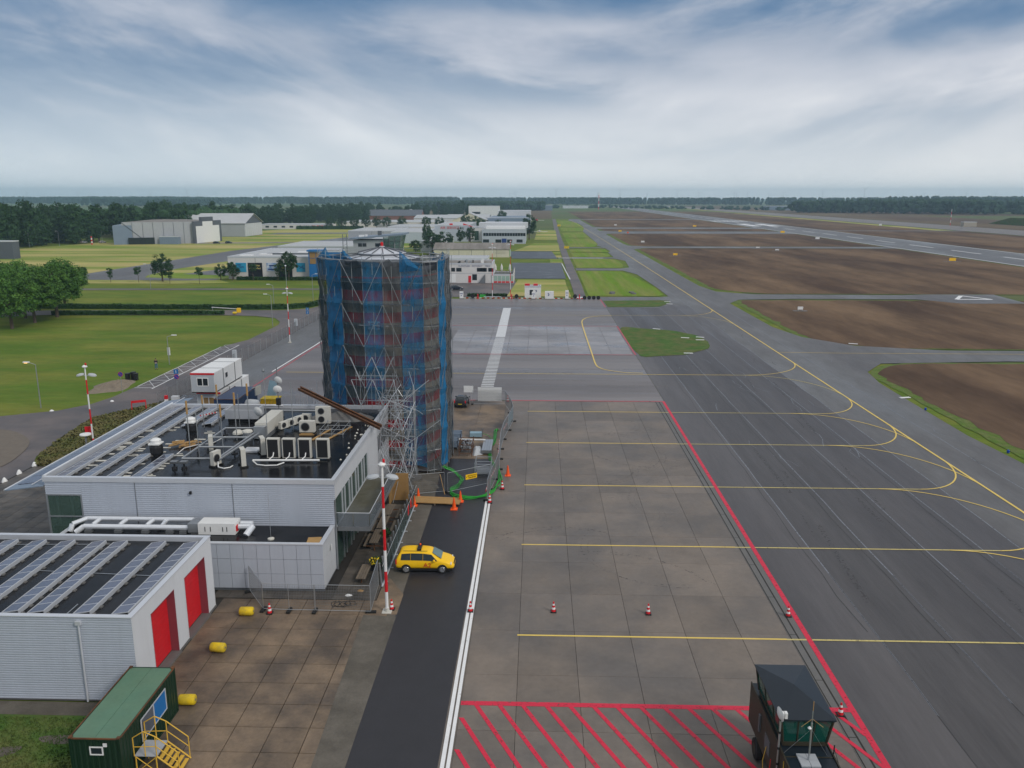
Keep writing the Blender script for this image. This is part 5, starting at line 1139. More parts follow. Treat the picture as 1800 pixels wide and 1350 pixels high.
for p, q in (((-12.0, 72.0, 0.1), (-11.2, 74.5, 5.2)), ((-11.2, 72.0, 0.1), (-13.0, 74.0, 5.0)), ((-13.0, 70.6, 0.1), (-12.0, 73.5, 5.0)), ((-12.0, 72.5, 5.0), (-9.5, 78.5, 5.8)), ((-13.5, 74, 8), (-10.3, 77, 10.2))): T(p, q, 0.035)
pp = thing('steel_prop', 'single tall steel post with a square foot at the tower corner', 'post', (-12.0, 78.0, 0)); mb = MB(); mb.tube((0, 0, 0), (0, 0, 9.5), 0.09, 8); mb.build('post', 'steel', pp); mb = MB(); mb.box(-0.25, 0.25, -0.25, 0.25, 0, 0.9); mb.build('foot', 'steel_dark', pp)
# rusty beams leaning over the roof corner
for i, (dy_, l) in enumerate(((0, 'front one of two long rusty steel beams leaning across the roof corner'), (0.8, 'rear one of two long rusty steel beams leaning across the roof corner'))):
    t = thing('rusty_beam', l, 'steel beam', (0, 0, 0), 0, 'rusty beams over the roof corner')
    a = Vector((-24.2, 80.9 + dy_, 8.3)); b = Vector((-13.8, 69.9 + dy_, 7.35)); d = (b - a); L_ = d.length; rz = math.atan2(d.y, d.x); ry = -math.atan2(d.z, math.hypot(d.x, d.y)); c = (a + b) / 2
    mb = MB(); mb.obox(c, (L_, 0.03, 0.20), rz, 0, ry); mb.build('web', 'rust', t); mb = MB(); up = Vector((0, 0, 0.10)); mb.obox(c + up, (L_, 0.16, 0.03), rz, 0, ry); mb.obox(c - up, (L_, 0.16, 0.03), rz, 0, ry); mb.build('flange', 'rust', t)
def heap(name, label, cat, c, rx, ry, h, m, seed, rough=0.35, kind=None):
    mb = MB(); nu, nv = 22, 9; vs = []; fs = []
    for j in range(nv):
        r = j / (nv - 1)
        for i in range(nu):
            a = 2 * math.pi * i / nu; k = 1 + rough * noise.noise(Vector((math.cos(a) * 1.3, math.sin(a) * 1.3, seed))); x, y = math.cos(a) * r * rx * k, math.sin(a) * r * ry * k
            z = h * (1 - r * r) * (1 + rough * 1.6 * noise.noise(Vector((x * 1.4, y * 1.4, seed + 5)))) - 0.03 * r
            vs.append((c[0] + x, c[1] + y, c[2] + z))
    for j in range(nv - 1):
        for i in range(nu): fs.append((j * nu + i, (j + 1) * nu + i, (j + 1) * nu + (i + 1) % nu, j * nu + (i + 1) % nu))
    mb.add(vs, fs); o = mb.build(name, m); return tag(o, label, cat)
heap('tarpaulin_heap', 'crumpled grey tarpaulin lying on the roof beneath the rusty beams', 'tarpaulin', (-18.6, 75.6, RZ), 3.4, 1.4, 0.55, 'drain', 3.0)
heap('rubble_heap', 'heap of grey rubble and cable coils at the tower foot', 'rubble', (-11.2, 75.5, 0), 1.9, 1.6, 0.55, 'gravel', 8.0)
mb = MB(); mb.obox((-11.6, 76.0, 0.55), (1.0, 0.6, 0.5), 0.3); tag(mb.build('concrete_block', 'drain'), 'pale concrete block on the rubble at the tower foot', 'block')

# ---- behind the terminal: scaffold store, skips, containers, cabins
t = thing('scaffold_store', 'untidy stack of scaffold tubes piled upright left of the tower', 'scaffold tubes', (-27.0, 94.0, 0))
rs = random.Random(31)
for i in range(90):
    x, y = rs.uniform(-2.6, 3.2), rs.uniform(-4, 4); z = rs.uniform(0.0, 1.0); mb = MB()
    if i % 3 == 0: mb.tube((x, y, 0), (x + rs.uniform(-.3, .3), y + rs.uniform(-.3, .3), rs.uniform(2.5, 5.5)), 0.032, 5)
    else: mb.tube((x, y, z), (x + rs.uniform(-1.8, 1.8), y + rs.uniform(-1.8, 1.8), z + rs.uniform(-0.2, 3.0) if z > 0.3 else z + 2.5), 0.032, 5)
    mb.build('tube', 'alu', t)
for i, (x, y, l) in enumerate(((-27.4, 99.5, 'near white sheet stack beyond the scaffold tube pile'), (-25.8, 101.0, 'far white sheet stack beyond the scaffold tube pile'))):
    mb = MB(); [mb.obox((x + rs.uniform(-.1, .1), y + rs.uniform(-.2, .2), 0.2 + k * 0.12), (1.6, 2.6, 0.08), 0.1) for k in range(7)]; tag(mb.build('sheet_stack', 'white', None), l, 'sheet stack', 'sheet stacks')
t = thing('site_container', 'dark grey site container with an open door behind the rear parapet', 'container', (-27.9, 82.0, 0)); mb = MB(); mb.box(0, 4.4, 0, 2.4, 0, 3.0); mb.build('body', 'walldark', t); mb = MB(); mb.box(1.2, 1.9, -0.06, -0.005, 0.1, 2.9); mb.build('door', 'black', t)
t = thing('rubble_skip', 'bright yellow skip tipped on its side behind the terminal', 'skip', ((-34.88,103.24)[0], (-34.88,103.24)[1], 0))
mb = MB(); mb.prof_y([(-1.6, 0.3), (1.3, 0.3), (2.0, 2.6), (-1.0, 2.8)], -1.0, 1.0); mb.build('body', 'yellow', t)
mb = MB(); [mb.prof_y([(-1.5 + k * 0.55, 0.5), (-1.42 + k * 0.55, 0.5), (-0.92 + k * 0.58, 2.7), (-1.0 + k * 0.58, 2.7)], -1.06, -1.0) for k in range(5)]; mb.box(-1.1, 2.1, -1.1, 1.1, 2.68, 2.86); mb.build('rib', 'yellow_c', t); t.scale = (0.72, 0.8, 0.66)
t = thing('white_tank', 'rounded white tank trailer behind the rear parapet', 'tank', ((-36.91,101.77)[0], (-36.91,101.77)[1], 0)); mb = MB(); mb.lathe([(0.5, -1.7), (1.15, -1.3), (1.3, 0), (1.15, 1.3), (0.5, 1.7)], 16, (0, 0, 1.7), 'X'); mb.build('tank', 'white', t, smooth=True); mb = MB(); mb.box(-1.6, 1.6, -0.8, 0.8, 0, 0.6); mb.build('chassis', 'steel_dark', t); t.scale = (0.8, 0.8, 0.66)
mb = MB(); mb.obox(((-35.63,107.08)[0], (-35.63,107.08)[1], 1.6), (1.6, 0.1, 3.2), -0.5, R(-18)); tag(mb.build('blue_sheet', 'tarp'), 'pale blue sheet leaning beside the yellow skip', 'sheet')
def cont20(name, label, cat, loc, L_, W_, H_, wall, roof, rz=0, group=None, dent=0.035, axis='Y'):
    """corrugated shipping container, long side along Y"""
    t = thing(name, label, cat, loc, rz, group)
    def wav(n, a, b):  # list of (pos, depth)
        out = []; p = (b - a) / n
        for i in range(n): q = a + i * p; out += [(q, 0), (q + p * 0.35, 0), (q + p * 0.5, dent), (q + p * 0.85, dent)]
        out.append((b, 0)); return out
    for s in (-1, 1):
        mb = MB(); pr = wav(int(L_ / 0.28), 0.1, L_ - 0.1); vs = []; x = s * W_ / 2
        for p, d in pr: vs += [(x - s * (0.015 + d), p, 0.15), (x - s * (0.015 + d), p, H_ - 0.1)]
        mb.add(vs, [(2 * i, 2 * i + 2, 2 * i + 3, 2 * i + 1) for i in range(len(pr) - 1)]); mb.build('side_wall', wall, t)
    for y, s in ((0.0, 1), (L_, -1)):
        mb = MB(); pr = wav(int(W_ / 0.28), -W_ / 2 + 0.1, W_ / 2 - 0.1); vs = []
        for p, d in pr: vs += [(p, y + s * (0.015 + d), 0.15), (p, y + s * (0.015 + d), H_ - 0.1)]
        mb.add(vs, [(2 * i, 2 * i + 2, 2 * i + 3, 2 * i + 1) for i in range(len(pr) - 1)]); mb.build('end_wall', wall, t)
    mb = MB()
    for x in (-W_ / 2, W_ / 2 - 0.1):
        for y in (0, L_ - 0.1): mb.box(x, x + 0.1, y, y + 0.1, 0, H_)
    for z in (0, H_ - 0.12):
        mb.box(-W_ / 2 + 0.1, W_ / 2 - 0.1, 0, 0.09, z, z + 0.12); mb.box(-W_ / 2 + 0.1, W_ / 2 - 0.1, L_ - 0.09, L_, z, z + 0.12)
        mb.box(-W_ / 2, -W_ / 2 + 0.09, 0.1, L_ - 0.1, z, z + 0.12); mb.box(W_ / 2 - 0.09, W_ / 2, 0.1, L_ - 0.1, z, z + 0.12)
    mb.build('frame', wall, t)
    mb = MB()
    for x in (-W_ / 2, W_ / 2 - 0.16):
        for y in (-0.01, L_ - 0.17): mb.box(x, x + 0.16, y, y + 0.18, H_ - 0.001, H_ + 0.06)
    mb.box(-W_ / 2 + 0.16, W_ / 2 - 0.16, -0.012, 0.05, H_ - 0.03, H_ + 0.03); mb.box(-W_ / 2 - 0.01, -W_ / 2 + 0.04, 0.17, L_ - 0.17, H_ - 0.02, H_ + 0.025); mb.box(W_ / 2 - 0.04, W_ / 2 + 0.01, 0.17, L_ - 0.17, H_ - 0.02, H_ + 0.025); mb.build('corner_casting', 'rust', t)
    mb = MB(); mb.box(-W_ / 2 + 0.05, -0.01, 0.06, L_ - 0.06, H_ - 0.06, H_ - 0.001); mb.box(0.01, W_ / 2 - 0.05, 0.06, L_ - 0.06, H_ - 0.06, H_ - 0.001); mb.box(-0.01, 0.01, 0.06, L_ - 0.06, H_ - 0.06, H_ - 0.02); mb.build('roof', roof, t)
    return t
bc = cont20('blue_container', 'dark blue storage container beside the stacked cabins', 'container', (-38.7, 98.6, 0), 7.2, 3.0, 2.7, 'blue_box', 'blue_box')
mb = MB(); mb.obox(((-37.15,105.49)[0], (-37.15,105.49)[1], 2.2), (0.06, 1.9, 1.2), -0.3); tag(mb.build('timber_frame_board', 'cream'), 'small white board on posts beside the blue container', 'board')
def cabin(name, label, x0, y0, z0, L_, W_, win_m):
    t = thing(name, label, 'site cabin', (x0, y0, z0), 0, 'stacked site cabins'); H_ = 2.6
    mb = MB(); mb.box(0, W_, 0, L_, 0.12, H_ - 0.12); mb.build('wall', 'cabinw', t)
    mb = MB(); mb.box(0.06, W_ - 0.06, -0.02, -0.003, 0.2, H_ - 0.26); mb.build('end_panel', 'cabing', t)
    mb = MB(); mb.box(-0.03, W_ + 0.03, -0.05, 0.05, H_ - 0.24, H_ - 0.02); mb.build('red_fascia', 'red', t)
    mb = MB(); mb.box(-0.02, W_ + 0.02, 0.06, L_ + 0.02, H_ - 0.11, H_ + 0.02); mb.build('roof', 'white', t)
    for y in (L_ * 0.30, L_ * 0.72): mb = MB(); mb.box(-0.06, W_ + 0.06, y, y + 0.12, 0.0, H_ + 0.05); mb.build('strap_frame', 'steel_dark', t)
    f = MB(); f.box(0.75, 2.3, -0.05, -0.022, 0.85, 2.0); fr = f.build('window_frame', 'white', t)
    for a, b in ((0.86, 1.46), (1.58, 2.18)): g = MB(); g.box(a, b, -0.06, -0.0505, 0.97, 1.88); g.build('pane', win_m, fr)
    f = MB(); f.box(W_ + 0.001, W_ + 0.04, L_ * 0.36, L_ * 0.46, 1.1, 1.95); fr = f.build('window_frame', 'white', t); g = MB(); g.box(W_ + 0.041, W_ + 0.05, L_ * 0.37, L_ * 0.45, 1.2, 1.85); g.build('pane', win_m, fr)
    mb = MB(); mb.box(0.02, W_ - 0.02, 0.02, L_ - 0.02, 0.0, 0.115); mb.build('base_frame', 'black', t)
cabin('site_cabin', 'lower white site cabin with red fascia beneath the other one', -44.1, 102.9, 0, 10.8, 3.05, 'ply'); cabin('site_cabin', 'upper white site cabin with red fascia stacked on top', -44.35, 102.0, 2.72, 10.0, 3.05, 'glass_dark')

# ---- green container and its yellow steps
gc = cont20('green_container', 'green corrugated container with faded roof beside the shed', 'container', (-20.62, 33.35, 0), 6.06, 2.44, 2.6, 'green_cont', 'green_roof')
f = MB(); W2 = 1.22
for a, b, c, d in ((2.0, 4.75, 1.0, 1.06), (2.0, 4.75, 2.16, 2.22), (2.0, 2.07, 1.06, 2.16), (4.68, 4.75, 1.06, 2.16), (3.32, 3.4, 1.06, 2.16)): f.box(W2 + 0.002, W2 + 0.035, a, b, c, d)
fr = f.build('window_frame', 'trim', gc); g = MB(); g.box(W2 + 0.002, W2 + 0.012, 2.07, 3.32, 1.06, 2.16); g.build('shutter', 'walldark', fr); g = MB(); g.box(W2 + 0.002, W2 + 0.013, 3.4, 4.68, 1.06, 2.16); g.build('pane', 'blue', fr)
f = MB()
for a, b, c, d in ((-0.25, 0.4, 1.75, 1.81), (-0.25, 0.4, 2.14, 2.2), (-0.25, -0.19, 1.81, 2.14), (0.34, 0.4, 1.81, 2.14)): f.box(a, b, -0.03, 0.0, c, d)
f.box(0.42, 0.6, -0.03, 0.0, 2.2, 2.38)
fr = f.build('window_frame', 'white', gc); g = MB(); g.box(-0.19, 0.34, -0.01, 0.01, 1.81, 2.14); g.build('pane', 'glass_dark', fr)
st = thing('entrance_steps', 'yellow tubular steps with landing against the green container', 'steps', (-19.35, 34.0, 0))
mb = MB(); mb.box(0.05, 1.15, 0.3, 1.5, 0.98, 1.02); mb.build('landing', 'wallgrey', st)
for k in range(5): mb = MB(); mb.box(1.17 + k * 0.21, 1.36 + k * 0.21, 0.42, 1.38, 0.80 - k * 0.18, 0.84 - k * 0.18); mb.build('tread', 'yellow_stair', st)
r_ = 0.028; mb = MB()
for y in (0.3, 1.5):
    mb.tube((0.05, y, 1.0), (0.05, y, 2.0), r_); mb.tube((0.05, y, 2.0), (0.6, y, 2.35), r_); mb.tube((0.6, y, 2.35), (1.15, y, 2.1), r_); mb.tube((0.6, y, 1.0), (0.6, y, 2.35), r_); mb.tube((1.15, y, 1.0), (1.15, y, 2.1), r_)
    mb.tube((1.15, y, 2.1), (2.2, y, 1.25), r_); mb.tube((2.2, y, 1.25), (2.2, y, 0.1), r_); mb.tube((0.05, y, 1.5), (1.15, y, 1.55), r_ * 0.8); mb.tube((1.15, y, 1.55), (2.2, y, 0.7), r_ * 0.8)
rl = mb.build('railing', 'yellow_stair', st)
mb = MB()
for y in (0.32, 1.48):
    mb.tube((0.1, y, 0), (0.1, y, 1.0), 0.035); mb.tube((1.1, y, 0), (1.1, y, 1.0), 0.035); mb.tube((0.1, y, 0.1), (1.1, y, 0.95), 0.025); mb.tube((0.1, y, 0.95), (1.1, y, 0.1), 0.025); mb.tube((1.15, y, 0.98), (2.25, y, 0.05), 0.04)
mb.build('support_frame', 'yellow_stair', st)

# ---- yellow concrete rollers guarding the doors
def roller(x, y, rz, lab):
    t = thing('concrete_roller', lab, 'roller barrier', (x, y, 0), rz, 'yellow concrete roller barriers')
    mb = MB(); mb.lathe([(0.10, -0.46), (0.24, -0.45), (0.29, -0.38), (0.30, 0), (0.29, 0.38), (0.24, 0.45), (0.10, 0.46)], 16, (0, 0, 0.30), 'X'); mb.build('drum', 'yellow_c', t, smooth=True)
    mb = MB(); mb.lathe([(0.07, -0.475), (0.07, 0.475)], 8, (0, 0, 0.3), 'X'); mb.build('axle_hole', 'steel_dark', t)
roller(-19.15, 39.95, 0.05, 'yellow concrete roller half hidden by the green container'); roller(-19.5, 45.35, -0.06, 'yellow concrete roller between the two red doors'); roller(-19.3, 49.9, 0.04, 'yellow concrete roller beside the mesh fence and striped cone')

# ---- cones
def cone(x, y, kind, lab, s=1.0, rz=0.0):
    t = thing('traffic_cone', lab, 'traffic cone', (x, y, 0), rz, 'traffic cones'); 
    if kind == 'o':
        mb = MB(); mb.box(-0.22 * s, 0.22 * s, -0.22 * s, 0.22 * s, 0, 0.04 * s); mb.build('base', 'orange', t); mb = MB(); mb.lathe([(0.17 * s, 0.04 * s), (0.14 * s, 0.1 * s), (0.035 * s, 0.8 * s)], 14); mb.build('cone_body', 'orange', t)
    else:
        mb = MB(); mb.box(-0.2 * s, 0.2 * s, -0.2 * s, 0.2 * s, 0, 0.07 * s); mb.build('base', 'black', t)
        hs = [0.07, 0.22, 0.36, 0.5, 0.62, 0.75]; R_ = lambda h: (0.155 - 0.165 * (h - 0.07)) * s
        for k in range(5): mb = MB(); mb.lathe([(R_(hs[k]), hs[k] * s), (R_(hs[k + 1]), hs[k + 1] * s)], 14); mb.build('red_band' if k % 2 == 0 else 'white_band', 'red' if k % 2 == 0 else 'white', t)
for a in [(-17.84, 50.2, 's', 'striped cone standing at the mesh fence near a yellow roller'), (-4.35, 50.9, 's', 'striped cone standing on the double white line'), (1.27, 51.0, 's', 'left one of two striped cones alone on the open apron'), (7.63, 50.9, 's', 'right one of two striped cones alone on the open apron'), (16.96, 50.9, 's', 'striped cone on the red boundary line'), (16.6, 40.1, 's', 'striped cone at the end of the red bar beside the army truck'),
          (-4.2, 71.2, 's', 'striped cone at the end of the site fence on the white line', 1.15), (-3.2, 74.8, 's', 'striped cone just outside the green hoses', 1.15), (-2.8, 78.8, 'o', 'plain orange cone outside the site fence', 1.35), (-3.9, 109.3, 's', 'far striped cone on the red line by the white fence panel', 1.25), (-10.9, 72.2, 'o', 'small orange cone behind the left end of the timber ramp', 1.2), (-11.0, 70.2, 'o', 'orange cone in front of the left end of the timber ramp', 1.3), (-7.3, 69.5, 'o', 'orange cone in front of the right end of the timber ramp', 1.4), (-6.9, 71.4, 'o', 'orange cone behind the right end of the timber ramp', 1.3), (-9.72, 51.0, 's', 'striped cone tucked against the foot of the nearest striped pole')]:
    cone(a[0], a[1], a[2], a[3], a[4] if len(a) > 4 else 1.0)

# ---- mesh fence panels
def heras_meshes(w, h=2.0):
    fr = MB()
    for x in (0, w): fr.tube((x, 0, 0.12), (x, 0, h), 0.022, 6)
    for z in (0.14, h): fr.tube((0, 0, z), (w, 0, z), 0.02, 6)
    wi = MB(); n = int(w / 0.11)
    for i in range(1, n): wi.tube((i * w / n, 0, 0.14), (i * w / n, 0, h), 0.007, 3, cap=False)
    for j in range(1, 9): wi.tube((0, 0, 0.14 + j * (h - 0.14) / 9), (w, 0, 0.14 + j * (h - 0.14) / 9), 0.007, 3, cap=False)
    ft = MB(); ft.box(-0.12, 0.12, -0.36, 0.36, 0, 0.13); return fr.mesh('frame', 'steel'), wi.mesh('wire_mesh', 'steel_dark'), ft.mesh('foot_block', 'rubber')
_hm = {}
def heras(a, b, lab, group, h=2.0):
    a, b = Vector(a), Vector(b); w = round((b - a).length, 1)
    if (w, h) not in _hm: _hm[(w, h)] = heras_meshes(w, h)
    t = thing('mesh_fence_panel', lab, 'fence panel', (a.x, a.y, 0), math.atan2(b.y - a.y, b.x - a.x), group); m3 = _hm[(w, h)]
    obj('frame', m3[0], t); obj('wire_mesh', m3[1], t, 'stuff'); obj('foot_block', m3[2], t, loc=(0, 0, 0)); return t
fp = [(-20.2, 53.2), (-18.4, 50.6), (-16.6, 50.5), (-14.85, 50.5), (-11.05, 50.45)]
fl = ['slanting mesh panel meeting the annex wall', 'narrow mesh panel behind the striped cone', 'middle mesh panel in front of the annex corner', 'wide mesh panel reaching the terrace corner']
for i in range(4): heras(fp[i], fp[i + 1], fl[i], 'mesh fence round the terrace')
heras((-11.05, 50.5), (-11.25, 54.3), 'mesh panel joining the glass screen at the terrace corner', 'mesh fence round the terrace', 2.1)
sp = [(-4.45, 71.7), (-4.3, 74.6), (-3.95, 77.5), (-3.75, 80.6), (-3.85, 84.0), (-3.9, 87.6), (-3.75, 91.4), (-3.3, 95.2), (-2.85, 99.2), (-3.3, 103.3), (-4.2, 107.6)]
for i in range(10): heras(sp[i], sp[i + 1], 'mesh panel of the site fence, %s along from the ramp cones' % ['first', 'second', 'third', 'fourth', 'fifth', 'sixth', 'seventh', 'eighth', 'ninth', 'farthest'][i], 'mesh fence round the building site')
heras((-8.6, 107.8), (-4.25, 107.6), 'mesh panel closing the far end of the site beside the dark grey hatchback', 'mesh fence round the building site')
heras((-14.0, 109.6), (-9.0, 109.4), 'mesh panel behind the dark grey hatchback with a white board', 'mesh fence round the building site')
heras((-8.3, 73.6), (-4.4, 76.3), 'mesh panel carrying the yellow entrance sign', 'mesh fence round the building site')
heras((-11.6, 72.9), (-8.6, 73.8), 'mesh panel in front of the rubble at the tower foot', 'mesh fence round the building site')
mb = MB(); mb.box((-7.88,1.59)[0], (-4.65,1.62)[0], 108.0, 108.06, (-6.35,0.42)[1], (-6.34,2.31)[1]); tag(mb.build('white_sheeting', 'cabinw'), 'white sheeting fixed on the far site fence panel', 'sheeting'); mb = MB(); mb.box(-9.9, -8.6, 109.3, 109.36, 1.3, 2.2); tag(mb.build('white_board', 'white'), 'small white board on the fence left of the white sheeting', 'board')
mb = MB(); a, b = Vector(sp[7]), Vector(sp[8]); d = b - a; mb.obox(((a.x + b.x) / 2 - 0.05, (a.y + b.y) / 2, 1.1), (0.03, d.length * 0.95, 1.3), -math.atan2(d.x, d.y)); tag(mb.build('fence_banner', 'tarp'), 'pale blue banner on the far part of the site fence', 'banner')
rs = random.Random(4)
for i in range(2, 9):
    a, b = Vector(sp[i - 2]), Vector(sp[i - 1]); d = (b - a); n = 8; t = thing('barrier_plank', 'red and white barrier plank of the site fence, %s from the ramp cones' % ['first', 'second', 'third', 'fourth', 'fifth', 'sixth', 'last'][i - 2], 'barrier', (a.x - 0.12, a.y, 0), math.atan2(d.y, d.x), 'barrier planks along the site fence')
    for k in range(n): mb = MB(); mb.box(k * d.length / n, (k + 1) * d.length / n, 0, 0.03, 0.85, 1.05); mb.build('white_band' if k % 2 else 'red_band', 'white' if k % 2 else 'red', t)
ys_ = thing('entrance_sign', 'yellow sign reading entrance terminal with an arrow, on the mesh fence', 'sign', (-6.15, 74.62, 1.35), R(34) * 0 + math.atan2(2.7, 3.9))
mb = MB(); mb.box(-0.62, 0.62, -0.03, 0.0, -0.24, 0.24); mb.build('board', 'yellow', ys_)
text('ENTRANCE', 0.19, 'text_black', ys_, (0.08, -0.036, 0.09), (math.pi / 2, 0, 0)); text('TERMINAL', 0.19, 'text_black', ys_, (0.08, -0.036, -0.10), (math.pi / 2, 0, 0))
mb = MB(); mb.add([(-0.58, -0.036, 0), (-0.48, -0.036, 0.08), (-0.48, -0.036, -0.08)], [(0, 1, 2)]); mb.build('arrow', 'text_black', ys_)
# green hoses
hp = [(-9.25,78.59), (-8.05,78.63), (-7.31,77.45), (-7.56,75.31), (-8.09,74.03), (-7.64,72.82), (-6.58,72.32), (-5.11,72.48), (-4.12,73.63), (-3.52,75.97), (-3.58,78.13), (-3.99,81.00), (-4.51,82.54), (-4.90,84.37), (-5.12,87.36), (-4.75,90.18), (-4.84,94.82), (-4.53,95.32)]
rs = random.Random(12)
for k in range(9):
    pts = [(x + rs.uniform(-0.16, 0.16) * (1 + (6 < i < 12)), y + rs.uniform(-0.35, 0.35)) for i, (x, y) in enumerate(hp)]
    if k == 6: pts = pts[8:]; 
    if k == 7: pts = [(-6.51,93.31), (-5.59,92.40), (-4.82,90.36), (-4.66,92.43)] 
    if k == 8: pts = [(-8.06,73.72), (-6.66,71.96), (-4.87,72.91), (-4.31,76.38), (-4.34,78.92)]
    sm = smooth_line(pts, 6); mb = MB(); zc = 0.05 + 0.045 * (k % 4)
    mb.path([(x, y, (0.9 * max(0, 1 - i / 8) if k < 6 else 0) + zc) for i, (x, y) in enumerate(sm)], 0.032, 6); tag(mb.build('green_hose', 'hose'), ['green hose, outermost of the bundle looping to the ramp cones', 'green hose, second of the bundle looping to the ramp cones'][k % 2] if k < 6 else ['short green hose along the middle of the site fence', 'green hose branch at the far end by the blue crate', 'slack green hose lying inside the loop'][k - 6], 'hose', 'green hoses')
    if k < 6: col.objects[-1]['label'] = 'bright green hose of the bundle looping from the tower foot along the site fence'
# things standing in the site
def trough(x, y, z, lab):
    t = thing('metal_stillage', lab, 'stillage', (x, y, z), 0, 'metal stillages'); mb = MB(); mb.prof_x([(0, 0.25), (1.3, 0.25), (1.5, 1.0), (1.42, 1.0), (1.25, 0.32), (0.06, 0.32), (0.06, 1.0), (0, 1.0)], -0.95, 0.95); mb.build('tray', 'wallblue', t); mb = MB()
    for a in (-0.95, 0.88):
        for b in (0.0, 1.3): mb.box(a, a + 0.07, b, b + 0.07, 0, 1.0)
    mb.build('leg', 'steel', t); mb = MB(); mb.box(-0.87, 0.87, 0.07, 1.24, 0.33, 0.36); mb.build('floor', 'steel', t)
trough(-9.6, 87.4, 0, 'near grey metal stillage right of the tower'); trough(-9.5, 90.2, 0.0, 'far grey metal stillage right of the tower')
t = thing('blue_crate', 'pale blue wire crate beyond the brown rack', 'crate', (-7.0, 92.0, 0)); mb = MB(); mb.box(-0.7, 0.7, 0, 0.8, 0.1, 0.55); mb.build('box', 'tarp', t); mb = MB(); [mb.box(x, x + 0.06, y, y + 0.06, 0, 0.9) for x in (-0.75, 0.7) for y in (0, 0.8)]; mb.build('post', 'steel_dark', t)
t = thing('rusty_rack', 'brown steel rack of couplers in the middle of the site', 'rack', (-7.6, 86.4, 0)); mb = MB(); [mb.tube((x, y, 0), (x, y, 1.5), 0.035, 5) for x in (-0.7, 0.7) for y in (-1.5, 0, 1.2)]; [mb.tube((-0.7, y, z), (0.7, y, z), 0.03, 5) for y in (-1.5, 0, 1.2) for z in (0.3, 0.8, 1.3)]; [mb.tube((x, -1.5, z), (x, 1.2, z), 0.03, 5) for x in (-0.7, 0.7) for z in (0.3, 1.3)]; mb.build('frame', 'rust', t)
rs = random.Random(2); mb = MB(); [mb.obox((rs.uniform(-0.6, 0.6), rs.uniform(-0.3, 1.2), rs.uniform(0.35, 1.2)), (rs.uniform(0.1, 0.3),) * 3, rs.random()) for _ in range(40)]; mb.build('couplers', 'steel', t, 'stuff')
t = thing('plank_stack', 'tidy stack of grey scaffold planks by the fence', 'plank stack', (-5.35, 85.6, 0)); 
for k in range(4):
    for j in range(4): mb = MB(); mb.box(-0.55 + k * 0.27, -0.3 + k * 0.27, 0, 4.2, 0.15 + j * 0.09, 0.22 + j * 0.09); mb.build('plank', 'steel', t)
heap('wire_bundle', 'loose bundle of clear wrap between the rack and plank stack', 'bundle', (-6.4, 86.5, 0), 0.7, 1.5, 0.6, 'plastic_clear', 4.0)
mb = MB(); mb.tube((-9.0, 89.3, 0.6), (-5.7, 89.2, 0.6), 0.10, 8); tag(mb.build('white_site_pipe', 'white'), 'white pipe lying behind the rack between stillage and planks', 'pipe')
t = thing('wire_cage', 'open wire cage trolley inside the fence', 'cage', (-5.3, 79.6, 0)); mb = MB(); [mb.tube((x, y, 0), (x, y, 1.3), 0.03, 5) for x in (-0.8, 0.8) for y in (-1.2, 1.2)]; [mb.tube((-0.8, y, z), (0.8, y, z), 0.025, 5) for y in (-1.2, 1.2) for z in (0.3, 0.8, 1.3)]; [mb.tube((x, -1.2, z), (x, 1.2, z), 0.025, 5) for x in (-0.8, 0.8) for z in (0.3, 0.8, 1.3)]; mb.build('frame', 'steel', t); mb = MB(); mb.box(-0.7, 0.7, -1.1, 1.1, 0.3, 0.36); mb.build('floor', 'steel_dark', t)
mb = MB(); mb.tube((-8.55, 73.2, 0.0), (-9.2, 75.2, 1.3), 0.04, 6); tag(mb.build('leaning_stake', 'timber'), 'thin stake leaning among the hoses', 'stake')
# corner litter by the pole
t = thing('wire_coil', 'tangle of dark cable inside the mesh corner', 'cable coil', (-13.2, 51.6, 0)); mb = MB(); rs = random.Random(8)
for k in range(4): mb.path([(math.cos(a / 2) * rs.uniform(0.25, 0.5) + (k - 1.5) * 0.35, math.sin(a / 2) * rs.uniform(0.25, 0.5), 0.03 + 0.02 * k) for a in range(14)], 0.02, 5)
mb.build('cable', 'black', t)
for k, (x, y, l) in enumerate(((-13.1, 52.9, 'scrap of white plastic beside the cable coil'), (-12.4, 53.6, 'pinkish plastic sheet scrap near the low bench'))): heap('plastic_scrap', l, 'scrap', (x, y, 0.0), 0.3, 0.15, 0.12, 'white' if k == 0 else 'ply', 2.0 + k)

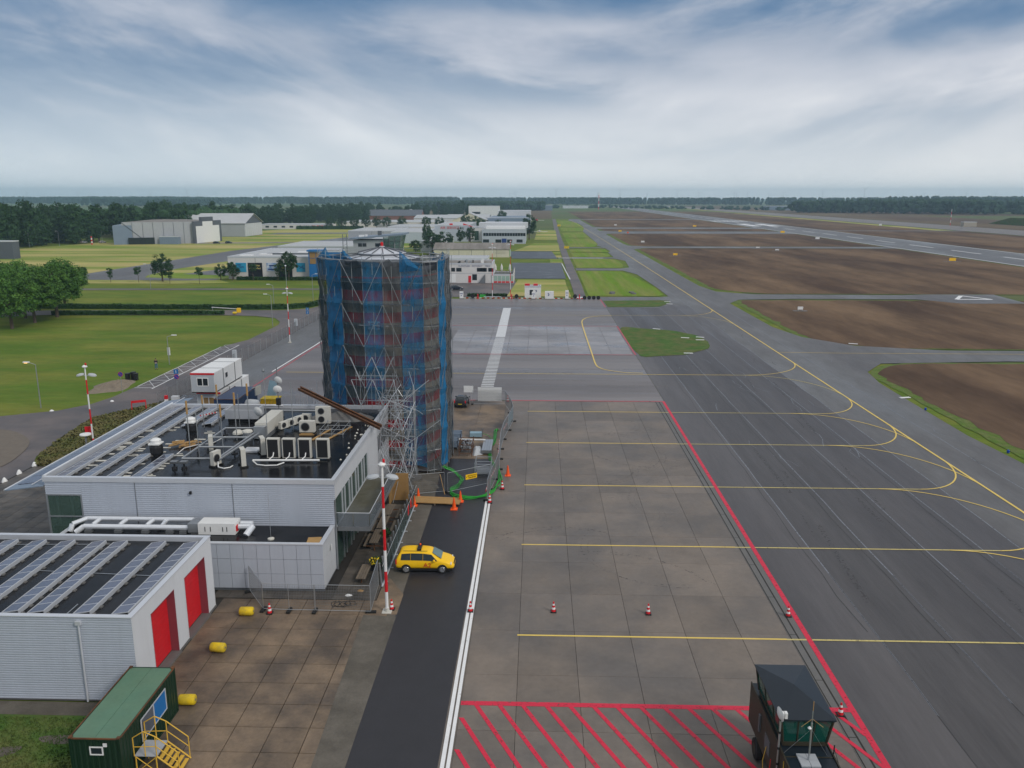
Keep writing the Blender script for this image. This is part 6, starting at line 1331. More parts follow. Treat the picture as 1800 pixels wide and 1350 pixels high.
# ---- striped masts
def striped(x, y, zs, first_red, lab, extra=None, head='disc', r=0.09):
    t = thing('striped_mast', lab, 'mast', (x, y, 0), 0, 'red and white lighting masts')
    red = first_red
    for a, b in zip(zs[:-1], zs[1:]):
        mb = MB(); mb.tube((0, 0, a), (0, 0, b), r * (1 - a / 40), 10, r * (1 - b / 40)); mb.build('red_section' if red else 'white_section', 'red' if red else 'white', t); red = not red
    mb = MB(); mb.box(-0.32, 0.32, -0.32, 0.32, 0.0, 0.06); mb.tube((0, 0, 0.06), (0, 0, 0.3), 0.16, 8); mb.build('base', 'cream', t)
    zt = zs[-1]; zl = zt - 0.9
    for s in (-1, 1):
        arm = MB(); arm.tube((0, 0, zl), (s * 0.4, 0.1, zl + 0.1), 0.04, 6); am = arm.build('lamp_arm', 'steel', t)
        lm = MB(); lm.lathe([(0.05, 0.14), (0.30, 0.05), (0.34, -0.05), (0.12, -0.10)], 14); o = lm.build('floodlight', 'plastic_clear', am); o.location = (s * 0.62, 0.12, zl + 0.1); o.scale = (1.3, 0.8, 1); o.rotation_euler = (0.25, s * 0.2, 0)
    mb = MB(); mb.lathe([(0.24, zt), (0.26, zt + 0.08), (0.12, zt + 0.22)], 12); mb.build('head', 'white', t)
    mb = MB(); mb.lathe([(0.08, zt + 0.2), (0.09, zt + 0.4), (0.03, zt + 0.45)], 8, (0.12, 0, 0)); mb.build('warning_lamp', 'red', t)
    if extra: mb = MB(); mb.tube((0, 0, zt), (0.0, 0, extra), 0.05, 6); mb.lathe([(0.22, extra), (0.12, extra + 0.2)], 8); mb.build('top_tube', 'steel', t)
z1 = [0.06, (-9.95,1.47)[1], (-9.98,2.96)[1], (-9.97,4.47)[1], (-9.95,5.97)[1], (-9.94,7.44)[1], (-9.93,8.94)[1], (-9.91,10.38)[1]]
striped(-9.98, 50.69, z1, False, 'striped mast nearest, standing at the terrace corner by the yellow van', r=0.11)
striped(-45.5, 80.0, [0.06, 1.6, 3.15, 4.7, 6.25, 7.8, 9.3, 10.6], False, 'striped mast rising behind the left canopy of the terminal')
striped(-47.4, 154.9, [0.06, 1.5, 3.0, 4.5, 6.0, 7.5, 9.0, 10.3], False, 'striped mast by the chain-link fence left of the tower', 14.6)
striped(-12.3, 227.0, [0.06, 2.2, 4.2, 6.2, 8.2, 10.2, 12.2, 14.6], False, 'striped mast at the fuel stand in front of the restaurant, left one'); striped(-7.3, 227.2, [0.06, 2.4, 4.8, 7.0, 9.2, 11.4, 13.4, 15.4], True, 'striped mast at the fuel stand in front of the restaurant, right one')

# ---- vehicles
def car(lab, cat, loc, rz, paint_, L_, W_, prof, ws, roofx, name, group=None):
    """prof: (x, z_sill, z_belt, z_top, half width at belt, half width at roof)"""
    t = thing(name, lab, cat, loc, rz, group)
    vs = []; fs = []
    for (x, zs, zb, zt, wb, wr) in prof:
        half = [(wb * 0.92, zs), (wb * 1.0, zs + (zb - zs) * 0.45), (wb * 0.985, zb), (wr, zt - (0.07 if zt - zb > 0.15 else 0.02)), (wr * 0.72, zt)]
        ring = [(x, -w, z) for w, z in half] + [(x, w, z) for w, z in half[::-1]]
        vs += ring
    n = 10
    for i in range(len(prof) - 1):
        for j in range(n - 1): fs.append((i * n + j, i * n + j + 1, (i + 1) * n + j + 1, (i + 1) * n + j))
        fs.append((i * n + n - 1, i * n, (i + 1) * n, (i + 1) * n + n - 1))
    fs += [tuple(range(n)), tuple(range((len(prof) - 1) * n + n - 1, (len(prof) - 1) * n - 1, -1))]
    mb = MB(); mb.add(vs, fs); b = mb.build('body', paint_, t, smooth=True); sm = b.modifiers.new('s', 'SUBSURF'); sm.levels = 2; sm.render_levels = 2
    def ring_at(x):
        for a, c in zip(prof[:-1], prof[1:]):
            if a[0] <= x <= c[0]:
                f = (x - a[0]) / (c[0] - a[0]); return [a[k] + (c[k] - a[k]) * f for k in range(6)]
    def sidepane(x0, x1, s, slant0=0.0, slant1=0.0):
        mb = MB(); A, B = ring_at(x0), ring_at(x1)
        def pt(r, x, top):
            w = r[4] * 0.985 + (r[5] - r[4] * 0.985) * (0.86 if top else 0.10); z = r[2] + (r[3] - 0.07 - r[2]) * (0.86 if top else 0.10); return (x, s * (w + 0.012), z)
        mb.quad(pt(A, x0, False), pt(B, x1, False), pt(ring_at(x1 + slant1) , x1 + slant1, True), pt(ring_at(x0 + slant0), x0 + slant0, True)); return mb.build('side_window', 'glass_car', t)
    for s in (-1, 1):
        for (x0, x1, s0, s1) in ws: sidepane(x0, x1, s, s0, s1)
    (xa, xb), (xc, xd) = roofx
    A, B = ring_at(xa), ring_at(xb); mb = MB(); mb.quad((xa, -A[5] * 0.86, A[3] - 0.015), (xb, -B[5] * 0.92, B[3] + 0.03), (xb, B[5] * 0.92, B[3] + 0.03), (xa, A[5] * 0.86, A[3] - 0.015))
    mb.v = [(v[0] + 0.03, v[1], v[2] + 0.012) for v in mb.v]; mb.build('windscreen', 'glass_ws', t)
    A, B = ring_at(xc), ring_at(xd); mb = MB(); mb.quad((xc - 0.05, -A[5] * 0.84, A[3] - 0.04), (xd - 0.03, -B[5] * 0.80, B[3] - 0.05), (xd - 0.03, B[5] * 0.80, B[3] - 0.05), (xc - 0.05, A[5] * 0.84, A[3] - 0.04)); mb.build('rear_window', 'glass_car', t)
    wx = (L_ * 0.185, L_ * 0.80)
    for x in wx:
        for s in (-1, 1):
            mb = MB(); mb.lathe([(0.37, -0.16), (0.37, 0.004)], 20, (x, s * (W_ / 2 - 0.015) - (0 if s > 0 else 0), 0.34), 'Y') if s > 0 else mb.lathe([(0.37, -0.004), (0.37, 0.16)], 20, (x, -W_ / 2 + 0.015, 0.34), 'Y'); mb.build('wheel_arch', 'black', t)
            mb = MB(); mb.lathe([(0.25, -0.11), (0.31, -0.10), (0.315, 0), (0.31, 0.10), (0.25, 0.11)], 22, (0, 0, 0), 'Y'); w = mb.build('wheel', 'rubber', t); w.location = (x, s * (W_ / 2 - 0.09), 0.315)
            mb = MB(); mb.lathe([(0.215, s * 0.105), (0.2, s * 0.12)] if s > 0 else [(0.2, -0.12), (0.215, -0.105)], 18, (0, 0, 0), 'Y'); mb.build('rim', 'chrome', w)
            sp = MB()
            for k in range(5): a = k * 2 * math.pi / 5; sp.obox((math.cos(a) * 0.13, s * 0.122, math.sin(a) * 0.13), (0.12, 0.01, 0.05), 0, 0, -a + 0.6)
            sp.build('spoke_gap', 'steel_dark', w)
    for s in (-1, 1):
        e = prof[-2]; mb = MB(); mb.lathe([(0.02, -0.06), (0.12, -0.03), (0.13, 0.02), (0.04, 0.05)], 12, (0, 0, 0), 'X'); h = mb.build('headlight', 'white', t); h.location = (L_ - 0.24, s * W_ * 0.36, 0.70); h.scale = (1, 1.4, 0.9)
        mb = MB(); mb.box(-0.03, 0.06, -0.08, 0.08, -0.16, 0.16); h = mb.build('tail_lamp', 'red', t); h.location = (0.06, s * W_ * 0.44, 0.85)
        r = ring_at(L_ * 0.66); mb = MB(); mb.lathe([(0.03, -0.09), (0.10, -0.05), (0.11, 0.04), (0.05, 0.08)], 10, (0, 0, 0), 'X'); h = mb.build('wing_mirror', paint_, t, smooth=True); h.location = (L_ * 0.665, s * (W_ / 2 + 0.08), 1.03)
    mb = MB(); mb.box(L_ - 0.07, L_ - 0.015, -0.45, 0.45, 0.52, 0.66); mb.build('grille', 'black', t); mb = MB(); mb.box(0.1, L_ - 0.15, -W_ / 2 + 0.06, W_ / 2 - 0.06, 0.2, 0.34); mb.build('underbody', 'black', t)
    mb = MB(); mb.box(-0.012, -0.002, -0.26, 0.26, 0.5, 0.61); mb.build('number_plate', 'yellow_c', t)
    return t
van = [(0.0, 0.42, 0.70, 0.74, 0.72, 0.66), (0.05, 0.28, 0.93, 0.98, 0.86, 0.78), (0.18, 0.22, 0.98, 1.30, 0.88, 0.72), (0.36, 0.22, 0.98, 1.58, 0.89, 0.66), (0.9, 0.22, 0.97, 1.655, 0.90, 0.655), (1.7, 0.22, 0.96, 1.67, 0.90, 0.65), (2.45, 0.22, 0.95, 1.62, 0.90, 0.64), (2.7, 0.22, 0.95, 1.55, 0.90, 0.64), (3.08, 0.22, 0.95, 1.28, 0.90, 0.68), (3.42, 0.22, 0.94, 1.03, 0.895, 0.72), (3.8, 0.22, 0.86, 0.94, 0.885, 0.70), (4.12, 0.24, 0.74, 0.82, 0.84, 0.64), (4.32, 0.28, 0.60, 0.66, 0.74, 0.56), (4.39, 0.36, 0.50, 0.54, 0.62, 0.48)]
v1 = car('bright yellow airport van with A2 on its side, parked across the road edge', 'van', (-10.42, 57.42, 0.0), R(0.5), 'yellow', 4.39, 1.80, van, [(0.42, 1.14, 0.06, 0.0), (1.17, 2.06, 0, 0), (2.09, 3.16, 0, -0.46)], ((2.74, 3.40), (0.36, 0.16)), 'airport_van')
tx = text('A2', 0.50, 'text_red', v1, (2.42, -0.95, 0.66), (math.pi / 2 , 0, 0), 'lettering', 0.004)
mb = MB(); mb.box(1.62, 1.92, -0.52, 0.52, 1.66, 1.78); lb = mb.build('light_bar', 'black', v1); mb = MB(); mb.lathe([(0.07, 1.78), (0.06, 1.88), (0.02, 1.9)], 10, (1.77, 0.25, 0)); mb.build('beacon', 'orange', lb)
mb = MB(); [mb.tube((0.6, s * 0.62, 1.67), (2.4, s * 0.61, 1.66), 0.018, 5) for s in (-1, 1)]; mb.build('roof_rail', 'black', v1)
hatch = [(0.0, 0.40, 0.66, 0.70, 0.68, 0.6), (0.05, 0.26, 0.88, 0.95, 0.78, 0.70), (0.22, 0.2, 0.93, 1.22, 0.80, 0.62), (0.5, 0.2, 0.93, 1.44, 0.81, 0.58), (1.1, 0.2, 0.92, 1.48, 0.81, 0.58), (1.7, 0.2, 0.91, 1.46, 0.81, 0.58), (2.0, 0.2, 0.9, 1.38, 0.81, 0.60), (2.55, 0.2, 0.9, 1.00, 0.81, 0.66), (2.95, 0.2, 0.82, 0.88, 0.79, 0.64), (3.3, 0.24, 0.66, 0.72, 0.72, 0.56), (3.45, 0.34, 0.5, 0.54, 0.58, 0.46)]
car('small dark grey hatchback seen from behind, parked right of the tower', 'car', (-10.1, 105.6, 0), R(86), 'grey_car', 3.45, 1.64, hatch, [(0.55, 1.2, 0, 0), (1.28, 2.2, 0, -0.25)], ((2.02, 2.52), (0.5, 0.2)), 'hatchback')
car('small dark blue car parked on the brick lot before the restaurant', 'car', GR1 if False else (-26.2, 246.5, 0), R(8), 'dark_car', 4.1, 1.75, [(a * 1.19, b, c, d * 0.97, e * 1.07, f * 1.05) for a, b, c, d, e, f in hatch], [(0.6, 1.4, 0, 0), (1.5, 2.6, 0, -0.25)], ((2.42, 2.98), (0.58, 0.26)), 'parked_car')

# army truck with control cabin on its back
tk = thing('army_truck', 'olive army truck carrying a small glazed control cabin with dark roof', 'truck', (12.17, 31.2, 0))
mb = MB(); mb.box(-1.12, 1.12, 0.0, 6.75, 1.15, 3.2); mb.build('box_body', 'camo', tk)
mb = MB(); mb.box(-1.06, 1.06, 0.06, 6.7, 3.2, 3.24); mb.build('roof_deck', 'camo_roof', tk)
mb = MB(); [mb.box(x, x + 0.06, 0.0, 6.75, 3.2, 3.30) for x in (-1.125, 1.065)]; mb.box(-1.065, 1.065, 1.0, 1.04, 3.24, 3.27); mb.build('roof_rail', 'camo', tk)
mb = MB(); mb.box(-0.95, 0.95, -0.6, 6.6, 0.75, 1.12); mb.build('chassis', 'black', tk)
mb = MB(); mb.box(-0.98, 0.98, 1.72, 5.75, 3.30, 3.5); mb.build('cabin_base', 'camo', tk)
mb = MB()
A = [(-0.98, 1.75), (0.98, 1.75), (0.98, 5.75), (-0.98, 5.75)]; B = [(-1.16, 1.6), (1.16, 1.6), (1.16, 5.85), (-1.16, 5.85)]
for i in range(4):
    a, b, c, d = A[i], A[(i + 1) % 4], B[(i + 1) % 4], B[i]
    w = MB(); w.quad((*a, 3.5), (*b, 3.5), (*c, 4.75), (*d, 4.75)); w.build('cabin_window', 'glass_teal', tk)
for i in range(4): mb.tube((*A[i], 3.5), (*B[i], 4.75), 0.06, 6)
for u in (0.33, 0.66): mb.tube((A[0][0] + 1.96 * u, 1.74, 3.5), (B[0][0] + 2.32 * u, 1.6, 4.75), 0.035, 6)
for v in (0.33, 0.66): mb.tube((-0.98, 1.75 + 4 * v, 3.5), (-1.16, 1.6 + 4.25 * v, 4.75), 0.035, 6)
mb.build('cabin_post', 'camo', tk)
mb = MB(); mb.box(-0.95, 0.95, 1.8, 5.7, 3.505, 3.54); mb.box(-0.9, 0.9, 5.2, 5.6, 3.5, 4.6); mb.box(-0.75, -0.2, 2.6, 3.0, 3.5, 4.2); mb.box(0.1, 0.7, 2.3, 2.7, 3.5, 4.3); mb.box(-0.8, 0.8, 3.4, 3.9, 3.5, 4.0); mb.build('dark_interior', 'black', tk)  # black floor and back added to darken the cabin inside, with consoles
mb = MB(); c_ = [(-1.24, 1.5, 4.76), (1.24, 1.5, 4.76), (1.24, 5.95, 4.76), (-1.24, 5.95, 4.76)]; mb.add([*c_, (0, 3.7, 5.12)] + [(x, y, z - 0.07) for x, y, z in c_], [(0, 1, 4), (1, 2, 4), (2, 3, 4), (3, 0, 4), (0, 5, 6, 1), (1, 6, 7, 2), (2, 7, 8, 3), (3, 8, 5, 0), (5, 8, 7, 6)]); mb.build('cabin_roof', 'camo_roof', tk)
for y in (0.9, 5.2):
    for s in (-1, 1):
        mb = MB(); mb.lathe([(0.3, -0.17), (0.52, -0.15), (0.55, 0), (0.52, 0.15), (0.3, 0.17)], 20, (0, 0, 0), 'X'); w = mb.build('wheel', 'rubber', tk); w.location = (s * 1.02, y, 0.55); mb = MB(); mb.lathe([(0.28, -0.18), (0.28, 0.18)], 14, (0, 0, 0), 'X'); mb.build('rim', 'camo', w)
mb = MB(); mb.box(-1.145, -1.122, 3.0, 3.8, 1.7, 2.5); mb.box(-1.20, -1.121, 4.6, 4.8, 1.9, 2.8); mb.build('side_hatch', 'trim_dark', tk)
mb = MB(); mb.tube((-1.2, 2.5, 2.0), (-1.5, 1.9, 0.1), 0.02, 5); mb.tube((-1.2, 0.8, 1.0), (-1.2, 2.0, 0.15), 0.05, 5); mb.build('red_strut', 'red', tk); mb = MB(); mb.path([(-1.16, 3.4, 2.0), (-1.35, 3.2, 1.4), (-1.42, 2.6, 0.4), (-1.5, 1.6, 0.05), (-1.6, 0.2, 0.04)], 0.018, 5); mb.path([(-1.14, 0.9, 3.1), (-1.22, 0.6, 2.0), (-1.25, 0.3, 0.4)], 0.018, 5); mb.build('cable', 'yellow_stair', tk)
mb = MB(); mb.tube((1.12, 1.2, 3.3), (1.12, 1.2, 3.75), 0.03, 5); mb.tube((1.12, 1.2, 3.6), (1.3, -0.5, 2.2), 0.014, 5); mb.tube((1.12, -0.0, 2.4), (1.12, -0.0, 3.2), 0.03, 5); mb.build('grab_rail', 'black', tk)
am = thing('truck_antenna', 'slim mast with crossed rods on a slab base on the truck roof', 'antenna', (12.05, 31.95, 3.25))
for a, b in ((-0.42, -0.42), (0.01, -0.42), (-0.42, 0.01), (0.01, 0.01)): mb = MB(); mb.box(a, a + 0.41, b, b + 0.41, 0, 0.07); mb.build('ballast_slab', 'wallgrey', am)
mb = MB(); mb.tube((0, 0, 0.07), (0, 0, 1.9), 0.04, 8); mb.tube((0, 0, 1.9), (0, 0, 2.5), 0.02, 6); mb.build('pole', 'steel', am); mb = MB(); mb.tube((0, 0, 2.1), (-0.45, 0, 1.7), 0.012, 5); mb.tube((0, 0, 2.1), (0.5, 0, 1.7), 0.012, 5); mb.tube((0, 0, 2.45), (0, 0, 2.95), 0.018, 5); mb.build('radial_rod', 'timber', am); mb = MB(); mb.lathe([(0.03, -0.07), (0.09, 0), (0.03, 0.07)], 10, (-0.08, 0, 1.65)); mb.build('gps_dome', 'white', am)
mb = MB(); mb.tube((0, 0, 1.6), (0.95, 0.4, 0.0), 0.008, 4); mb.tube((0, 0, 1.6), (-0.95, 0.5, 0.0), 0.008, 4); mb.build('guy_wire', 'steel', am)
am = thing('truck_dish', 'white dish antenna on a pole at the truck side', 'satellite dish', (10.98, 32.8, 1.9)); mb = MB(); mb.tube((0, 0, 0), (0, 0, 2.9), 0.045, 8); mb.build('pole', 'steel', am); mb = MB(); [mb.tube((0, 0, z), (0, 0, z + 0.12), 0.055, 8) for z in (0.5, 1.3, 2.1)]; mb.build('strap', 'black', am)
d = dish(am, (-0.12, 0.0, 3.05), 0.33, R(-80), 0.1); mb = MB(); [mb.box(x, x + 0.12, -0.1, 0.1, z, z + 0.11) for x in (0.0, 0.15) for z in (2.9, 3.06)]; mb.build('feed_unit', 'white', am)

# ---- person on the lawn
def person(loc, rz):
    t = thing('person', 'person in dark jacket and blue jeans standing on the lawn holding a controller', 'person', loc, rz)
    def skin(name, vs, es, rad, m, root=0, lv=1):
        me = bpy.data.meshes.new(name); me.from_pydata(vs, es, []); me.materials.append(M[m]); o = obj(name, me, t)
        o.modifiers.new('k', 'SKIN'); sk = me.skin_vertices[0].data if me.skin_vertices else None
        if sk is None:
            return o
        for i, r in enumerate(rad): sk[i].radius = r if isinstance(r, tuple) else (r, r)
        sk[root].use_root = True; s = o.modifiers.new('s', 'SUBSURF'); s.levels = lv; s.render_levels = lv; return o
    # one continuous body; clothes are shells over it
    vs = [(0, 0, 0.95), (0, 0, 1.15), (0, 0, 1.38), (0, 0, 1.50), (0, -0.02, 1.60), (0, -0.03, 1.72), (0.19, 0, 1.42), (0.25, 0.0, 1.16), (0.13, -0.28, 1.12), (0.05, -0.34, 1.14), (-0.19, 0, 1.42), (-0.25, 0.0, 1.16), (-0.13, -0.28, 1.12), (-0.05, -0.34, 1.14), (0.10, 0, 0.90), (0.12, -0.01, 0.50), (0.12, 0.02, 0.08), (0.12, -0.12, 0.04), (-0.10, 0, 0.90), (-0.13, 0.0, 0.50), (-0.14, 0.02, 0.08), (-0.14, -0.12, 0.04)]
    es = [(0, 1), (1, 2), (2, 3), (3, 4), (4, 5), (2, 6), (6, 7), (7, 8), (8, 9), (2, 10), (10, 11), (11, 12), (12, 13), (0, 14), (14, 15), (15, 16), (16, 17), (0, 18), (18, 19), (19, 20), (20, 21)]
    rad = [(0.15, 0.11), (0.15, 0.10), (0.16, 0.11), 0.06, (0.085, 0.10), (0.07, 0.09), 0.07, 0.05, 0.04, 0.035, 0.07, 0.05, 0.04, 0.035, 0.09, 0.065, 0.045, 0.04, 0.09, 0.065, 0.045, 0.04]
    skin('body', vs, es, rad, 'skin')
    jv = [(0, 0, 0.98), (0, 0, 1.15), (0, 0, 1.38), (0, 0, 1.47), (0.19, 0, 1.43), (0.25, 0.0, 1.16), (0.15, -0.24, 1.12), (-0.19, 0, 1.43), (-0.25, 0.0, 1.16), (-0.15, -0.24, 1.12)]
    skin('jacket', jv, [(0, 1), (1, 2), (2, 3), (2, 4), (4, 5), (5, 6), (2, 7), (7, 8), (8, 9)], [(0.18, 0.14), (0.175, 0.13), (0.185, 0.135), 0.08, 0.09, 0.068, 0.055, 0.09, 0.068, 0.055], 'jacket')
    lv_ = [(0, 0, 0.96), (0.10, 0, 0.90), (0.12, -0.01, 0.50), (0.12, 0.02, 0.12), (-0.10, 0, 0.90), (-0.13, 0.0, 0.50), (-0.14, 0.02, 0.12)]
    skin('jeans', lv_, [(0, 1), (1, 2), (2, 3), (0, 4), (4, 5), (5, 6)], [(0.16, 0.12), 0.105, 0.08, 0.062, 0.105, 0.08, 0.062], 'jeans')
    mb = MB(); mb.lathe([(0.03, 1.83), (0.085, 1.80), (0.10, 1.72), (0.09, 1.66)], 12, (0, -0.0, 0)); mb.build('hair', 'black', t, smooth=True)
    for s in (-0.13, 0.12): mb = MB(); mb.box(s - 0.05, s + 0.05, -0.2, 0.08, 0.0, 0.09); mb.build('shoe', 'black', t)
    mb = MB(); mb.box(-0.1, 0.1, -0.42, -0.32, 1.12, 1.17); o = mb.build('controller', 'white'); o.parent = None; o.location = loc; o.rotation_euler = (0, 0, rz); tag(o, 'small white controller held by the person on the lawn', 'controller')
PX = (-61.92,129.74)
person((PX[0], PX[1], -0.11), R(20))

# ------------------------------------------------------------------ halls, restaurant and offices beyond
def bldg(name, label, x0, x1, y0, y1, h, wall, roof, wins=(), wright=(), cat='building', parapet=0.35, group=None, rz=0.0, gable=None, roofx=0.0, bays=0):
    """box-shaped hall; origin at its front left corner. wins: (x0,x1,z0,z1,mat,name) on the front; wright the same along Y on the right side"""
    t = thing(name, label, cat, (x0, y0, 0), rz, group); w, d = x1 - x0, y1 - y0
    if gable is None:
        mb = MB(); mb.box(0, w, 0, d, -0.15, h); mb.build('wall', wall, t)
        mb = MB(); mb.box(0.3, w - 0.3, 0.3, d - 0.3, h + 0.001, h + 0.05); mb.build('roof', roof, t)
        mb = MB()
        for a in ((-0.05, w + 0.05, -0.05, 0.25), (-0.05, w + 0.05, d - 0.25, d + 0.05), (-0.05, 0.25, 0.25, d - 0.25), (w - 0.25, w + 0.05, 0.25, d - 0.25)): mb.box(*a, h - 0.1, h + parapet)
        mb.build('parapet', 'trim', t)
    elif gable == 'x':       # ridge along X
        mb = MB(); mb.prof_x([(0, -0.15), (d, -0.15), (d, h), (d / 2, h + roofx), (0, h)], 0, w); mb.build('wall', wall, t)
        for a, b, nm in ((0, d / 2, 0), (d / 2, d, 1)):
            mb = MB(); za, zb = (h, h + roofx) if nm == 0 else (h + roofx, h); mb.prof_x([(a - (0.3 if nm == 0 else 0), za + 0.02), (b + (0.3 if nm else 0), zb + 0.02), (b + (0.3 if nm else 0), zb + 0.14), (a - (0.3 if nm == 0 else 0), za + 0.14)], -0.3, w + 0.3); mb.build('roof_slope', roof, t)
    else:
        mb = MB(); mb.prof_y([(0, -0.15), (w, -0.15), (w, h), (w / 2, h + roofx), (0, h)], 0, d); mb.build('wall', wall, t)
        for nm in (0, 1):
            mb = MB(); p = [(-0.3, h + 0.02), (w / 2, h + roofx + 0.02), (w / 2, h + roofx + 0.14), (-0.3, h + 0.14)]
            if nm: p = [(w - x, z) for x, z in p]
            mb.prof_y(p, -0.3, d + 0.3); mb.build('roof_slope', roof, t)
    for wdw in wins:
        a, b, c, e, m, nm = wdw; g = MB(); g.box(a, b, -0.06, -0.004, c, e); g.build(nm, m, t)
    for wdw in wright:
        a, b, c, e, m, nm = wdw; g = MB(); g.box(w + 0.004, w + 0.06, a, b, c, e); g.build(nm, m, t)
    for k in range(bays): mb = MB(); xx = w * (k + 1) / (bays + 1); mb.box(xx - 0.06, xx + 0.06, -0.03, -0.003, 0, h - 0.15); mb.build('panel_joint', 'trim_dark', t)
    return t
# white hall with advertising banners
hl = bldg('banner_hall', 'long pale hall with advertising banners and a blue corner tower', -105.0, -76.8, 279.0, 326.0, 7.2, 'wallwhite', 'roof_pale', bays=2)
for x, w, z0, z1, m in ((2.6, 3.6, 2.3, 5.4, 'banner_blue'), (6.8, 4.9, 0.0, 5.4, 'banner_black'), (13.2, 3.4, 2.6, 5.4, 'banner_sky'), (17.2, 4.7, 0.0, 5.4, 'banner_black'), (23.4, 3.0, 2.4, 5.4, 'banner_blue')):
    mb = MB(); mb.box(x, x + w, -0.12, -0.01, z0, z1); mb.build('banner', m, hl)
text('Boek hier', 0.95, 'text_yellow', hl, (9.2, -0.16, 4.5), name='lettering'); text('uw proefles!', 0.80, 'text_yellow', hl, (9.2, -0.16, 3.55), name='lettering')
text('Vlieg', 0.95, 'text_yellow', hl, (19.0, -0.16, 4.6), name='lettering'); text('hier', 0.9, 'text_yellow', hl, (19.0, -0.16, 3.8), name='lettering'); text('Aviation', 0.85, 'text_yellow', hl, (19.2, -0.16, 2.9), name='lettering')
for x, z, s in ((4.6, 4.0, 0.9), (3.8, 4.7, 0.7), (25.0, 4.0, 1.3)):
    mb = MB(); mb.obox((x, -0.14, z), (s * 2, 0.02, 0.22), 0, 0, 0.45 if s > 1 else 0.1); mb.obox((x + 0.1, -0.15, z), (0.22, 0.02, s * 1.3), 0, 0, 0.9 if s > 1 else 1.3); mb.build('aircraft_print', 'text_blue', hl)
mb = MB(); mb.obox((14.9, -0.14, 4.5), (1.6, 0.02, 0.5)); mb.obox((14.9, -0.14, 3.2), (2.4, 0.02, 0.4)); mb.build('print_panel', 'text_blue', hl)
for k in range(5): mb = MB(); mb.box(2 + k * 5, 6 + k * 5, 6 + k * 6, 9 + k * 6, 7.25, 7.6); mb.build('rooflight', 'white', hl)
mb = MB(); mb.box(9, 27, 14, 15.4, 7.25, 7.7); mb.build('roof_trench', 'trim_dark', hl)
bt = bldg('blue_stair_tower', 'bright blue stair tower with small windows beside the banner hall', -76.6, -66.0, 276.4, 284.0, 9.3, 'blue', 'roof_grey')
for a, b, c, d in ((0.6, 2.6, 8.2, 10.0), (2.8, 4.2, 8.2, 10.0), (0.6, 2.6, 6.2, 8.0)): mb = MB(); mb.box(a - 0.2, b - 0.2, -0.08, -0.004, c - 0.9, d - 0.9); mb.build('window', 'ply', bt)
mb = MB(); mb.box(-0.4, 4.6, -0.6, 4, 9.4, 9.9); mb.build('tower_roof', 'blue', bt)
bldg('low_hall', 'low pale hall row with white doors behind the banner hall', -120.5, -84.0, 384.0, 428.0, 4.6, 'wallgrey', 'roof_pale', [], [(3 + k * 6, 8 + k * 6, 0.2, 3.8, 'white', 'door') for k in range(6)])
bldg('low_hall', 'grey low hall with white doors, left of the small control building', -84, -70, 405, 436, 6.2, 'wallgrey', 'roof_pale', [], [(3 + k * 6, 8 + k * 6, 0.2, 4.6, 'white', 'door') for k in range(4)])
# old control building with raked glazing
oc = thing('old_control_building', 'small grey control building with raked windows and a flat overhanging roof', 'building', (-75.0, 338.0, 0))
mb = MB(); mb.box(0, 12.6, 0, 12, -0.1, 10.0); mb.build('wall', 'wallgrey', oc)
mb = MB(); mb.prof_x([(-1.6, 10.4), (13, 10.4), (13, 11.0), (-1.6, 11.0)], -1.2, 21.0); mb.v = [(x, y, z + (x * 0.085)) for x, y, z in mb.v]; mb.build('roof', 'wallblue', oc)
mb = MB(); mb.add([(12.6, -1.0, 5.0), (18.6, -1.4, 5.0), (20.0, -1.5, 11.8), (12.6, -1.2, 11.2), (12.6, 10, 5.0), (18.6, 10, 5.0), (20, 11, 11.8), (12.6, 10, 11.2)], [(0, 1, 2, 3), (1, 5, 6, 2), (5, 4, 7, 6), (0, 4, 5, 1)]); mb.build('raked_glazing', 'glass_green', oc)
mb = MB(); [mb.tube((12.7 + k * 2.0, -1.25, 5.0), (12.7 + k * 2.35, -1.45, 11.4), 0.16, 5) for k in range(4)]; [mb.tube((12.6, -1.3, z), (19.2, -1.5, z), 0.10, 5) for z in (6.6, 8.2, 9.8)]; mb.build('glazing_bar', 'trim_dark', oc)
mb = MB(); mb.box(13.0, 18.0, 0.2, 9, -0.1, 5); mb.build('core', 'wallwhite', oc)
for a, b in ((2.0, 3.6), (3.8, 5.4), (9.0, 11.8)): mb = MB(); mb.box(a, b, -0.06, -0.004, 7.4, 8.8); mb.build('window', 'glass_dark', oc)
mb = MB(); mb.box(9.6, 11.0, 3, 5, 11.5, 13.6); mb.build('chimney', 'trim_dark', oc); mb = MB(); mb.box(2, 4, 2, 4, 11.2, 12.0); mb.box(4.6, 5.4, 2, 3, 11.3, 12.2); mb.build('roof_unit', 'white', oc)
lt = thing('lattice_mast', 'two slim grey lattice posts left of the small control building', 'mast', (-78.5, 335, 0)); [MB().tube((x, 0, 0), (x, 0, 12.5), 0.18, 6).build('post', 'steel_dark', lt) for x in (0.0, 1.6)]; mb = MB(); [mb.tube((0, 0, 1 + k * 1.4), (1.6, 0, 1.7 + k * 1.4), 0.06, 4) for k in range(8)]; mb.build('lacing', 'steel_dark', lt, 'stuff')
bldg('long_hall', 'long white hall behind the row of round trees', -172, -84, 735, 800, 5.2, 'wallwhite', 'roof_pale', [(30, 60, 1.0, 3.5, 'wallgrey', 'dark_strip')])
bldg('bungalow_office', 'low pale office with red shutters at the meadow edge', -240, -180, 715, 745, 3.6, 'wallwhite', 'roof_pale', [(6 + k * 7, 9 + k * 7, 1.2, 2.6, 'glass_dark', 'window') for k in range(5)] + [(47 + k * 3.5, 49 + k * 3.5, 0.6, 3.0, 'red', 'shutter') for k in range(4)])
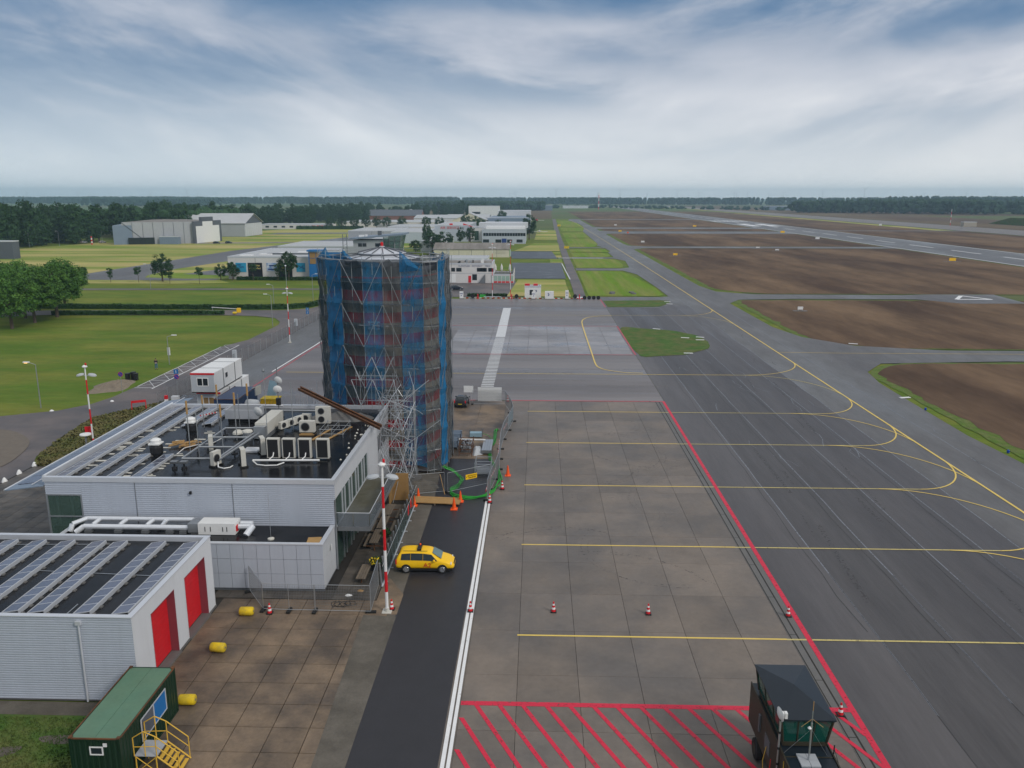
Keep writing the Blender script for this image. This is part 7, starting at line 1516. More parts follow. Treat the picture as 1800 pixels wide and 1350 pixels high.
bldg('barn', 'barn with dark solar covered roof behind the white hall', -205, -140, 1010, 1035, 4.5, 'brick', 'walldark', gable='x', roofx=7)
bldg('farm_house', 'red brick farmhouse behind the solar barn, left one', -208, -192, 1060, 1075, 6, 'brick', 'roof_grey', gable='y', roofx=5, group='farmhouses'); bldg('farm_house', 'red brick farmhouse among trees behind the solar barn, right one', -178, -150, 1075, 1090, 6, 'brick', 'roof_pale', gable='y', roofx=5, group='farmhouses')
bldg('arched_hall', 'pale low arched hall right of the solar barn', -130, -82, 880, 930, 5, 'wallwhite', 'roof_pale', gable='x', roofx=3, group='pale arched halls'); bldg('arched_hall', 'second pale arched hall with blue grey roof', -98, -52, 900, 940, 5, 'wallblue', 'roof_pale', gable='x', roofx=3.2, group='pale arched halls')
bldg('gabled_hall', 'white gabled hall left of the white cube building', -74, -44, 730, 760, 7, 'wallcream', 'roof_pale', gable='y', roofx=6, group='gabled white halls'); bldg('gabled_hall', 'low gabled hall among trees right of the white cube building', -40, -22, 790, 815, 5, 'wallwhite', 'roof_pale', gable='y', roofx=4, group='gabled white halls')
bldg('white_cube_building', 'tall plain white building with one dark window band', -82, -46, 1000, 1030, 16, 'white', 'roof_pale', [(4, 14, 7, 9.5, 'glass_dark', 'window')])
bldg('hangar_row', 'grey hangar row with white doors right of the control building', -88, -64, 500, 560, 6.2, 'clad', 'roof_pale', [], [(4 + k * 8, 11 + k * 8, 0.2, 5.2, 'white', 'door') for k in range(6)], group='grey hangar rows')
bldg('low_hall', 'wide grey hall left of the white-doored hangar row', -124, -93, 545, 600, 5.2, 'wallgrey', 'roof_pale', [], [(3 + k * 8, 9 + k * 8, 0.2, 4.2, 'white', 'door') for k in range(6)], bays=3)
bldg('low_hall', 'white low hall farther behind the hangar row', -112, -72, 625, 680, 5.0, 'wallwhite', 'roof_pale', bays=4)
bldg('low_hall', 'cream low hall before the gabled white hall', -70, -46, 640, 690, 6.0, 'wallcream', 'roof_pale', [(3, 8, 1, 4, 'wallblue', 'door')])
bldg('low_hall', 'small white block beside the gabled hall', -44, -30, 690, 712, 6.5, 'white', 'roof_pale', [(2, 6, 3, 4.5, 'glass_dark', 'window')])
bldg('hangar_row', 'low pale garage row near the dark shrubs', -59.5, -47, 424, 470, 5.0, 'clad2', 'roof_pale', [], [(2 + k * 6, 7 + k * 6, 0.2, 4, 'white', 'door') for k in range(7)], group='grey hangar rows')
sh = bldg('sign_hall', 'grey hall with a red lettered sign along its top', -64, -43, 520, 590, 9.6, 'clad', 'roof_pale', [(17, 19, 4.5, 6, 'glass_dark', 'window')]); text('AIR SERVICE', 2.2, 'text_red', sh, (9.5, -0.1, 8.3), name='lettering')
mb = MB(); mb.box(8, 10, 12, 14, 9.6, 10.6); mb.build('roof_unit', 'red', sh)
# cream hangar with weathered roof
ch = bldg('cream_hangar', 'long cream hangar with weathered corrugated roof and green end doors', -48.0, -12.9, 385.0, 402.0, 3.4, 'wallcream', 'roof_grey', gable='x', roofx=2.6, bays=5)
mb = MB(); mb.box(35.15, 35.25, 1.5, 15.5, 0, 4.4); mb.build('green_door', 'hose', ch); mb = MB(); mb.box(27.5, 33.5, -0.05, -0.01, 2.3, 2.36); mb.box(28.5, 33.5, -0.05, -0.01, 1.6, 1.66); mb.build('faded_lettering', 'steel_dark', ch)
for k in range(12): mb = MB(); mb.box(k * 3.0, k * 3.0 + 0.1, -0.35, 0.0, 3.40, 3.46); mb.build('gutter_joint', 'rust', ch)
# restaurant
rs_ = bldg('restaurant', 'white two-storey restaurant with dark windows and a roof full of vents', -37.0, -14.5, 268.0, 284.0, 6.0, 'wallwhite', 'roof_grey', [(7.6 + a, 7.6 + b, 3.65, 4.85, 'glass_dark', 'window') for a, b in ((-2.9, -1.2), (-0.9, 0.9), (1.6, 2.8), (3.2, 4.9), (9.9, 11.6), (12.0, 13.1), (13.6, 15.3), (15.5, 0 + 14.85 + 2.4 - 0.0))[:7]] + [(18.6, 20.2, 3.65, 4.85, 'glass_dark', 'window'), (14.7, 15.6, 0.1, 2.3, 'red', 'door'), (16.0, 17.5, 0.9, 2.8, 'glass_dark', 'window'), (12.0 - 3.4, 10.6, 0.1, 2.9, 'white', 'garage_door')])
text('FLANTUAS', 0.62, 'text_blue', rs_, (14.8 - 1.4, -0.1, 5.45), name='lettering', sx=1.25) ; text('RESTAURANT', 0.55, 'text_blue', rs_, (17.6, -0.1, 5.45), name='lettering'); text('TERRAS', 0.55, 'text_blue', rs_, (21.0, -0.1, 5.45), name='lettering', sx=0.9)
mb = MB(); mb.box(0, 22.4, -0.03, -0.003, 3.0, 3.12); mb.build('floor_band', 'wallgrey', rs_)
mb = MB(); mb.prof_x([(-1.6, 0), (-0.2, 0), (-0.2, 3.0)], 17.9, 18.0); mb.v = [(18.0 + (v[1] + 1.6) * 1.6, -1.0 + (v[0] - 17.9) * 8, v[2]) for v in mb.v]; mb.build('outside_stair', 'steel_dark', rs_)
rs = random.Random(14)
for k in range(14): mb = MB(); x, y = rs.uniform(1, 21), rs.uniform(2, 13); s = rs.uniform(0.3, 0.8); mb.box(x, x + s, y, y + s, 6.05, 6.05 + rs.uniform(0.4, 1.6)); mb.build('roof_vent', rs.choice(('steel', 'black', 'white')), rs_)
ta = bldg('terrace_annex', 'low white glazed annex with red plinth and roof terrace', -14.4, -7.6, 267.6, 279.0, 2.6, 'wallwhite', 'moss', [(0.4 + k * 1.3, 1.5 + k * 1.3, 0.75, 2.3, 'glass_pale', 'window') for k in range(5)] + [(0.4 + k * 1.3, 1.5 + k * 1.3, 0.1, 0.6, 'red', 'plinth_panel') for k in range(5)], parapet=0.3)
mb = MB(); mb.prof_y([(6.7, 2.6), (6.9, 2.6), (6.9, 4.4), (6.7, 2.9)], 0, 11); mb.build('wind_screen', 'wallwhite', ta)
for k, (x, y, l) in enumerate(((-13.6, 270.2, 'closed cream parasol nearest the restaurant wall'), (-11.6, 270.6, 'closed cream parasol in the middle of the roof terrace'), (-8.9, 270.4, 'closed cream parasol at the outer end of the roof terrace'))):
    t = thing('parasol', l, 'parasol', (x, y, 2.65), 0, 'closed parasols on the roof terrace'); mb = MB(); mb.lathe([(0.1, 0.9), (0.42, 1.5), (0.34, 2.5), (0.05, 3.4)], 10); mb.build('canopy', 'wallwhite', t); mb = MB(); mb.tube((0, 0, 0), (0, 0, 3.4), 0.04, 5); mb.build('pole', 'wood', t)
rs = random.Random(6)
for k in range(5):
    t = thing('terrace_table', 'dark table with chairs on the restaurant roof terrace', 'table', (-13.4 + k * 1.15, 272 + rs.uniform(-1, 4), 2.65), rs.random(), 'tables on the roof terrace'); mb = MB(); mb.box(-0.45, 0.45, -0.45, 0.45, 0.7, 0.75); mb.build('top', 'wood', t); mb = MB(); mb.tube((0, 0, 0), (0, 0, 0.7), 0.05, 6); mb.build('leg', 'black', t)
bldg('rear_wing_building', 'white rear wing with blue grey roof between restaurant and cream hangar', -48, -20, 330, 348, 3.0, 'wallwhite', 'roof_pale')
# office with window bands
of = bldg('office_building', 'grey office with two window bands and white roof steps', -33.0, -7.0, 498, 540, 8.2, 'clad', 'roof_pale', [(0.8 + k * 1.58, 2.2 + k * 1.58, 4.4, 6.2, 'glass_dark', 'window') for k in range(16)] + [(0.6, 4.2, 0.6, 2.4, 'glass_dark', 'window'), (8, 11.5, 0.5, 2.4, 'glass_dark', 'window'), (11.8, 14.6, 0.1, 2.9, 'text_blue', 'entrance'), (15, 18, 0.5, 2.4, 'glass_dark', 'window'), (20.6, 24.2, 0.6, 2.4, 'glass_dark', 'window')])
mb = MB(); mb.box(2, 25.5, 7, 20, 8.3, 9.8); mb.build('upper_roof', 'white', of); mb = MB(); mb.box(-3.5, 27, 24, 40, 8.2, 11.4); mb.build('rear_block', 'clad2', of)
bldg('side_office', 'pale square office block with one tall teal window', -41.5, -33.6, 520, 545, 8.4, 'wallwhite', 'roof_pale', [(2.4, 5.0, 0.8, 6.5, 'glass_green', 'window')])
rd = thing('red_entrance_frame', 'leaning red entrance frame beside the square office', 'entrance', (-45.0, 522, 0)); mb = MB(); mb.add([(0, 0, 0), (2.2, 0, 0), (1.2, 0, 9.6), (-1.4, 0, 11.0), (0, 2, 0), (2.2, 2, 0), (1.2, 2, 9.6), (-1.4, 2, 11.0)], [(0, 1, 2, 3), (7, 6, 5, 4), (0, 3, 7, 4), (1, 5, 6, 2), (2, 6, 7, 3)]); mb.build('upright', 'red', rd); mb = MB(); mb.add([(-1.4, 0, 11.0), (1.2, 0, 9.4), (5.2, 0, 8.9), (-1.4, 2, 11.0), (1.2, 2, 9.4), (5.2, 2, 8.9)], [(0, 1, 2), (5, 4, 3), (0, 2, 5, 3), (1, 4, 5, 2)]); mb.build('fin', 'red', rd)
bldg('hall', 'grey hall with pale roof edge directly behind the office', -33, -9, 590, 640, 8.4, 'wallcream', 'roof_pale', group='halls along the flight line'); bldg('hall', 'blue grey sloped-roof hall farther along the flight line', -42, -6.5, 715, 790, 9.5, 'wallblue', 'wallblue', group='halls along the flight line'); bldg('hall', 'farthest pale hall of the flight line', -38, -6.5, 800, 860, 13.6, 'clad2', 'roof_pale', [(30, 31.2, 2, 10, 'walldark', 'window')], group='halls along the flight line')
# big hangars in the meadow
hg = thing('grey_hangar', 'large grey hangar with slanting joint and stepped white doors', 'hangar', (0, 0, 0))
P = [(-246, 478), (-204.5, 494), (-200.0, 520), (-240, 560), (-262, 548)]
mb = MB(); mb.prism([(-246, 478), (-236.5, 481.7), (-250, 540), (-262, 536)], -0.1, 10.9); mb.build('low_wall', 'wallblue', hg)
mb = MB(); mb.prism([(-241.5, 479.8), (-204.6, 494.0), (-200.2, 520), (-240, 556), (-252, 545)], -0.1, 12.6); mb.build('wall', 'wallgrey', hg)
mb = MB(); mb.prism([(-241, 481), (-206, 495), (-202, 519), (-239, 554), (-250, 544)], 12.61, 12.7); mb.build('roof', 'roof_grey', hg)
d_ = Vector((36.9, 14.2)).normalized(); n_ = Vector((d_.y, -d_.x)) * 0.08
for k in range(1, 7): p = Vector((-241.5, 479.8)) + d_ * (k * 5.6) + n_; mb = MB(); mb.tube((p.x, p.y, 0), (p.x, p.y, 12.5), 0.10, 4); mb.build('panel_joint', 'trim_dark', hg)
a = Vector((-241.5, 479.8)) + n_ * 2; b = Vector((-241.5, 479.8)) + d_ * 13 + n_ * 2; mb = MB(); mb.tube((a.x, a.y, 12.6), (b.x, b.y, 1.0), 0.16, 4); mb.build('slanting_joint', 'walldark', hg)
mb = MB(); mb.prism([(-204.9, 491.5), (-203.6, 491.5), (-199.0, 522), (-200.3, 522)], -0.1, 12.9); mb.build('door_portal', 'walldark', hg)
mb = MB(); mb.add([(-203.4, 493, 0), (-199.5, 519.5, 0), (-199.5, 519.5, 10.0), (-200.6, 512, 10.0), (-200.6, 512, 12.6), (-202.3, 500.5, 12.6), (-202.3, 500.5, 10.0), (-203.4, 493, 10.0)], [tuple(range(8))]); mb.v = [(v[0] + 0.15, v[1], v[2]) for v in mb.v]; mb.build('hangar_door', 'white', hg)
mb = MB(); mb.prism([(-203.9, 500), (-202.2, 500), (-200.4, 513), (-202, 513)], 12.9, 15.2); mb.build('door_tower', 'walldark', hg)
mb = MB(); mb.prism([(-238, 479.5), (-225, 484.6), (-225.4, 486), (-238.2, 481)], 0, 3.8); mb.build('glazed_annex', 'glass_dark', hg)
for i, (x, y, w, h, m, l) in enumerate(((-222, 484.5, 11, 4.2, 'wallblue', 'blue grey lean-to shed against the large grey hangar'),)): bldg('lean_to', l, x, x + w, y, y + 4, h, m, 'walldark')
h2 = thing('arched_hangar', 'second hangar with pale pitched roof and slatted white doors', 'hangar', (-203.8, 577.0, 0), R(-2))
mb = MB(); mb.prof_x([(0, 0), (34, 0), (34, 8.9), (17, 15.2), (0, 8.9)], -46, 0); mb.build('wall', 'wallgrey', h2)
for s in (0, 1): mb = MB(); p = [(-0.6, 8.9), (17, 15.4), (17, 15.6), (-0.6, 9.1)]; p = p if s == 0 else [(34 - y, z) for y, z in p]; mb.prof_x(p, -46.3, 1.2); mb.build('roof_slope', 'roof_pale', h2)
mb = MB(); mb.prof_y([(0.02, 9.0), (0.5, 9.0), (0.5, 9.2), (0.02, 9.2)], 0, 34); mb.build('door_rail', 'walldark', h2); mb = MB(); mb.add([(0.05, 1, 9.0), (0.05, 33, 9.0), (0.05, 17, 14.6)], [(0, 1, 2)]); mb.build('gable', 'walldark', h2)
for k in range(9): mb = MB(); mb.box(0.05, 0.35, 1 + k * 3.6, 4.3 + k * 3.6, 0.1, 8.9); mb.build('sliding_door', 'clad2', h2)
bldg('dark_hall', 'dark grey flat hall at the left picture edge', -262, -234.6, 366, 371, 7.6, 'walldark', 'roof_pale')
bldg('far_terminal', 'far pale low buildings beside the woods straight ahead', -30, 30, 1700, 1730, 10, 'wallblue', 'roof_pale', group='far low buildings'); bldg('far_terminal', 'far long low white shed beyond the fields', 60, 120, 2000, 2020, 6, 'clad2', 'roof_pale', group='far low buildings'); bldg('far_farm', 'far farm shed before the right woods', 470, 520, 1750, 1770, 8, 'wallblue', 'roof_pale', group='far farm sheds'); bldg('far_farm', 'second far farm shed nearer the right woods', 540, 590, 1650, 1670, 7, 'clad2', 'roof_pale', group='far farm sheds')
bldg('pink_hut', 'small pinkish equipment hut beyond the second runway', 400, 412, 800, 806, 4.0, 'brickwall', 'roof_pale')

# ---- fuel stand on the far apron edge
def pump(x, y, lab, w=1.0, h=2.0):
    t = thing('fuel_pump', lab, 'fuel pump', (x, y, 0), 0, 'fuel pumps'); mb = MB(); mb.box(-w / 2, w / 2, -0.3, 0.3, 0.15, h * 0.62); mb.build('body', 'white', t); mb = MB(); mb.box(-w / 2, w / 2, -0.3, 0.3, h * 0.62 + 0.02, h); mb.build('display_head', 'white', t)
    mb = MB(); mb.box(-w / 2 + 0.1, w / 2 - 0.1, -0.33, -0.3, h * 0.68, h * 0.68 + 0.15); mb.box(-0.15, 0.1, -0.33, -0.3, h * 0.4, h * 0.5); mb.build('print', 'text_blue', t); mb = MB(); mb.box(-w / 2 - 0.1, w / 2 + 0.1, -0.45, 0.45, 0, 0.14); mb.build('plinth', 'drain', t)
pump(-20.7, 225.4, 'white fuel pump left, behind the tower side'); pump(-0.9, 225.4, 'white fuel pump in front of the fuel kiosk'); pump(8.2, 225.6, 'white fuel pump right beside the grass track', 0.9, 2.4)
kk = bldg('fuel_kiosk', 'white fuel tank container with red roof blocks', -3.4, 1.2 - 0.1, 228.2, 231.0, 3.0, 'white', 'roof_pale', [(1.4, 2.3, 0.8, 2.2, 'glass_dark', 'hatch')]); mb = MB(); mb.box(0.0, 1.4, 0, 1.5, 3.36, 3.8); mb.box(2.4, 3.6, 0, 1.5, 3.36, 3.8); mb.build('roof_block', 'red', kk)
def crescent(parent, x, y, z, r):
    mb = MB(); pts = [(x + r * math.cos(R(a)), z + r * math.sin(R(a))) for a in range(-80, 100, 20)] + [(x - r * 0.1 + r * 0.62 * math.cos(R(a)), z + r * 0.62 * math.sin(R(a))) for a in range(90, -90, -20)]; mb.prof_y(pts, y - 0.03, y); mb.build('emblem', 'text_blue', parent)
crescent(kk, 3.0, -0.05, 1.9, 0.35)
t = thing('white_tank_box', 'white square tank box with a round dark emblem', 'tank', (2.2, 225.2, 0)); mb = MB(); mb.box(0, 2.4, 0, 1.2, 0.1, 2.1); mb.build('box', 'white', t); crescent(t, 0.75, -0.02, 1.25, 0.42)
rs = random.Random(19)
for k, (x, l) in enumerate(((-17.6, 'dark green hose reel left of the red post at the fuel stand'), (-5.6, 'hose reel left of the fuel kiosk'), (10.4, 'hose reel right of the right fuel pump'))):
    t = thing('hose_reel', l, 'hose reel', (x, 225.4, 0), 0, 'hose reels'); mb = MB(); mb.lathe([(0.55, -0.35), (0.3, -0.3), (0.3, 0.3), (0.55, 0.35)], 14, (0, 0, 0.75), 'Y'); mb.build('reel', 'black', t); mb = MB(); mb.box(-0.6, 0.6, -0.4, 0.4, 0, 0.2); mb.build('base', 'steel_dark', t)
for k, x in enumerate((-16.2, -6.9, 11.6)): mb = MB(); mb.lathe([(0.16, 0), (0.16, 1.2), (0.08, 1.35)], 10, (x, 225.3, 0)); tag(mb.build('extinguisher_post', 'red'), ['left red extinguisher post of the fuel stand', 'middle red extinguisher post by the red and white kerb', 'right red extinguisher post by the grass track'][k], 'post', 'red posts')
kb = thing('striped_kerb', 'low red and white striped kerb along the fuel stand', 'kerb', (-21, 226.3, 0))
for k in range(48):
    mb = MB(); mb.box(k * 0.72, k * 0.72 + 0.70, 0, 0.25, 0, 0.2); mb.build('white_block' if k % 2 else 'red_block', 'white' if k % 2 else 'red', kb)
for k in range(4): mb = MB(); mb.lathe([(0.3, -0.18), (0.52, -0.15), (0.52, 0.15), (0.3, 0.18)], 14, (13.0 + k * 1.25, 225.2, 0.45), 'Y'); tag(mb.build('stacked_tyre', 'rubber'), ['black tyre barrier nearest the grass track', 'second black tyre barrier from the grass track', 'third black tyre barrier from the grass track', 'outermost black tyre barrier by the red line'][k], 'tyre', 'black tyre barriers')
t = thing('low_wing_cover', 'flat white rig lying at the foot of the left mast by the fuel stand', 'rig', (-13.0, 225.4, 0)); mb = MB(); mb.box(-1.6, 3.2, -0.2, 0.4, 0.5, 0.65); mb.build('deck', 'wallgrey', t); mb = MB(); [mb.box(x, x + 0.1, 0, 0.1, 0, 0.5) for x in (-1.4, 3.0)]; mb.build('leg', 'black', t)
mb = MB(); mb.box(-15.8, -14.2, 226.9, 227.6, 0, 0.9); tag(mb.build('green_bin', 'hose'), 'low green bin behind the striped kerb', 'bin')
# light aircraft
def plane(x, y, rz, m, lab, s=1.0):
    t = thing('light_aircraft', lab, 'aircraft', (x, y, 0), rz, 'light aircraft'); 
    mb = MB(); mb.lathe([(0.05, -4.2), (0.25, -3.6), (0.5, -1.2), (0.62, 0.8), (0.55, 2.2), (0.3, 3.0), (0.1, 3.2)], 14, (0, 0, 1.35), 'Y'); mb.build('fuselage', m, t, smooth=True)
    mb = MB(); mb.box(-5.5, 5.5, 0.0, 1.4, 1.05, 1.18); mb.build('wing', 'white', t); mb = MB(); mb.box(-1.8, 1.8, -4.2, -3.4, 1.4, 1.48); mb.build('tailplane', 'white', t); mb = MB(); mb.prof_x([(-4.3, 1.4), (-3.2, 1.4), (-3.9, 2.7), (-4.4, 2.7)], -0.05, 0.05); mb.build('fin', m, t)
    mb = MB(); mb.lathe([(0.3, -0.9), (0.48, 0), (0.3, 0.9)], 12, (0, 0.7, 1.85), 'Y'); mb.build('canopy', 'glass_car', t); mb = MB(); mb.box(-0.9, 0.9, 3.25, 3.3, 1.3, 1.4); mb.build('propeller', 'black', t)
    for xx, yy in ((-1.2, 0.3), (1.2, 0.3), (0, 2.4)): mb = MB(); mb.lathe([(0.22, -0.08), (0.22, 0.08)], 10, (xx, yy, 0.22), 'X'); mb.build('wheel', 'rubber', t); mb = MB(); mb.tube((xx, yy, 0.3), (xx * 0.5, yy, 1.1), 0.04, 5); mb.build('gear_leg', 'steel', t)
    t.scale = (s, s, s); return t
plane(1.5, 640, R(180), 'white', 'white light aircraft with broad wings facing the camera beside the round tree', 1.15); plane(-1.5, 925, R(200), 'red', 'small red aircraft parked beyond the white one', 1.6)

# ---- marker boards out in the fields
def marker(x, y, m, lab, w=2.4, h=1.1, slab=True):
    t = thing('marker_board', lab, 'marker board', (x, y, 0), 0, 'marker boards in the fields'); mb = MB(); mb.box(-w / 2, w / 2, -0.15, 0.15, 0.35, 0.35 + h); mb.build('board', m, t); mb = MB(); [mb.box(a - 0.05, a + 0.05, -0.05, 0.05, 0, 0.35) for a in (-w * 0.4, w * 0.4)]; mb.build('leg', 'steel', t)
    if slab: mb = MB(); mb.box(-w * 1.35, w * 1.35, -0.7, 0.7, -0.04, 0.04); mb.build('slab', 'drain', t)
for a in [(64.7, 203.6, 'white', 'white sensor box on a concrete slab in the middle brown field', 1.6, 0.9), (65.2, 395.5, 'yellow', 'yellow taxiway board on a slab nearest the taxiway bend', 2.6, 1.2), (63.8, 508, 'white', 'white board on a slab in the fourth brown field', 2.6, 1.2), (179.5, 365, 'yellow', 'yellow board near the runway edge on the right', 3.6, 1.6), (119.0, 454, 'white', 'white marker by the thin crossing taxiway, left one', 2.4, 0.8), (124.0, 435, 'white', 'white marker by the thin crossing taxiway, right one', 2.4, 0.8), (187.9, 648, 'yellow', 'yellow board beside the runway, far one', 4, 1.8), (183.3, 553, 'white', 'white board beside the runway in the far brown field', 3.4, 1.6), (74.7, 806, 'white', 'small white board in the far brown field', 3, 1.5), (65.2, 664, 'yellow', 'yellow board between two thin crossing taxiways', 3, 1.4), (68.2, 634, 'orange', 'small orange board beside the crossing taxiway', 1.6, 1.4), (329.6, 817, 'white', 'tiny white marker near the second runway', 3, 2), (15.6, 446, 'yellow_c', 'orange box beside the grass track', 3.4, 1.6), (20.0, 780, 'yellow_c', 'far orange box beside the grass track', 4, 2.2), (145, 779, 'yellow', 'farthest yellow board near the runway', 4, 1.6)]:
    marker(*a[:4], w=a[4] * 0.78, h=a[5] * 0.75)
for k, (x, y) in enumerate(((22.0, 241.5), (21.7, 238.6), (27.6, 241.6), (27.8, 238.4))): mb = MB(); mb.lathe([(0.85, 0), (0.8, 0.3), (0.3, 0.36)], 14, (x, y, 0)); tag(mb.build('manhole_ring', 'drain'), ['far left', 'near left', 'far right', 'near right'][k] + ' concrete manhole ring in the mown grass', 'manhole', 'concrete manhole rings')
rs = random.Random(3)
for i, p in enumerate([(32.6, 163.6), (32.0, 160.4), (29.5, 162.8), (27.2, 146.2), (34.8, 220.5), (34.6, 216.0), (25.4, 173.9), (51.5, 113.5), (60.4, 157.0)]):
    mb = MB(); mb.obox((p[0], p[1], 0.02), (1.6, 0.5, 0.06), rs.uniform(-0.6, 0.4)); tag(mb.build('edge_marker_slab', 'white'), 'small white edge slab set into the grass rim, %s' % ['tip of the island', 'tip of the island, nearer side', 'inside the island tip', 'near rim of the island', 'tip of the small far island', 'near rim of the small far island', 'far rim of the island', 'verge of the nearest brown field', 'corner of the middle brown field'][i], 'edge slab', 'white edge slabs')
for i, p in enumerate([(51.3, 106.8), (51.9, 88.3)]): mb = MB(); mb.lathe([(0.14, 0), (0.16, 0.25), (0.05, 0.35)], 8, (p[0], p[1], -0.05)); tag(mb.build('edge_lamp', 'blue_sign'), 'blue taxiway edge lamp in the verge, %s one' % ('farther', 'nearer')[i], 'edge lamp', 'taxiway edge lamps')
wm_ = thing('windsock_mast', 'red and white mast far off beyond the runway start', 'mast', (130, 1800, 0))
for k in range(6): mb = MB(); mb.tube((0, 0, k * 6), (0, 0, k * 6 + 6), 0.9, 6, 0.8); mb.build('red_section' if k % 2 == 0 else 'white_section', 'red' if k % 2 == 0 else 'white', wm_)
wm_ = thing('windsock_mast', 'slim red and white mast beyond the second runway on the right', 'mast', (402, 830, 0))
for k in range(6): mb = MB(); mb.tube((0, 0, k * 2.6), (0, 0, k * 2.6 + 2.6), 0.22, 6); mb.build('red_section' if k % 2 == 0 else 'white_section', 'red' if k % 2 == 0 else 'white', wm_)
wm_ = thing('windsock_mast', 'short red and white mast at the meadow edge before the woods', 'mast', (-258.5, 477.1, 0))
for k in range(5): mb = MB(); mb.tube((0, 0, k * 0.95), (0, 0, k * 0.95 + 0.95), 0.4, 6); mb.build('red_section' if k % 2 == 0 else 'white_section', 'red' if k % 2 == 0 else 'white', wm_)

# ---- lamp posts, signs, barrier, fence on the landside
def lamp(x, y, rz, h, lab, lit=False, sign=False):
    t = thing('lamp_post', lab, 'lamp post', (x, y, -0.1), rz, 'lamp posts'); mb = MB(); mb.tube((0, 0, 0), (0, 0, h - 0.3), 0.08, 8, 0.05); mb.tube((0, 0, h - 0.3), (-0.9, 0, h), 0.04, 6); mb.build('post', 'steel', t); mb = MB(); mb.obox((-1.2, 0, h + 0.02), (0.8, 0.25, 0.14), 0); mb.build('lantern', 'white', t)
    if lit: mb = MB(); mb.obox((-1.25, 0, h - 0.07), (0.4, 0.2, 0.05)); mb.build('lens', 'lamp_on', t)
    if sign: mb = MB(); mb.box(-0.25, 0.25, -0.14, -0.10, 1.6, 2.9); s = mb.build('notice', 'white', t); mb = MB(); mb.box(-0.18, 0.18, -0.16, -0.142, 2.1, 2.8); mb.build('print', 'steel_dark', s)
LX = (-65.89,104.32); lamp(LX[0], LX[1], 0, 6.2, 'lit lamp post at the left on the near lawn', True)
LX = (-61.42,133.50); lamp(LX[0], LX[1], R(180), 5.0, 'lamp post with white notice by the parking bays', False, True)
lamp(-66.2, 205.0, 0, 6.0, 'lamp post with small camera beyond the road bend'); lamp(-58.1, 212.0, R(180), 8.0, 'lamp post right beside the netted tower in the grass'); lamp(-117.7, 248.0, 0, 7.5, 'white pole by the lane in front of the lone round tree'); lamp(-57.2, 175.3, 0, 7.0, 'thin lamp post at the lawn corner by the road bend')
for k, (x, y) in enumerate(((-278.2, 449.0), (-267.8, 459.9), (-273.6, 500.8), (-268.3, 507.5))): lamp(x, y, 0, 8.5, 'tall thin lamp post before the dark woods, %s from the left' % ['first', 'second', 'third', 'fourth'][k])
def road_sign(x, y, kinds, lab):
    t = thing('road_sign', lab, 'road sign', (x, y, -0.1), 0, 'road signs'); mb = MB(); mb.tube((0, 0, 0), (0, 0, 2.6), 0.035, 6); mb.build('post', 'steel', t); z = 2.7
    for kd in kinds:
        if kd == 'round': mb = MB(); mb.lathe([(0.32, -0.05), (0.32, -0.03)], 18, (0, 0, z), 'Y'); p = mb.build('disc', 'blue_sign', t); mb = MB(); mb.lathe([(0.36, -0.03), (0.36, -0.01)], 18, (0, 0, z), 'Y'); mb.build('rim', 'red', p); mb = MB(); mb.obox((0, -0.06, z), (0.6, 0.01, 0.07), 0, 0, 0.78); mb.build('bar', 'red', p); z += 0.75
        else: mb = MB(); mb.box(-0.32, 0.32, -0.05, -0.02, z - 0.32, z + 0.32); p = mb.build('plate', 'blue', t); mb = MB(); mb.box(-0.04, 0.04, -0.06, -0.051, z - 0.2, z + 0.2); mb.build('symbol', 'white', p); z += 0.75
RX = (-59.41,113.37); road_sign(RX[0], RX[1], ['round'], 'round no-parking sign beside the dug earth heap'); road_sign(-50.7, 112.0, ['round', 'square'], 'pole with blue square sign above a round no-parking sign'); road_sign(-50.2, 178.0, ['square', 'square'], 'blue signs at the fence corner left of the tower')
DX = (-62.64,117.28); heap('earth_heap', 'heap of dug sandy earth on the lawn by the road', 'earth heap', (DX[0], DX[1], -0.12), 3.0, 4.2, 0.6, 'earth', 6.0, 0.5)
BX = (-61.91,121.59)
for k in range(3): t = thing('waste_bin', ['left', 'middle', 'right'][k] + ' black waste bin beside the earth heap', 'bin', (BX[0] - 0.7 + k * 0.62, BX[1] + (k % 2) * 0.5, -0.1), 0, 'black waste bins'); mb = MB(); mb.prof_x([(-0.25, 0), (0.25, 0), (0.32, 1.0), (-0.32, 1.0)], -0.27, 0.27); mb.build('body', 'black', t); mb = MB(); mb.box(-0.3, 0.3, -0.35, 0.35, 1.0, 1.08 + 0.1 * (k == 1)); mb.build('lid', 'black', t)
for k, (px, l) in enumerate((((-61.95, 100.5), 'right pale stone on the lawn edge by the road'), ((-68.3, 97.2 + 4), 'left pale stone on the lawn edge by the road'))): heap('edge_stone', l, 'stone', ((-58.16,108.01)[0], (-58.16,108.01)[1], -0.1) if k == 0 else ((-63.42,102.61)[0], (-63.42,102.61)[1], -0.1), 0.35, 0.3, 0.25, 'white', 3.0 + k, 0.2)
for k, p in enumerate(((-52.29,80.46), (-52.34,77.92), (-52.32,75.53))): heap('boulder_light', ['farthest', 'middle', 'nearest'][k] + ' of three round white boulders along the forecourt', 'boulder', (p[0], p[1], -0.05), 0.3, 0.3, 0.45, 'white', 5.0 + k, 0.12)
t = thing('goal_barrier', 'low red goal-shaped frame beside the road', 'frame', ((-51.96,102.98)[0], (-51.96,102.98)[1], -0.1), R(30)); mb = MB(); mb.box(-0.9, -0.8, 0, 0.1, 0, 1.2); mb.box(0.8, 0.9, 0, 0.1, 0, 1.2); mb.build('post', 'red', t); mb = MB(); mb.box(-0.9, 0.9, 0, 0.1, 1.2, 1.5); mb.build('beam', 'red', t)
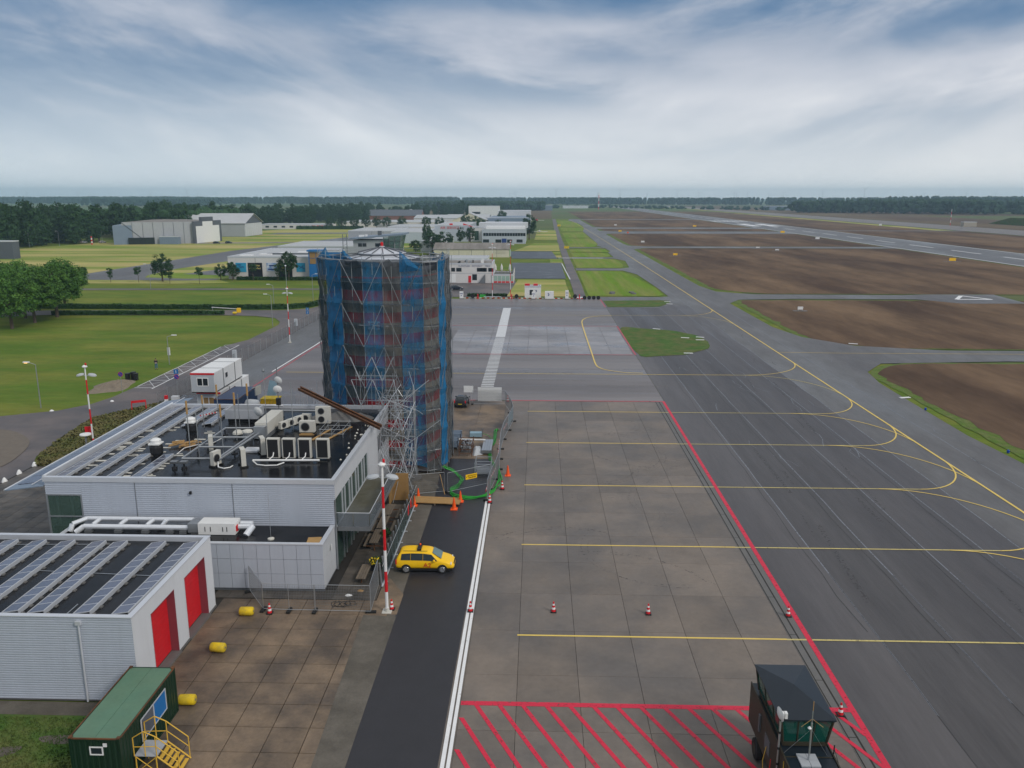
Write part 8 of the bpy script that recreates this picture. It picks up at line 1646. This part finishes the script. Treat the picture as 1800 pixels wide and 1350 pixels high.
mb = MB(); mb.obox(((-46.14,3.81)[0], 80.5, (-46.14,3.81)[1]), (0.7, 0.08, 0.9), 0.3); tag(mb.build('traffic_board', 'red'), 'red board behind the mast at the left eave', 'panel')
t = thing('disc_lamp', 'white disc-topped lamp post beside the heath strip', 'lamp', ((-44.77,77.44)[0], (-44.77,77.44)[1], 0)); mb = MB(); mb.tube((0, 0, 0), (0, 0, 4.2), 0.09, 8); mb.build('post', 'steel', t); mb = MB(); mb.lathe([(0.1, 4.15), (0.55, 4.28), (0.52, 4.38), (0.1, 4.4)], 20); mb.build('disc', 'white', t)
t = thing('boom_barrier', 'white boom barrier with yellow posts at the drive', 'barrier', (-72.2, 196.6, -0.1)); mb = MB(); mb.box(-0.4, 0.4, -0.4, 0.4, 0, 1.1); mb.build('cabinet', 'yellow', t); mb = MB(); mb.obox((-3.4, 0, 1.1), (6.4, 0.12, 0.14), 0, 0, 0.06); mb.build('boom', 'white', t); mb = MB(); mb.tube((-6.4, 0, 0), (-6.4, 0, 1.2), 0.06, 6); mb.build('rest', 'steel', t)
roller(-72.0, 193.2, 0.3, 'yellow concrete roller at the boom barrier')
t = thing('chain_link_fence', 'grey chain-link fence along the road behind the cabins', 'fence')
m_ = M['net_fence'] = netting('chain_link', (0.16, 0.165, 0.17), 0.62, 0.6)
fpts = [(-49.9, 104.0)] + [(-49.9 + k * 0.0, 107.0 + 3.2 * k) for k in range(38)]
for i, (a, b) in enumerate(zip(fpts[:-1], fpts[1:])):
    mb = MB(); mb.tube((*a, 0), (*a, 2.3), 0.04, 6); mb.build('post', 'steel', t); mb = MB(); mb.quad((*a, 0.05), (*b, 0.05), (*b, 2.1), (*a, 2.1)); mb.build('mesh_panel', 'net_fence', t)
for k, (y, l) in enumerate(((132.5, 'small white box on the chain-link fence, nearer one'), (168.0, 'small white box on the chain-link fence, farther one'))): mb = MB(); mb.box(-50.3, -49.7, y, y + 0.5, 1.2, 2.6); tag(mb.build('fence_box', 'cabing'), l, 'box', 'boxes on the fence')
t = thing('step_railing', 'grey railing descending beside the heath strip', 'railing'); mb = MB(); [mb.tube((x, y, 0), (x, y, 1.6), 0.03, 5) for x, y in ((-47.2, 82.5), (-47.6, 88), (-48.0, 93.5), (-48.4, 99))]; mb.tube((-47.2, 82.5, 1.6), (-48.4, 99, 1.6), 0.03, 5); mb.tube((-47.2, 82.5, 0.9), (-48.4, 99, 0.9), 0.025, 5); mb.build('rail', 'steel', t)
t = thing('gate_posts', 'red and white striped gate post with grey cabinets by the cabins', 'gate', (-48.6, 103.2, 0))
for k in range(4): mb = MB(); mb.box(0, 0.35, 0, 0.35, k * 0.5, k * 0.5 + 0.5); mb.build('band', 'red' if k % 2 else 'white', t)
mb = MB(); mb.box(0.9, 1.8, 0, 0.6, 0, 1.9); mb.build('cabinet', 'clad2', t)
for i, (x, y, rz, m, l) in enumerate(((-271, 488, R(70), 'silver_car', 'white car parked at the hangar road end, left one'), (-262, 492, R(60), 'silver_car', 'white car parked at the hangar road end, right one'), (-192.0, 489.0, R(10), 'dark_car', 'dark car in front of the stepped hangar doors, left one'), (-185.5, 491, R(10), 'dark_car', 'dark car in front of the stepped hangar doors, right one'))):
    car(l, 'car', (x, y, 0), rz, m, 4.1, 1.75, [(a * 1.19, b, c, d, e * 1.07, f * 1.05) for a, b, c, d, e, f in hatch], [(0.6, 1.4, 0, 0), (1.5, 2.6, 0, -0.25)], ((2.42, 2.98), (0.58, 0.26)), 'parked_car', 'cars parked by the hangars')

# ------------------------------------------------------------------ vegetation
def crown_mesh(name, m, clumps, ncard, size, shape, seed):
    """shape(rs) -> clump centre and radius inside a unit-ish crown; leaf-sized faces fill each clump"""
    rs = random.Random(seed); mb = MB()
    for k in range(clumps):
        c, r = shape(rs)
        for i in range(ncard):
            d = Vector((rs.gauss(0, 1), rs.gauss(0, 1), rs.gauss(0, 1))).normalized() * r * (rs.random() ** 0.4)
            q = Vector(c) + Vector((d.x, d.y, d.z * 0.75)); a = (d.normalized() + Vector((rs.uniform(-.8, .8), rs.uniform(-.8, .8), rs.uniform(0, 1.0)))).normalized(); u = a.orthogonal().normalized(); v = a.cross(u); s = size * rs.uniform(0.6, 1.35); th = rs.uniform(0, 6.28); u, v = u * math.cos(th) + v * math.sin(th), v * math.cos(th) - u * math.sin(th)
            mb.quad(q - u * s - v * s * 0.55, q + u * s - v * s * 0.55, q + u * s * 0.7 + v * s * 0.6, q - u * s * 0.8 + v * s * 0.5)
    me = bpy.data.meshes.new(name); me.from_pydata(mb.v, [], mb.f); me.materials.append(M[m]); return me
def round_shape(rx, rz, zc, r0, r1, shell=0.55, flat=0.0):
    def f(rs):
        while True:
            p = Vector((rs.uniform(-1, 1), rs.uniform(-1, 1), rs.uniform(-1 + flat, 1)))
            if shell < p.length < 1: break
        return (p.x * rx, p.y * rx, zc + p.z * rz), rs.uniform(r0, r1)
    return f
def trunk_mesh(h, r, limbs, seed, spread=0.5):
    rs = random.Random(seed); mb = MB(); mb.tube((0, 0, 0), (rs.uniform(-.1, .1), rs.uniform(-.1, .1), h * 0.45), r, 8, r * 0.75); mb.tube((0, 0, h * 0.44), (0, 0, h * 0.85), r * 0.72, 7, r * 0.25)
    for k in range(limbs): a = rs.uniform(0, 6.28); z = h * rs.uniform(0.32, 0.6); L_ = h * spread * rs.uniform(0.5, 1); mb.tube((0, 0, z), (math.cos(a) * L_, math.sin(a) * L_, z + L_ * 0.8), r * 0.35, 6, r * 0.1)
    return mb.mesh('trunk', 'bark')
broad = [crown_mesh('crown', 'leaf_a', 130, 85, 0.18, round_shape(5.6, 4.9, 7.6, 1.0, 1.7, 0.45, 0.12), s) for s in (1, 2, 3)]
btr = [trunk_mesh(11, 0.36, 9, s) for s in (1, 2, 3)]
def tree(kind, i, x, y, s, lab, group, sz=None, name='broadleaf_tree', rz=0.0, trunk=True, z=-0.12):
    cr, tr_ = kind
    t = thing(name, lab, 'tree', (x, y, z), rz, group); obj('crown', cr[i % len(cr)], t); 
    if trunk: obj('trunk', tr_[i % len(tr_)], t)
    t.scale = (s, s, sz or s); return t
BT = (broad, btr)
lt_ = [((21.4, 577), 1.0, 'nearest of the big trees at the left picture edge'), ((61.7, 566.6), 1.02, 'big tree with a leaning reddish trunk in the left group'), ((45, 558.5), 1.0, 'big tree behind the reddish trunk in the left group'), ((100.7, 556.6), 1.06, 'rightmost big tree of the left group, standing at the hedge end')]
bp = [(-111.58,170.33), (-111.73,178.78), (-118.17,185.73), (-111.85,187.70)]
for i, (p, s, l) in enumerate(lt_): tree(BT, i, bp[i][0], bp[i][1], s, l, 'big trees on the left lawn', rz=i * 1.7)
for i, (x, y, s, l) in enumerate(((-127.5, 196, 1.0, 'big tree partly hidden behind the rightmost one of the left group'), (-119.5, 190.5 + 14, 0.95, 'big tree behind the hedge at the left group'), (-137, 190, 1.0, 'rear big tree of the left group, left side'), (-145, 205, 1.0, 'rear big tree at the left frame edge'), (-131, 168, 0.9, 'big tree left of the nearest one, cut by the frame'))): tree(BT, i + 1, x, y, s, l, 'big trees on the left lawn', rz=i * 2.1 + 1)
# lone and small trees
rt = ([crown_mesh('crown', 'leaf_b', 60, 60, 0.16, round_shape(3.3, 3.4, 5.0, 0.6, 1.1, 0.45, 0.15), s) for s in (4, 5)], [trunk_mesh(7, 0.25, 6, s) for s in (4, 5)])
tree(rt, 0, -123.9, 270.0, 1.05, 'lone round dark tree by the taxi track', 'trees by the lane', rz=0.4)
tree(rt, 1, -83.2, 275.0, 1.0, 'tall dense tree in front of the right banner', 'trees by the lane', sz=1.15)
ct = ([crown_mesh('crown', 'leaf_b', 18, 45, 0.14, round_shape(1.0, 1.9, 3.6, 0.4, 0.8, 0.2), s) for s in (6, 7)], [trunk_mesh(4, 0.08, 3, s, 0.2) for s in (6, 7)])
for i, (x, y, s, l) in enumerate(((-147.7, 265.0, 1.0, 'small slim tree nearest the big left trees'), (-139.3, 266.0, 0.95, 'second small slim tree along the lane'), (-130.0, 266.0, 1.0, 'third small slim tree, left of the lone round tree'), (-118.6, 263.5, 1.0, 'small slim tree right under the lone round tree'), (-108.5, 262.5, 1.05, 'small slim tree midway to the banner hall'), (-101.6, 273, 1.25, 'small tree at the left corner of the banner hall, front one'), (-94.8, 273.5, 1.1, 'small slim tree before the first black banner'), (-86.4, 273.5, 1.1, 'small slim tree before the second black banner'))): tree(ct, i, x, y, s, l, 'small slim trees along the lane', rz=i)
tree(rt, 0, -106.5, 275.5, 0.62, 'bushy small tree at the left corner of the banner hall, left one', 'trees by the lane', rz=2); tree(rt, 1, -102.6, 276.5, 0.66, 'bushy small tree at the left corner of the banner hall, right one', 'trees by the lane', rz=3)
for i, (x, y) in enumerate(((-178, 716), (-168, 716), (-157.5, 717), (-147.5, 717), (-139, 722), (-131, 726), (-118, 728), (-97, 730), (-82, 700))): tree(rt, i, x, y, 1.25, 'round dark tree in the row before the long white hall, %s from the left' % ['first', 'second', 'third', 'fourth', 'fifth', 'sixth', 'seventh', 'eighth', 'ninth'][i], 'round trees before the long white hall', rz=i)
for i, (x, y, s, sz, l) in enumerate(((-45, 600, 1.3, 1.6, 'tall dark conifer behind the square office'), (-41, 604, 1.2, 1.5, 'second tall dark conifer behind the square office'), (-5.4, 545, 1.35, 1.9, 'egg-shaped dark tree at the right end of the office'), (-62, 482, 0.7, 1.1, 'dark tree right of the sign hall, left one'), (-44, 480, 0.8, 1.2, 'dark tree right of the sign hall, middle one'), (-40, 500, 0.9, 1.2, 'dark tree right of the sign hall, right one'), (-58.5, 440, 0.7, 1.8, 'slim poplar beside the garage row'), (-53, 420, 1.4, 1.2, 'bushy olive tree behind the cream hangar, left one'), (-47, 418, 1.5, 1.2, 'bushy olive tree behind the cream hangar, right one'), (-60, 410, 1.0, 0.8, 'low olive bush behind the tower top'), (-30, 640, 1.0, 1.2, 'dark tree at the rear of the square office'), (-46, 622, 1.0, 1.1, 'dark tree between the halls and offices'), (-60, 700, 1.3, 1.6, 'dark tree before the gabled hall'), (-33, 780, 1.3, 1.8, 'dark tree near the low gabled hall'), (-36, 560, 0.9, 1.2, 'dark tree touching the square office roof'), (-70, 612, 0.8, 1.2, 'dark tree left of the tall conifers'))): tree(rt, i, x, y, s, l, 'trees among the halls', sz=sz, rz=i)
# hedges, heath strip
def hedge(name, label, pts, w, h, m='hedge', n=2600, cat='hedge', size=0.16):
    rs = random.Random(len(label)); mb = MB(); segs = list(zip(pts[:-1], pts[1:])); tot = sum((Vector(b) - Vector(a)).length for a, b in segs)
    for a, b in segs:
        a, b = Vector(a), Vector(b); d = b - a; L_ = d.length; d.normalize(); q = Vector((-d.y, d.x))
        for i in range(int(n * L_ / tot)):
            u = rs.uniform(0, L_); v = rs.uniform(-w / 2, w / 2); z = h * (rs.random() ** 0.5) * (0.9 + 0.15 * noise.noise(Vector((a.x + d.x * u, a.y + d.y * u, 0)) * 0.5)); p = a + d * u + q * v
            nn = Vector((rs.uniform(-1, 1), rs.uniform(-1, 1), rs.uniform(0.2, 1))).normalized(); e = nn.orthogonal().normalized() * size * rs.uniform(.6, 1.4); f = nn.cross(e); c = Vector((p.x, p.y, z - 0.1)); mb.quad(c - e - f, c + e - f, c + e + f, c - e + f)
        e = q * (w / 2 - 0.12); mb.add([(*(a + e), -0.1), (*(a - e), -0.1), (*(b - e), -0.1), (*(b + e), -0.1), (*(a + e), h * 0.85), (*(a - e), h * 0.85), (*(b - e), h * 0.85), (*(b + e), h * 0.85)], [(4, 5, 6, 7), (0, 4, 7, 3), (1, 2, 6, 5), (0, 1, 5, 4), (3, 7, 6, 2)])
    me = bpy.data.meshes.new(name); me.from_pydata(mb.v, [], mb.f); me.materials.append(M[m]); o = obj(name, me); return tag(o, label, cat)
hedge('clipped_hedge', 'long clipped hedge along the far side of the drive', [(-126, 202.5), (-76, 202.5), (-63, 203.6), (-58.4, 206.5), (-55.8, 214)], 1.5, 1.2, n=9000); hedge('clipped_hedge', 'shorter clipped hedge along the lawn side of the drive', [(-115, 191.2), (-74.5, 193.0)], 1.3, 1.0, n=5000)
hedge('clipped_hedge', 'low dark hedge at the foot of the banner hall', [(-101, 275.6), (-68, 275.6)], 1.6, 1.1, n=4500, size=0.2)
hedge('clipped_hedge', 'dark shrubs along the meadow before the bungalow office', [(-206, 712), (-150, 714)], 5, 2.6, n=2000, size=0.6, m='leaf_b')
hedge('clipped_hedge', 'dark hedge behind the striped kerb before the restaurant', [(-19.5, 231.5), (-8.5, 231.5)], 1.2, 0.8, n=1200, size=0.2)
mbh = MB(); rs = random.Random(77); poly = [(-49.4, 80.6), (-52.2, 81.6), (-53.6, 85), (-55.3, 93), (-55.8, 99), (-52, 105), (-50.6, 107.5), (-50.0, 104), (-50.4, 96), (-48.6, 88)]
def inside(x, y, P):
    c = False
    for i in range(len(P)):
        a, b = P[i], P[i - 1]
        if (a[1] > y) != (b[1] > y) and x < (b[0] - a[0]) * (y - a[1]) / (b[1] - a[1]) + a[0]: c = not c
    return c
k = 0
while k < 16000:
    x, y = rs.uniform(-56.2, -41.0), rs.uniform(79, 108)
    if inside(x, y, [(-52.2, 80.3), (-53.8, 84), (-55.3, 93), (-55.9, 99), (-52, 105.2), (-50.4, 108.2), (-50.0, 104), (-46.5, 90), (-42.0, 79.5)]):
        z = 0.26 * rs.random() ** 0.5 * (1 + 0.4 * noise.noise(Vector((x, y, 0)))); s = rs.uniform(0.06, 0.13); nn = Vector((rs.uniform(-1, 1), rs.uniform(-1, 1), rs.uniform(0.3, 1))).normalized(); e = nn.orthogonal() .normalized() * s; f = nn.cross(e); c = Vector((x, y, z)); mbh.quad(c - e - f, c + e - f, c + e + f, c - e + f); k += 1
me = bpy.data.meshes.new('heath_strip'); me.from_pydata(mbh.v, [], mbh.f); me.materials.append(M['shrub']); tag(obj('heath_strip', me, None, 'stuff'), 'strip of brownish heath plants between terminal and road', 'ground cover')
# grass tufts on the rough verges and lawns near enough to show blades
mbh = MB(); rs = random.Random(78)
def tufts(x0, x1, y0, y1, n, s, ok=None, z=-0.12):
    for i in range(n):
        x, y = rs.uniform(x0, x1), rs.uniform(y0, y1)
        if ok and not ok(x, y): continue
        a = rs.uniform(0, 6.28); w = s * rs.uniform(0.25, 0.6); h = s * rs.uniform(0.5, 1.3); dx_, dy_ = math.cos(a) * w, math.sin(a) * w; lx, ly = rs.uniform(-.3, .3) * h, rs.uniform(-.3, .3) * h
        mbh.add([(x - dx_, y - dy_, z), (x + dx_, y + dy_, z), (x + lx, y + ly, z + h)], [(0, 1, 2)])
tufts(-41, -20.3, 28, 38.6, 30000, 0.12, None, -0.05)
me = bpy.data.meshes.new('grass_blades'); me.from_pydata(mbh.v, [], mbh.f); me.materials.append(M['grass_rough']); tag(obj('grass_blades', me, None, 'stuff'), 'tufts of rough grass beside the shed and along the verges', 'grass')

# woods
pine = [crown_mesh('crown', 'leaf_b', 80, 30, 0.50, round_shape(4.4, 9.0, 10.2, 1.5, 2.5, 0.25), s) for s in (11, 12, 13, 14)]
ptr = [trunk_mesh(18, 0.4, 4, s, 0.2) for s in (11, 12, 13, 14)]
WD = (pine, ptr)
rs = random.Random(41); cnt = 0
def wood(pts, n, depth, s0, s1, lab, group, kindm=WD, name='woodland_tree'):
    segs = list(zip(pts[:-1], pts[1:])); tot = sum((Vector(b) - Vector(a)).length for a, b in segs); global cnt
    for a, b in segs:
        a, b = Vector(a), Vector(b); k = max(1, int(n * (b - a).length / tot)); d = (b - a).normalized(); q = Vector((-d.y, d.x)); q = q if q.y > 0 else -q
        for i in range(k):
            p = a + (b - a) * ((i + rs.uniform(0.1, 0.9)) / k) + q * depth * rs.random() ** 1.3; s = rs.uniform(s0, s1)
            tree(kindm, rs.randrange(4), p.x, p.y, s, lab, group, sz=s * rs.uniform(0.85, 1.15), name=name, rz=rs.uniform(0, 6.28), z=-0.15, trunk=cnt % 3 == 0); cnt += 1
wood([(-360, 400), (-283, 432), (-272, 480), (-268, 520)], 95, 45, 0.95, 1.2, 'tall dark tree in the dense wood beyond the dark flat hall', 'trees of the dense left wood')
wood([(-280, 530), (-300, 620), (-318, 740)], 60, 50, 0.9, 1.15, 'tall dark tree in the wood behind the grey hangar', 'trees of the wood behind the hangars')
wood([(-262, 700), (-235, 745), (-212, 800)], 36, 30, 0.75, 1.1, 'dark tree in the clump right of the pitched-roof hangar', 'trees of the clump right of the hangars')
wood([(-252, 905), (-205, 925), (-186, 960)], 40, 40, 0.75, 1.0, 'dark tree in the clump between the hangars and the barn', 'trees of the clump before the barn')
wood([(-250, 1090), (-150, 1110), (-60, 1130), (-50, 1180)], 60, 60, 0.6, 1.05, 'dark tree around the farm behind the white halls', 'trees round the farm')
# trees beyond these read as unbroken masses
def blob_wood(name, label, pts, depth, h0, h1, n, m='leaf_far', r=7.0, seed=1):
    rs = random.Random(seed); mb = MB(); segs = list(zip(pts[:-1], pts[1:])); tot = sum((Vector(b) - Vector(a)).length for a, b in segs)
    base = [Vector(v) for v in ((0, 0, 1), (0.89, 0, 0.45), (0.28, 0.85, 0.45), (-0.72, 0.53, 0.45), (-0.72, -0.53, 0.45), (0.28, -0.85, 0.45), (0.72, 0.53, -0.45), (-0.28, 0.85, -0.45), (-0.89, 0, -0.45), (-0.28, -0.85, -0.45), (0.72, -0.53, -0.45), (0, 0, -1))]
    F = [(0, 1, 2), (0, 2, 3), (0, 3, 4), (0, 4, 5), (0, 5, 1), (1, 6, 2), (2, 7, 3), (3, 8, 4), (4, 9, 5), (5, 10, 1), (6, 7, 2), (7, 8, 3), (8, 9, 4), (9, 10, 5), (10, 6, 1), (11, 7, 6), (11, 8, 7), (11, 9, 8), (11, 10, 9), (11, 6, 10)]
    for a, b in segs:
        a, b = Vector(a), Vector(b); d = (b - a).normalized(); q = Vector((-d.y, d.x)); q = q if q.y > 0 else -q
        for i in range(int(n * (b - a).length / tot)):
            p = a + (b - a) * rs.random() + q * depth * rs.random(); f = 0.5 + 0.5 * noise.noise(Vector((p.x * 0.004, p.y * 0.004, seed))); h = h0 + (h1 - h0) * f + rs.uniform(-1.5, 1.5)
            for k in range(3):
                c = Vector((p.x + rs.uniform(-r, r) * 0.6, p.y + rs.uniform(-r, r) * 0.6, h * (0.3 + 0.28 * k))); s = r * rs.uniform(0.55, 1.0)
                mb.add([(c.x + v.x * s * rs.uniform(0.75, 1.2), c.y + v.y * s, max(-0.5, c.z + v.z * (h * 0.16 + s * 0.35) * rs.uniform(0.75, 1.2))) for v in base], F)
    me = bpy.data.meshes.new(name); me.from_pydata(mb.v, [], mb.f); me.materials.append(M[m]); tag(obj(name, me, None, 'stuff'), label, 'woods')
blob_wood('far_woods', 'blue hazy woods along the left horizon', [(-3200, 3050), (-2000, 2950), (-1000, 2880), (-330, 2750)], 260, 21, 27, 1500, seed=2)
blob_wood('far_woods', 'level row of far woods along the middle horizon', [(-330, 3000), (100, 2760), (700, 2650), (1150, 2500)], 160, 21, 24, 800, seed=3, r=6)
blob_wood('far_woods', 'nearer dark woods on the right before the horizon', [(430, 1480), (520, 1420), (640, 1330), (900, 1300), (1500, 1250)], 140, 13, 24, 900, seed=4)
blob_wood('far_woods', 'second belt of woods behind the right ones', [(900, 2100), (1500, 2000), (2300, 1900)], 200, 22, 30, 700, seed=5)
blob_wood('far_woods', 'small wood in the fields left of the middle', [(-1300, 2350), (-950, 2300)], 150, 18, 24, 200, seed=6)
blob_wood('far_woods', 'dark belt of trees behind the white cube building', [(-260, 1750), (-120, 1650), (-70, 1600)], 130, 12, 19, 330, seed=7)
blob_wood('far_woods', 'dark wood running on behind the left picture edge wood', [(-620, 470), (-370, 440), (-330, 560), (-345, 760)], 90, 15, 19, 500, m='leaf_b', seed=8, r=5)
blob_wood('far_hedgerow', 'low far bushes in front of the horizon ahead', [(-70, 2100), (20, 2000), (200, 2080)], 40, 3, 8, 80, seed=9, r=5)
blob_wood('far_hedgerow', 'broken hedgerow before the right woods', [(190, 2000), (330, 1900), (480, 1700), (600, 1600)], 40, 2, 8, 90, seed=10, r=5)
# grassy bank on the far right
mb = MB(); mb.prof_x([(0, 0), (40, 7), (70, 7), (110, 0)], 470, 900); o = mb.build('grass_bank', 'grass_rough', None, 'structure'); o.location = (0, 780, 0)
# wind turbines
tw = MB(); tw.tube((0, 0, 0), (0, 0, 62), 2.2, 8, 1.2); tw_me = tw.mesh('tower', 'turbine'); nc = MB(); nc.box(-1.5, 1.5, -4, 2, 60.5, 63.5); nc_me = nc.mesh('nacelle', 'turbine')
bl = MB(); bl.add([(-0.6, 0, 0), (0.6, 0, 0), (1.4, 0, 5), (0.4, 0, 24), (-0.3, 0, 24), (-0.9, 0, 5), (0, 0.6, 1), (0, 0.3, 23)], [(0, 1, 2, 3, 4, 5), (0, 6, 7, 4), (1, 2, 6), (2, 3, 7, 6)]); bl_me = bl.mesh('blade', 'turbine')
rs = random.Random(55)
tpx = [14, 65, 155, 176, 282, 345, 363, 394, 488, 511, 537, 557, 702, 717, 755, 769, 898, 907, 967, 976, 1046, 1084, 1129, 1180, 1216, 1275, 1279, 1297, 1333, 1357, 1422, 1491, 1590, 1615, 1659, 1707, 1775]
for i, px in enumerate(tpx):
    yy = rs.uniform(5200, 7200); u = (px - 945.0) / 1448.6; x = yy * u * 1.012; s = rs.uniform(0.8, 0.9) * (1.28 if px in (14, 345, 907, 976, 1084, 1180, 1422, 1491) else 1.0)
    t = thing('wind_turbine', 'pale wind turbine far away on the hazy horizon', 'wind turbine', (x, yy, 0), 0, 'wind turbines on the horizon'); t.scale = (s, s, s); obj('tower', tw_me, t); obj('nacelle', nc_me, t); ph = rs.uniform(0, 2.09)
    for k in range(3): b = obj('blade', bl_me, t, loc=(0, -4.2, 62)); b.rotation_euler = (0, ph + k * 2.0944, 0)
# air between here and the horizon
mb = MB(); mb.box(-7600, 7600, -310, 9100, -1.4, 104)
hz_me = mb.mesh('haze', None); hm = bpy.data.materials.new('haze_air'); hm.use_nodes = True; ht = hm.node_tree; ht.nodes.clear(); pv = ht.nodes.new('ShaderNodeVolumePrincipled'); pv.inputs['Color'].default_value = (0.55, 0.80, 1.0, 1); pv.inputs['Density'].default_value = 0.00015; pv.inputs['Anisotropy'].default_value = 0.2
ho = ht.nodes.new('ShaderNodeOutputMaterial'); ht.links.new(pv.outputs[0], ho.inputs['Volume']); hz_me.materials.append(hm); obj('haze', hz_me, None, 'stuff')
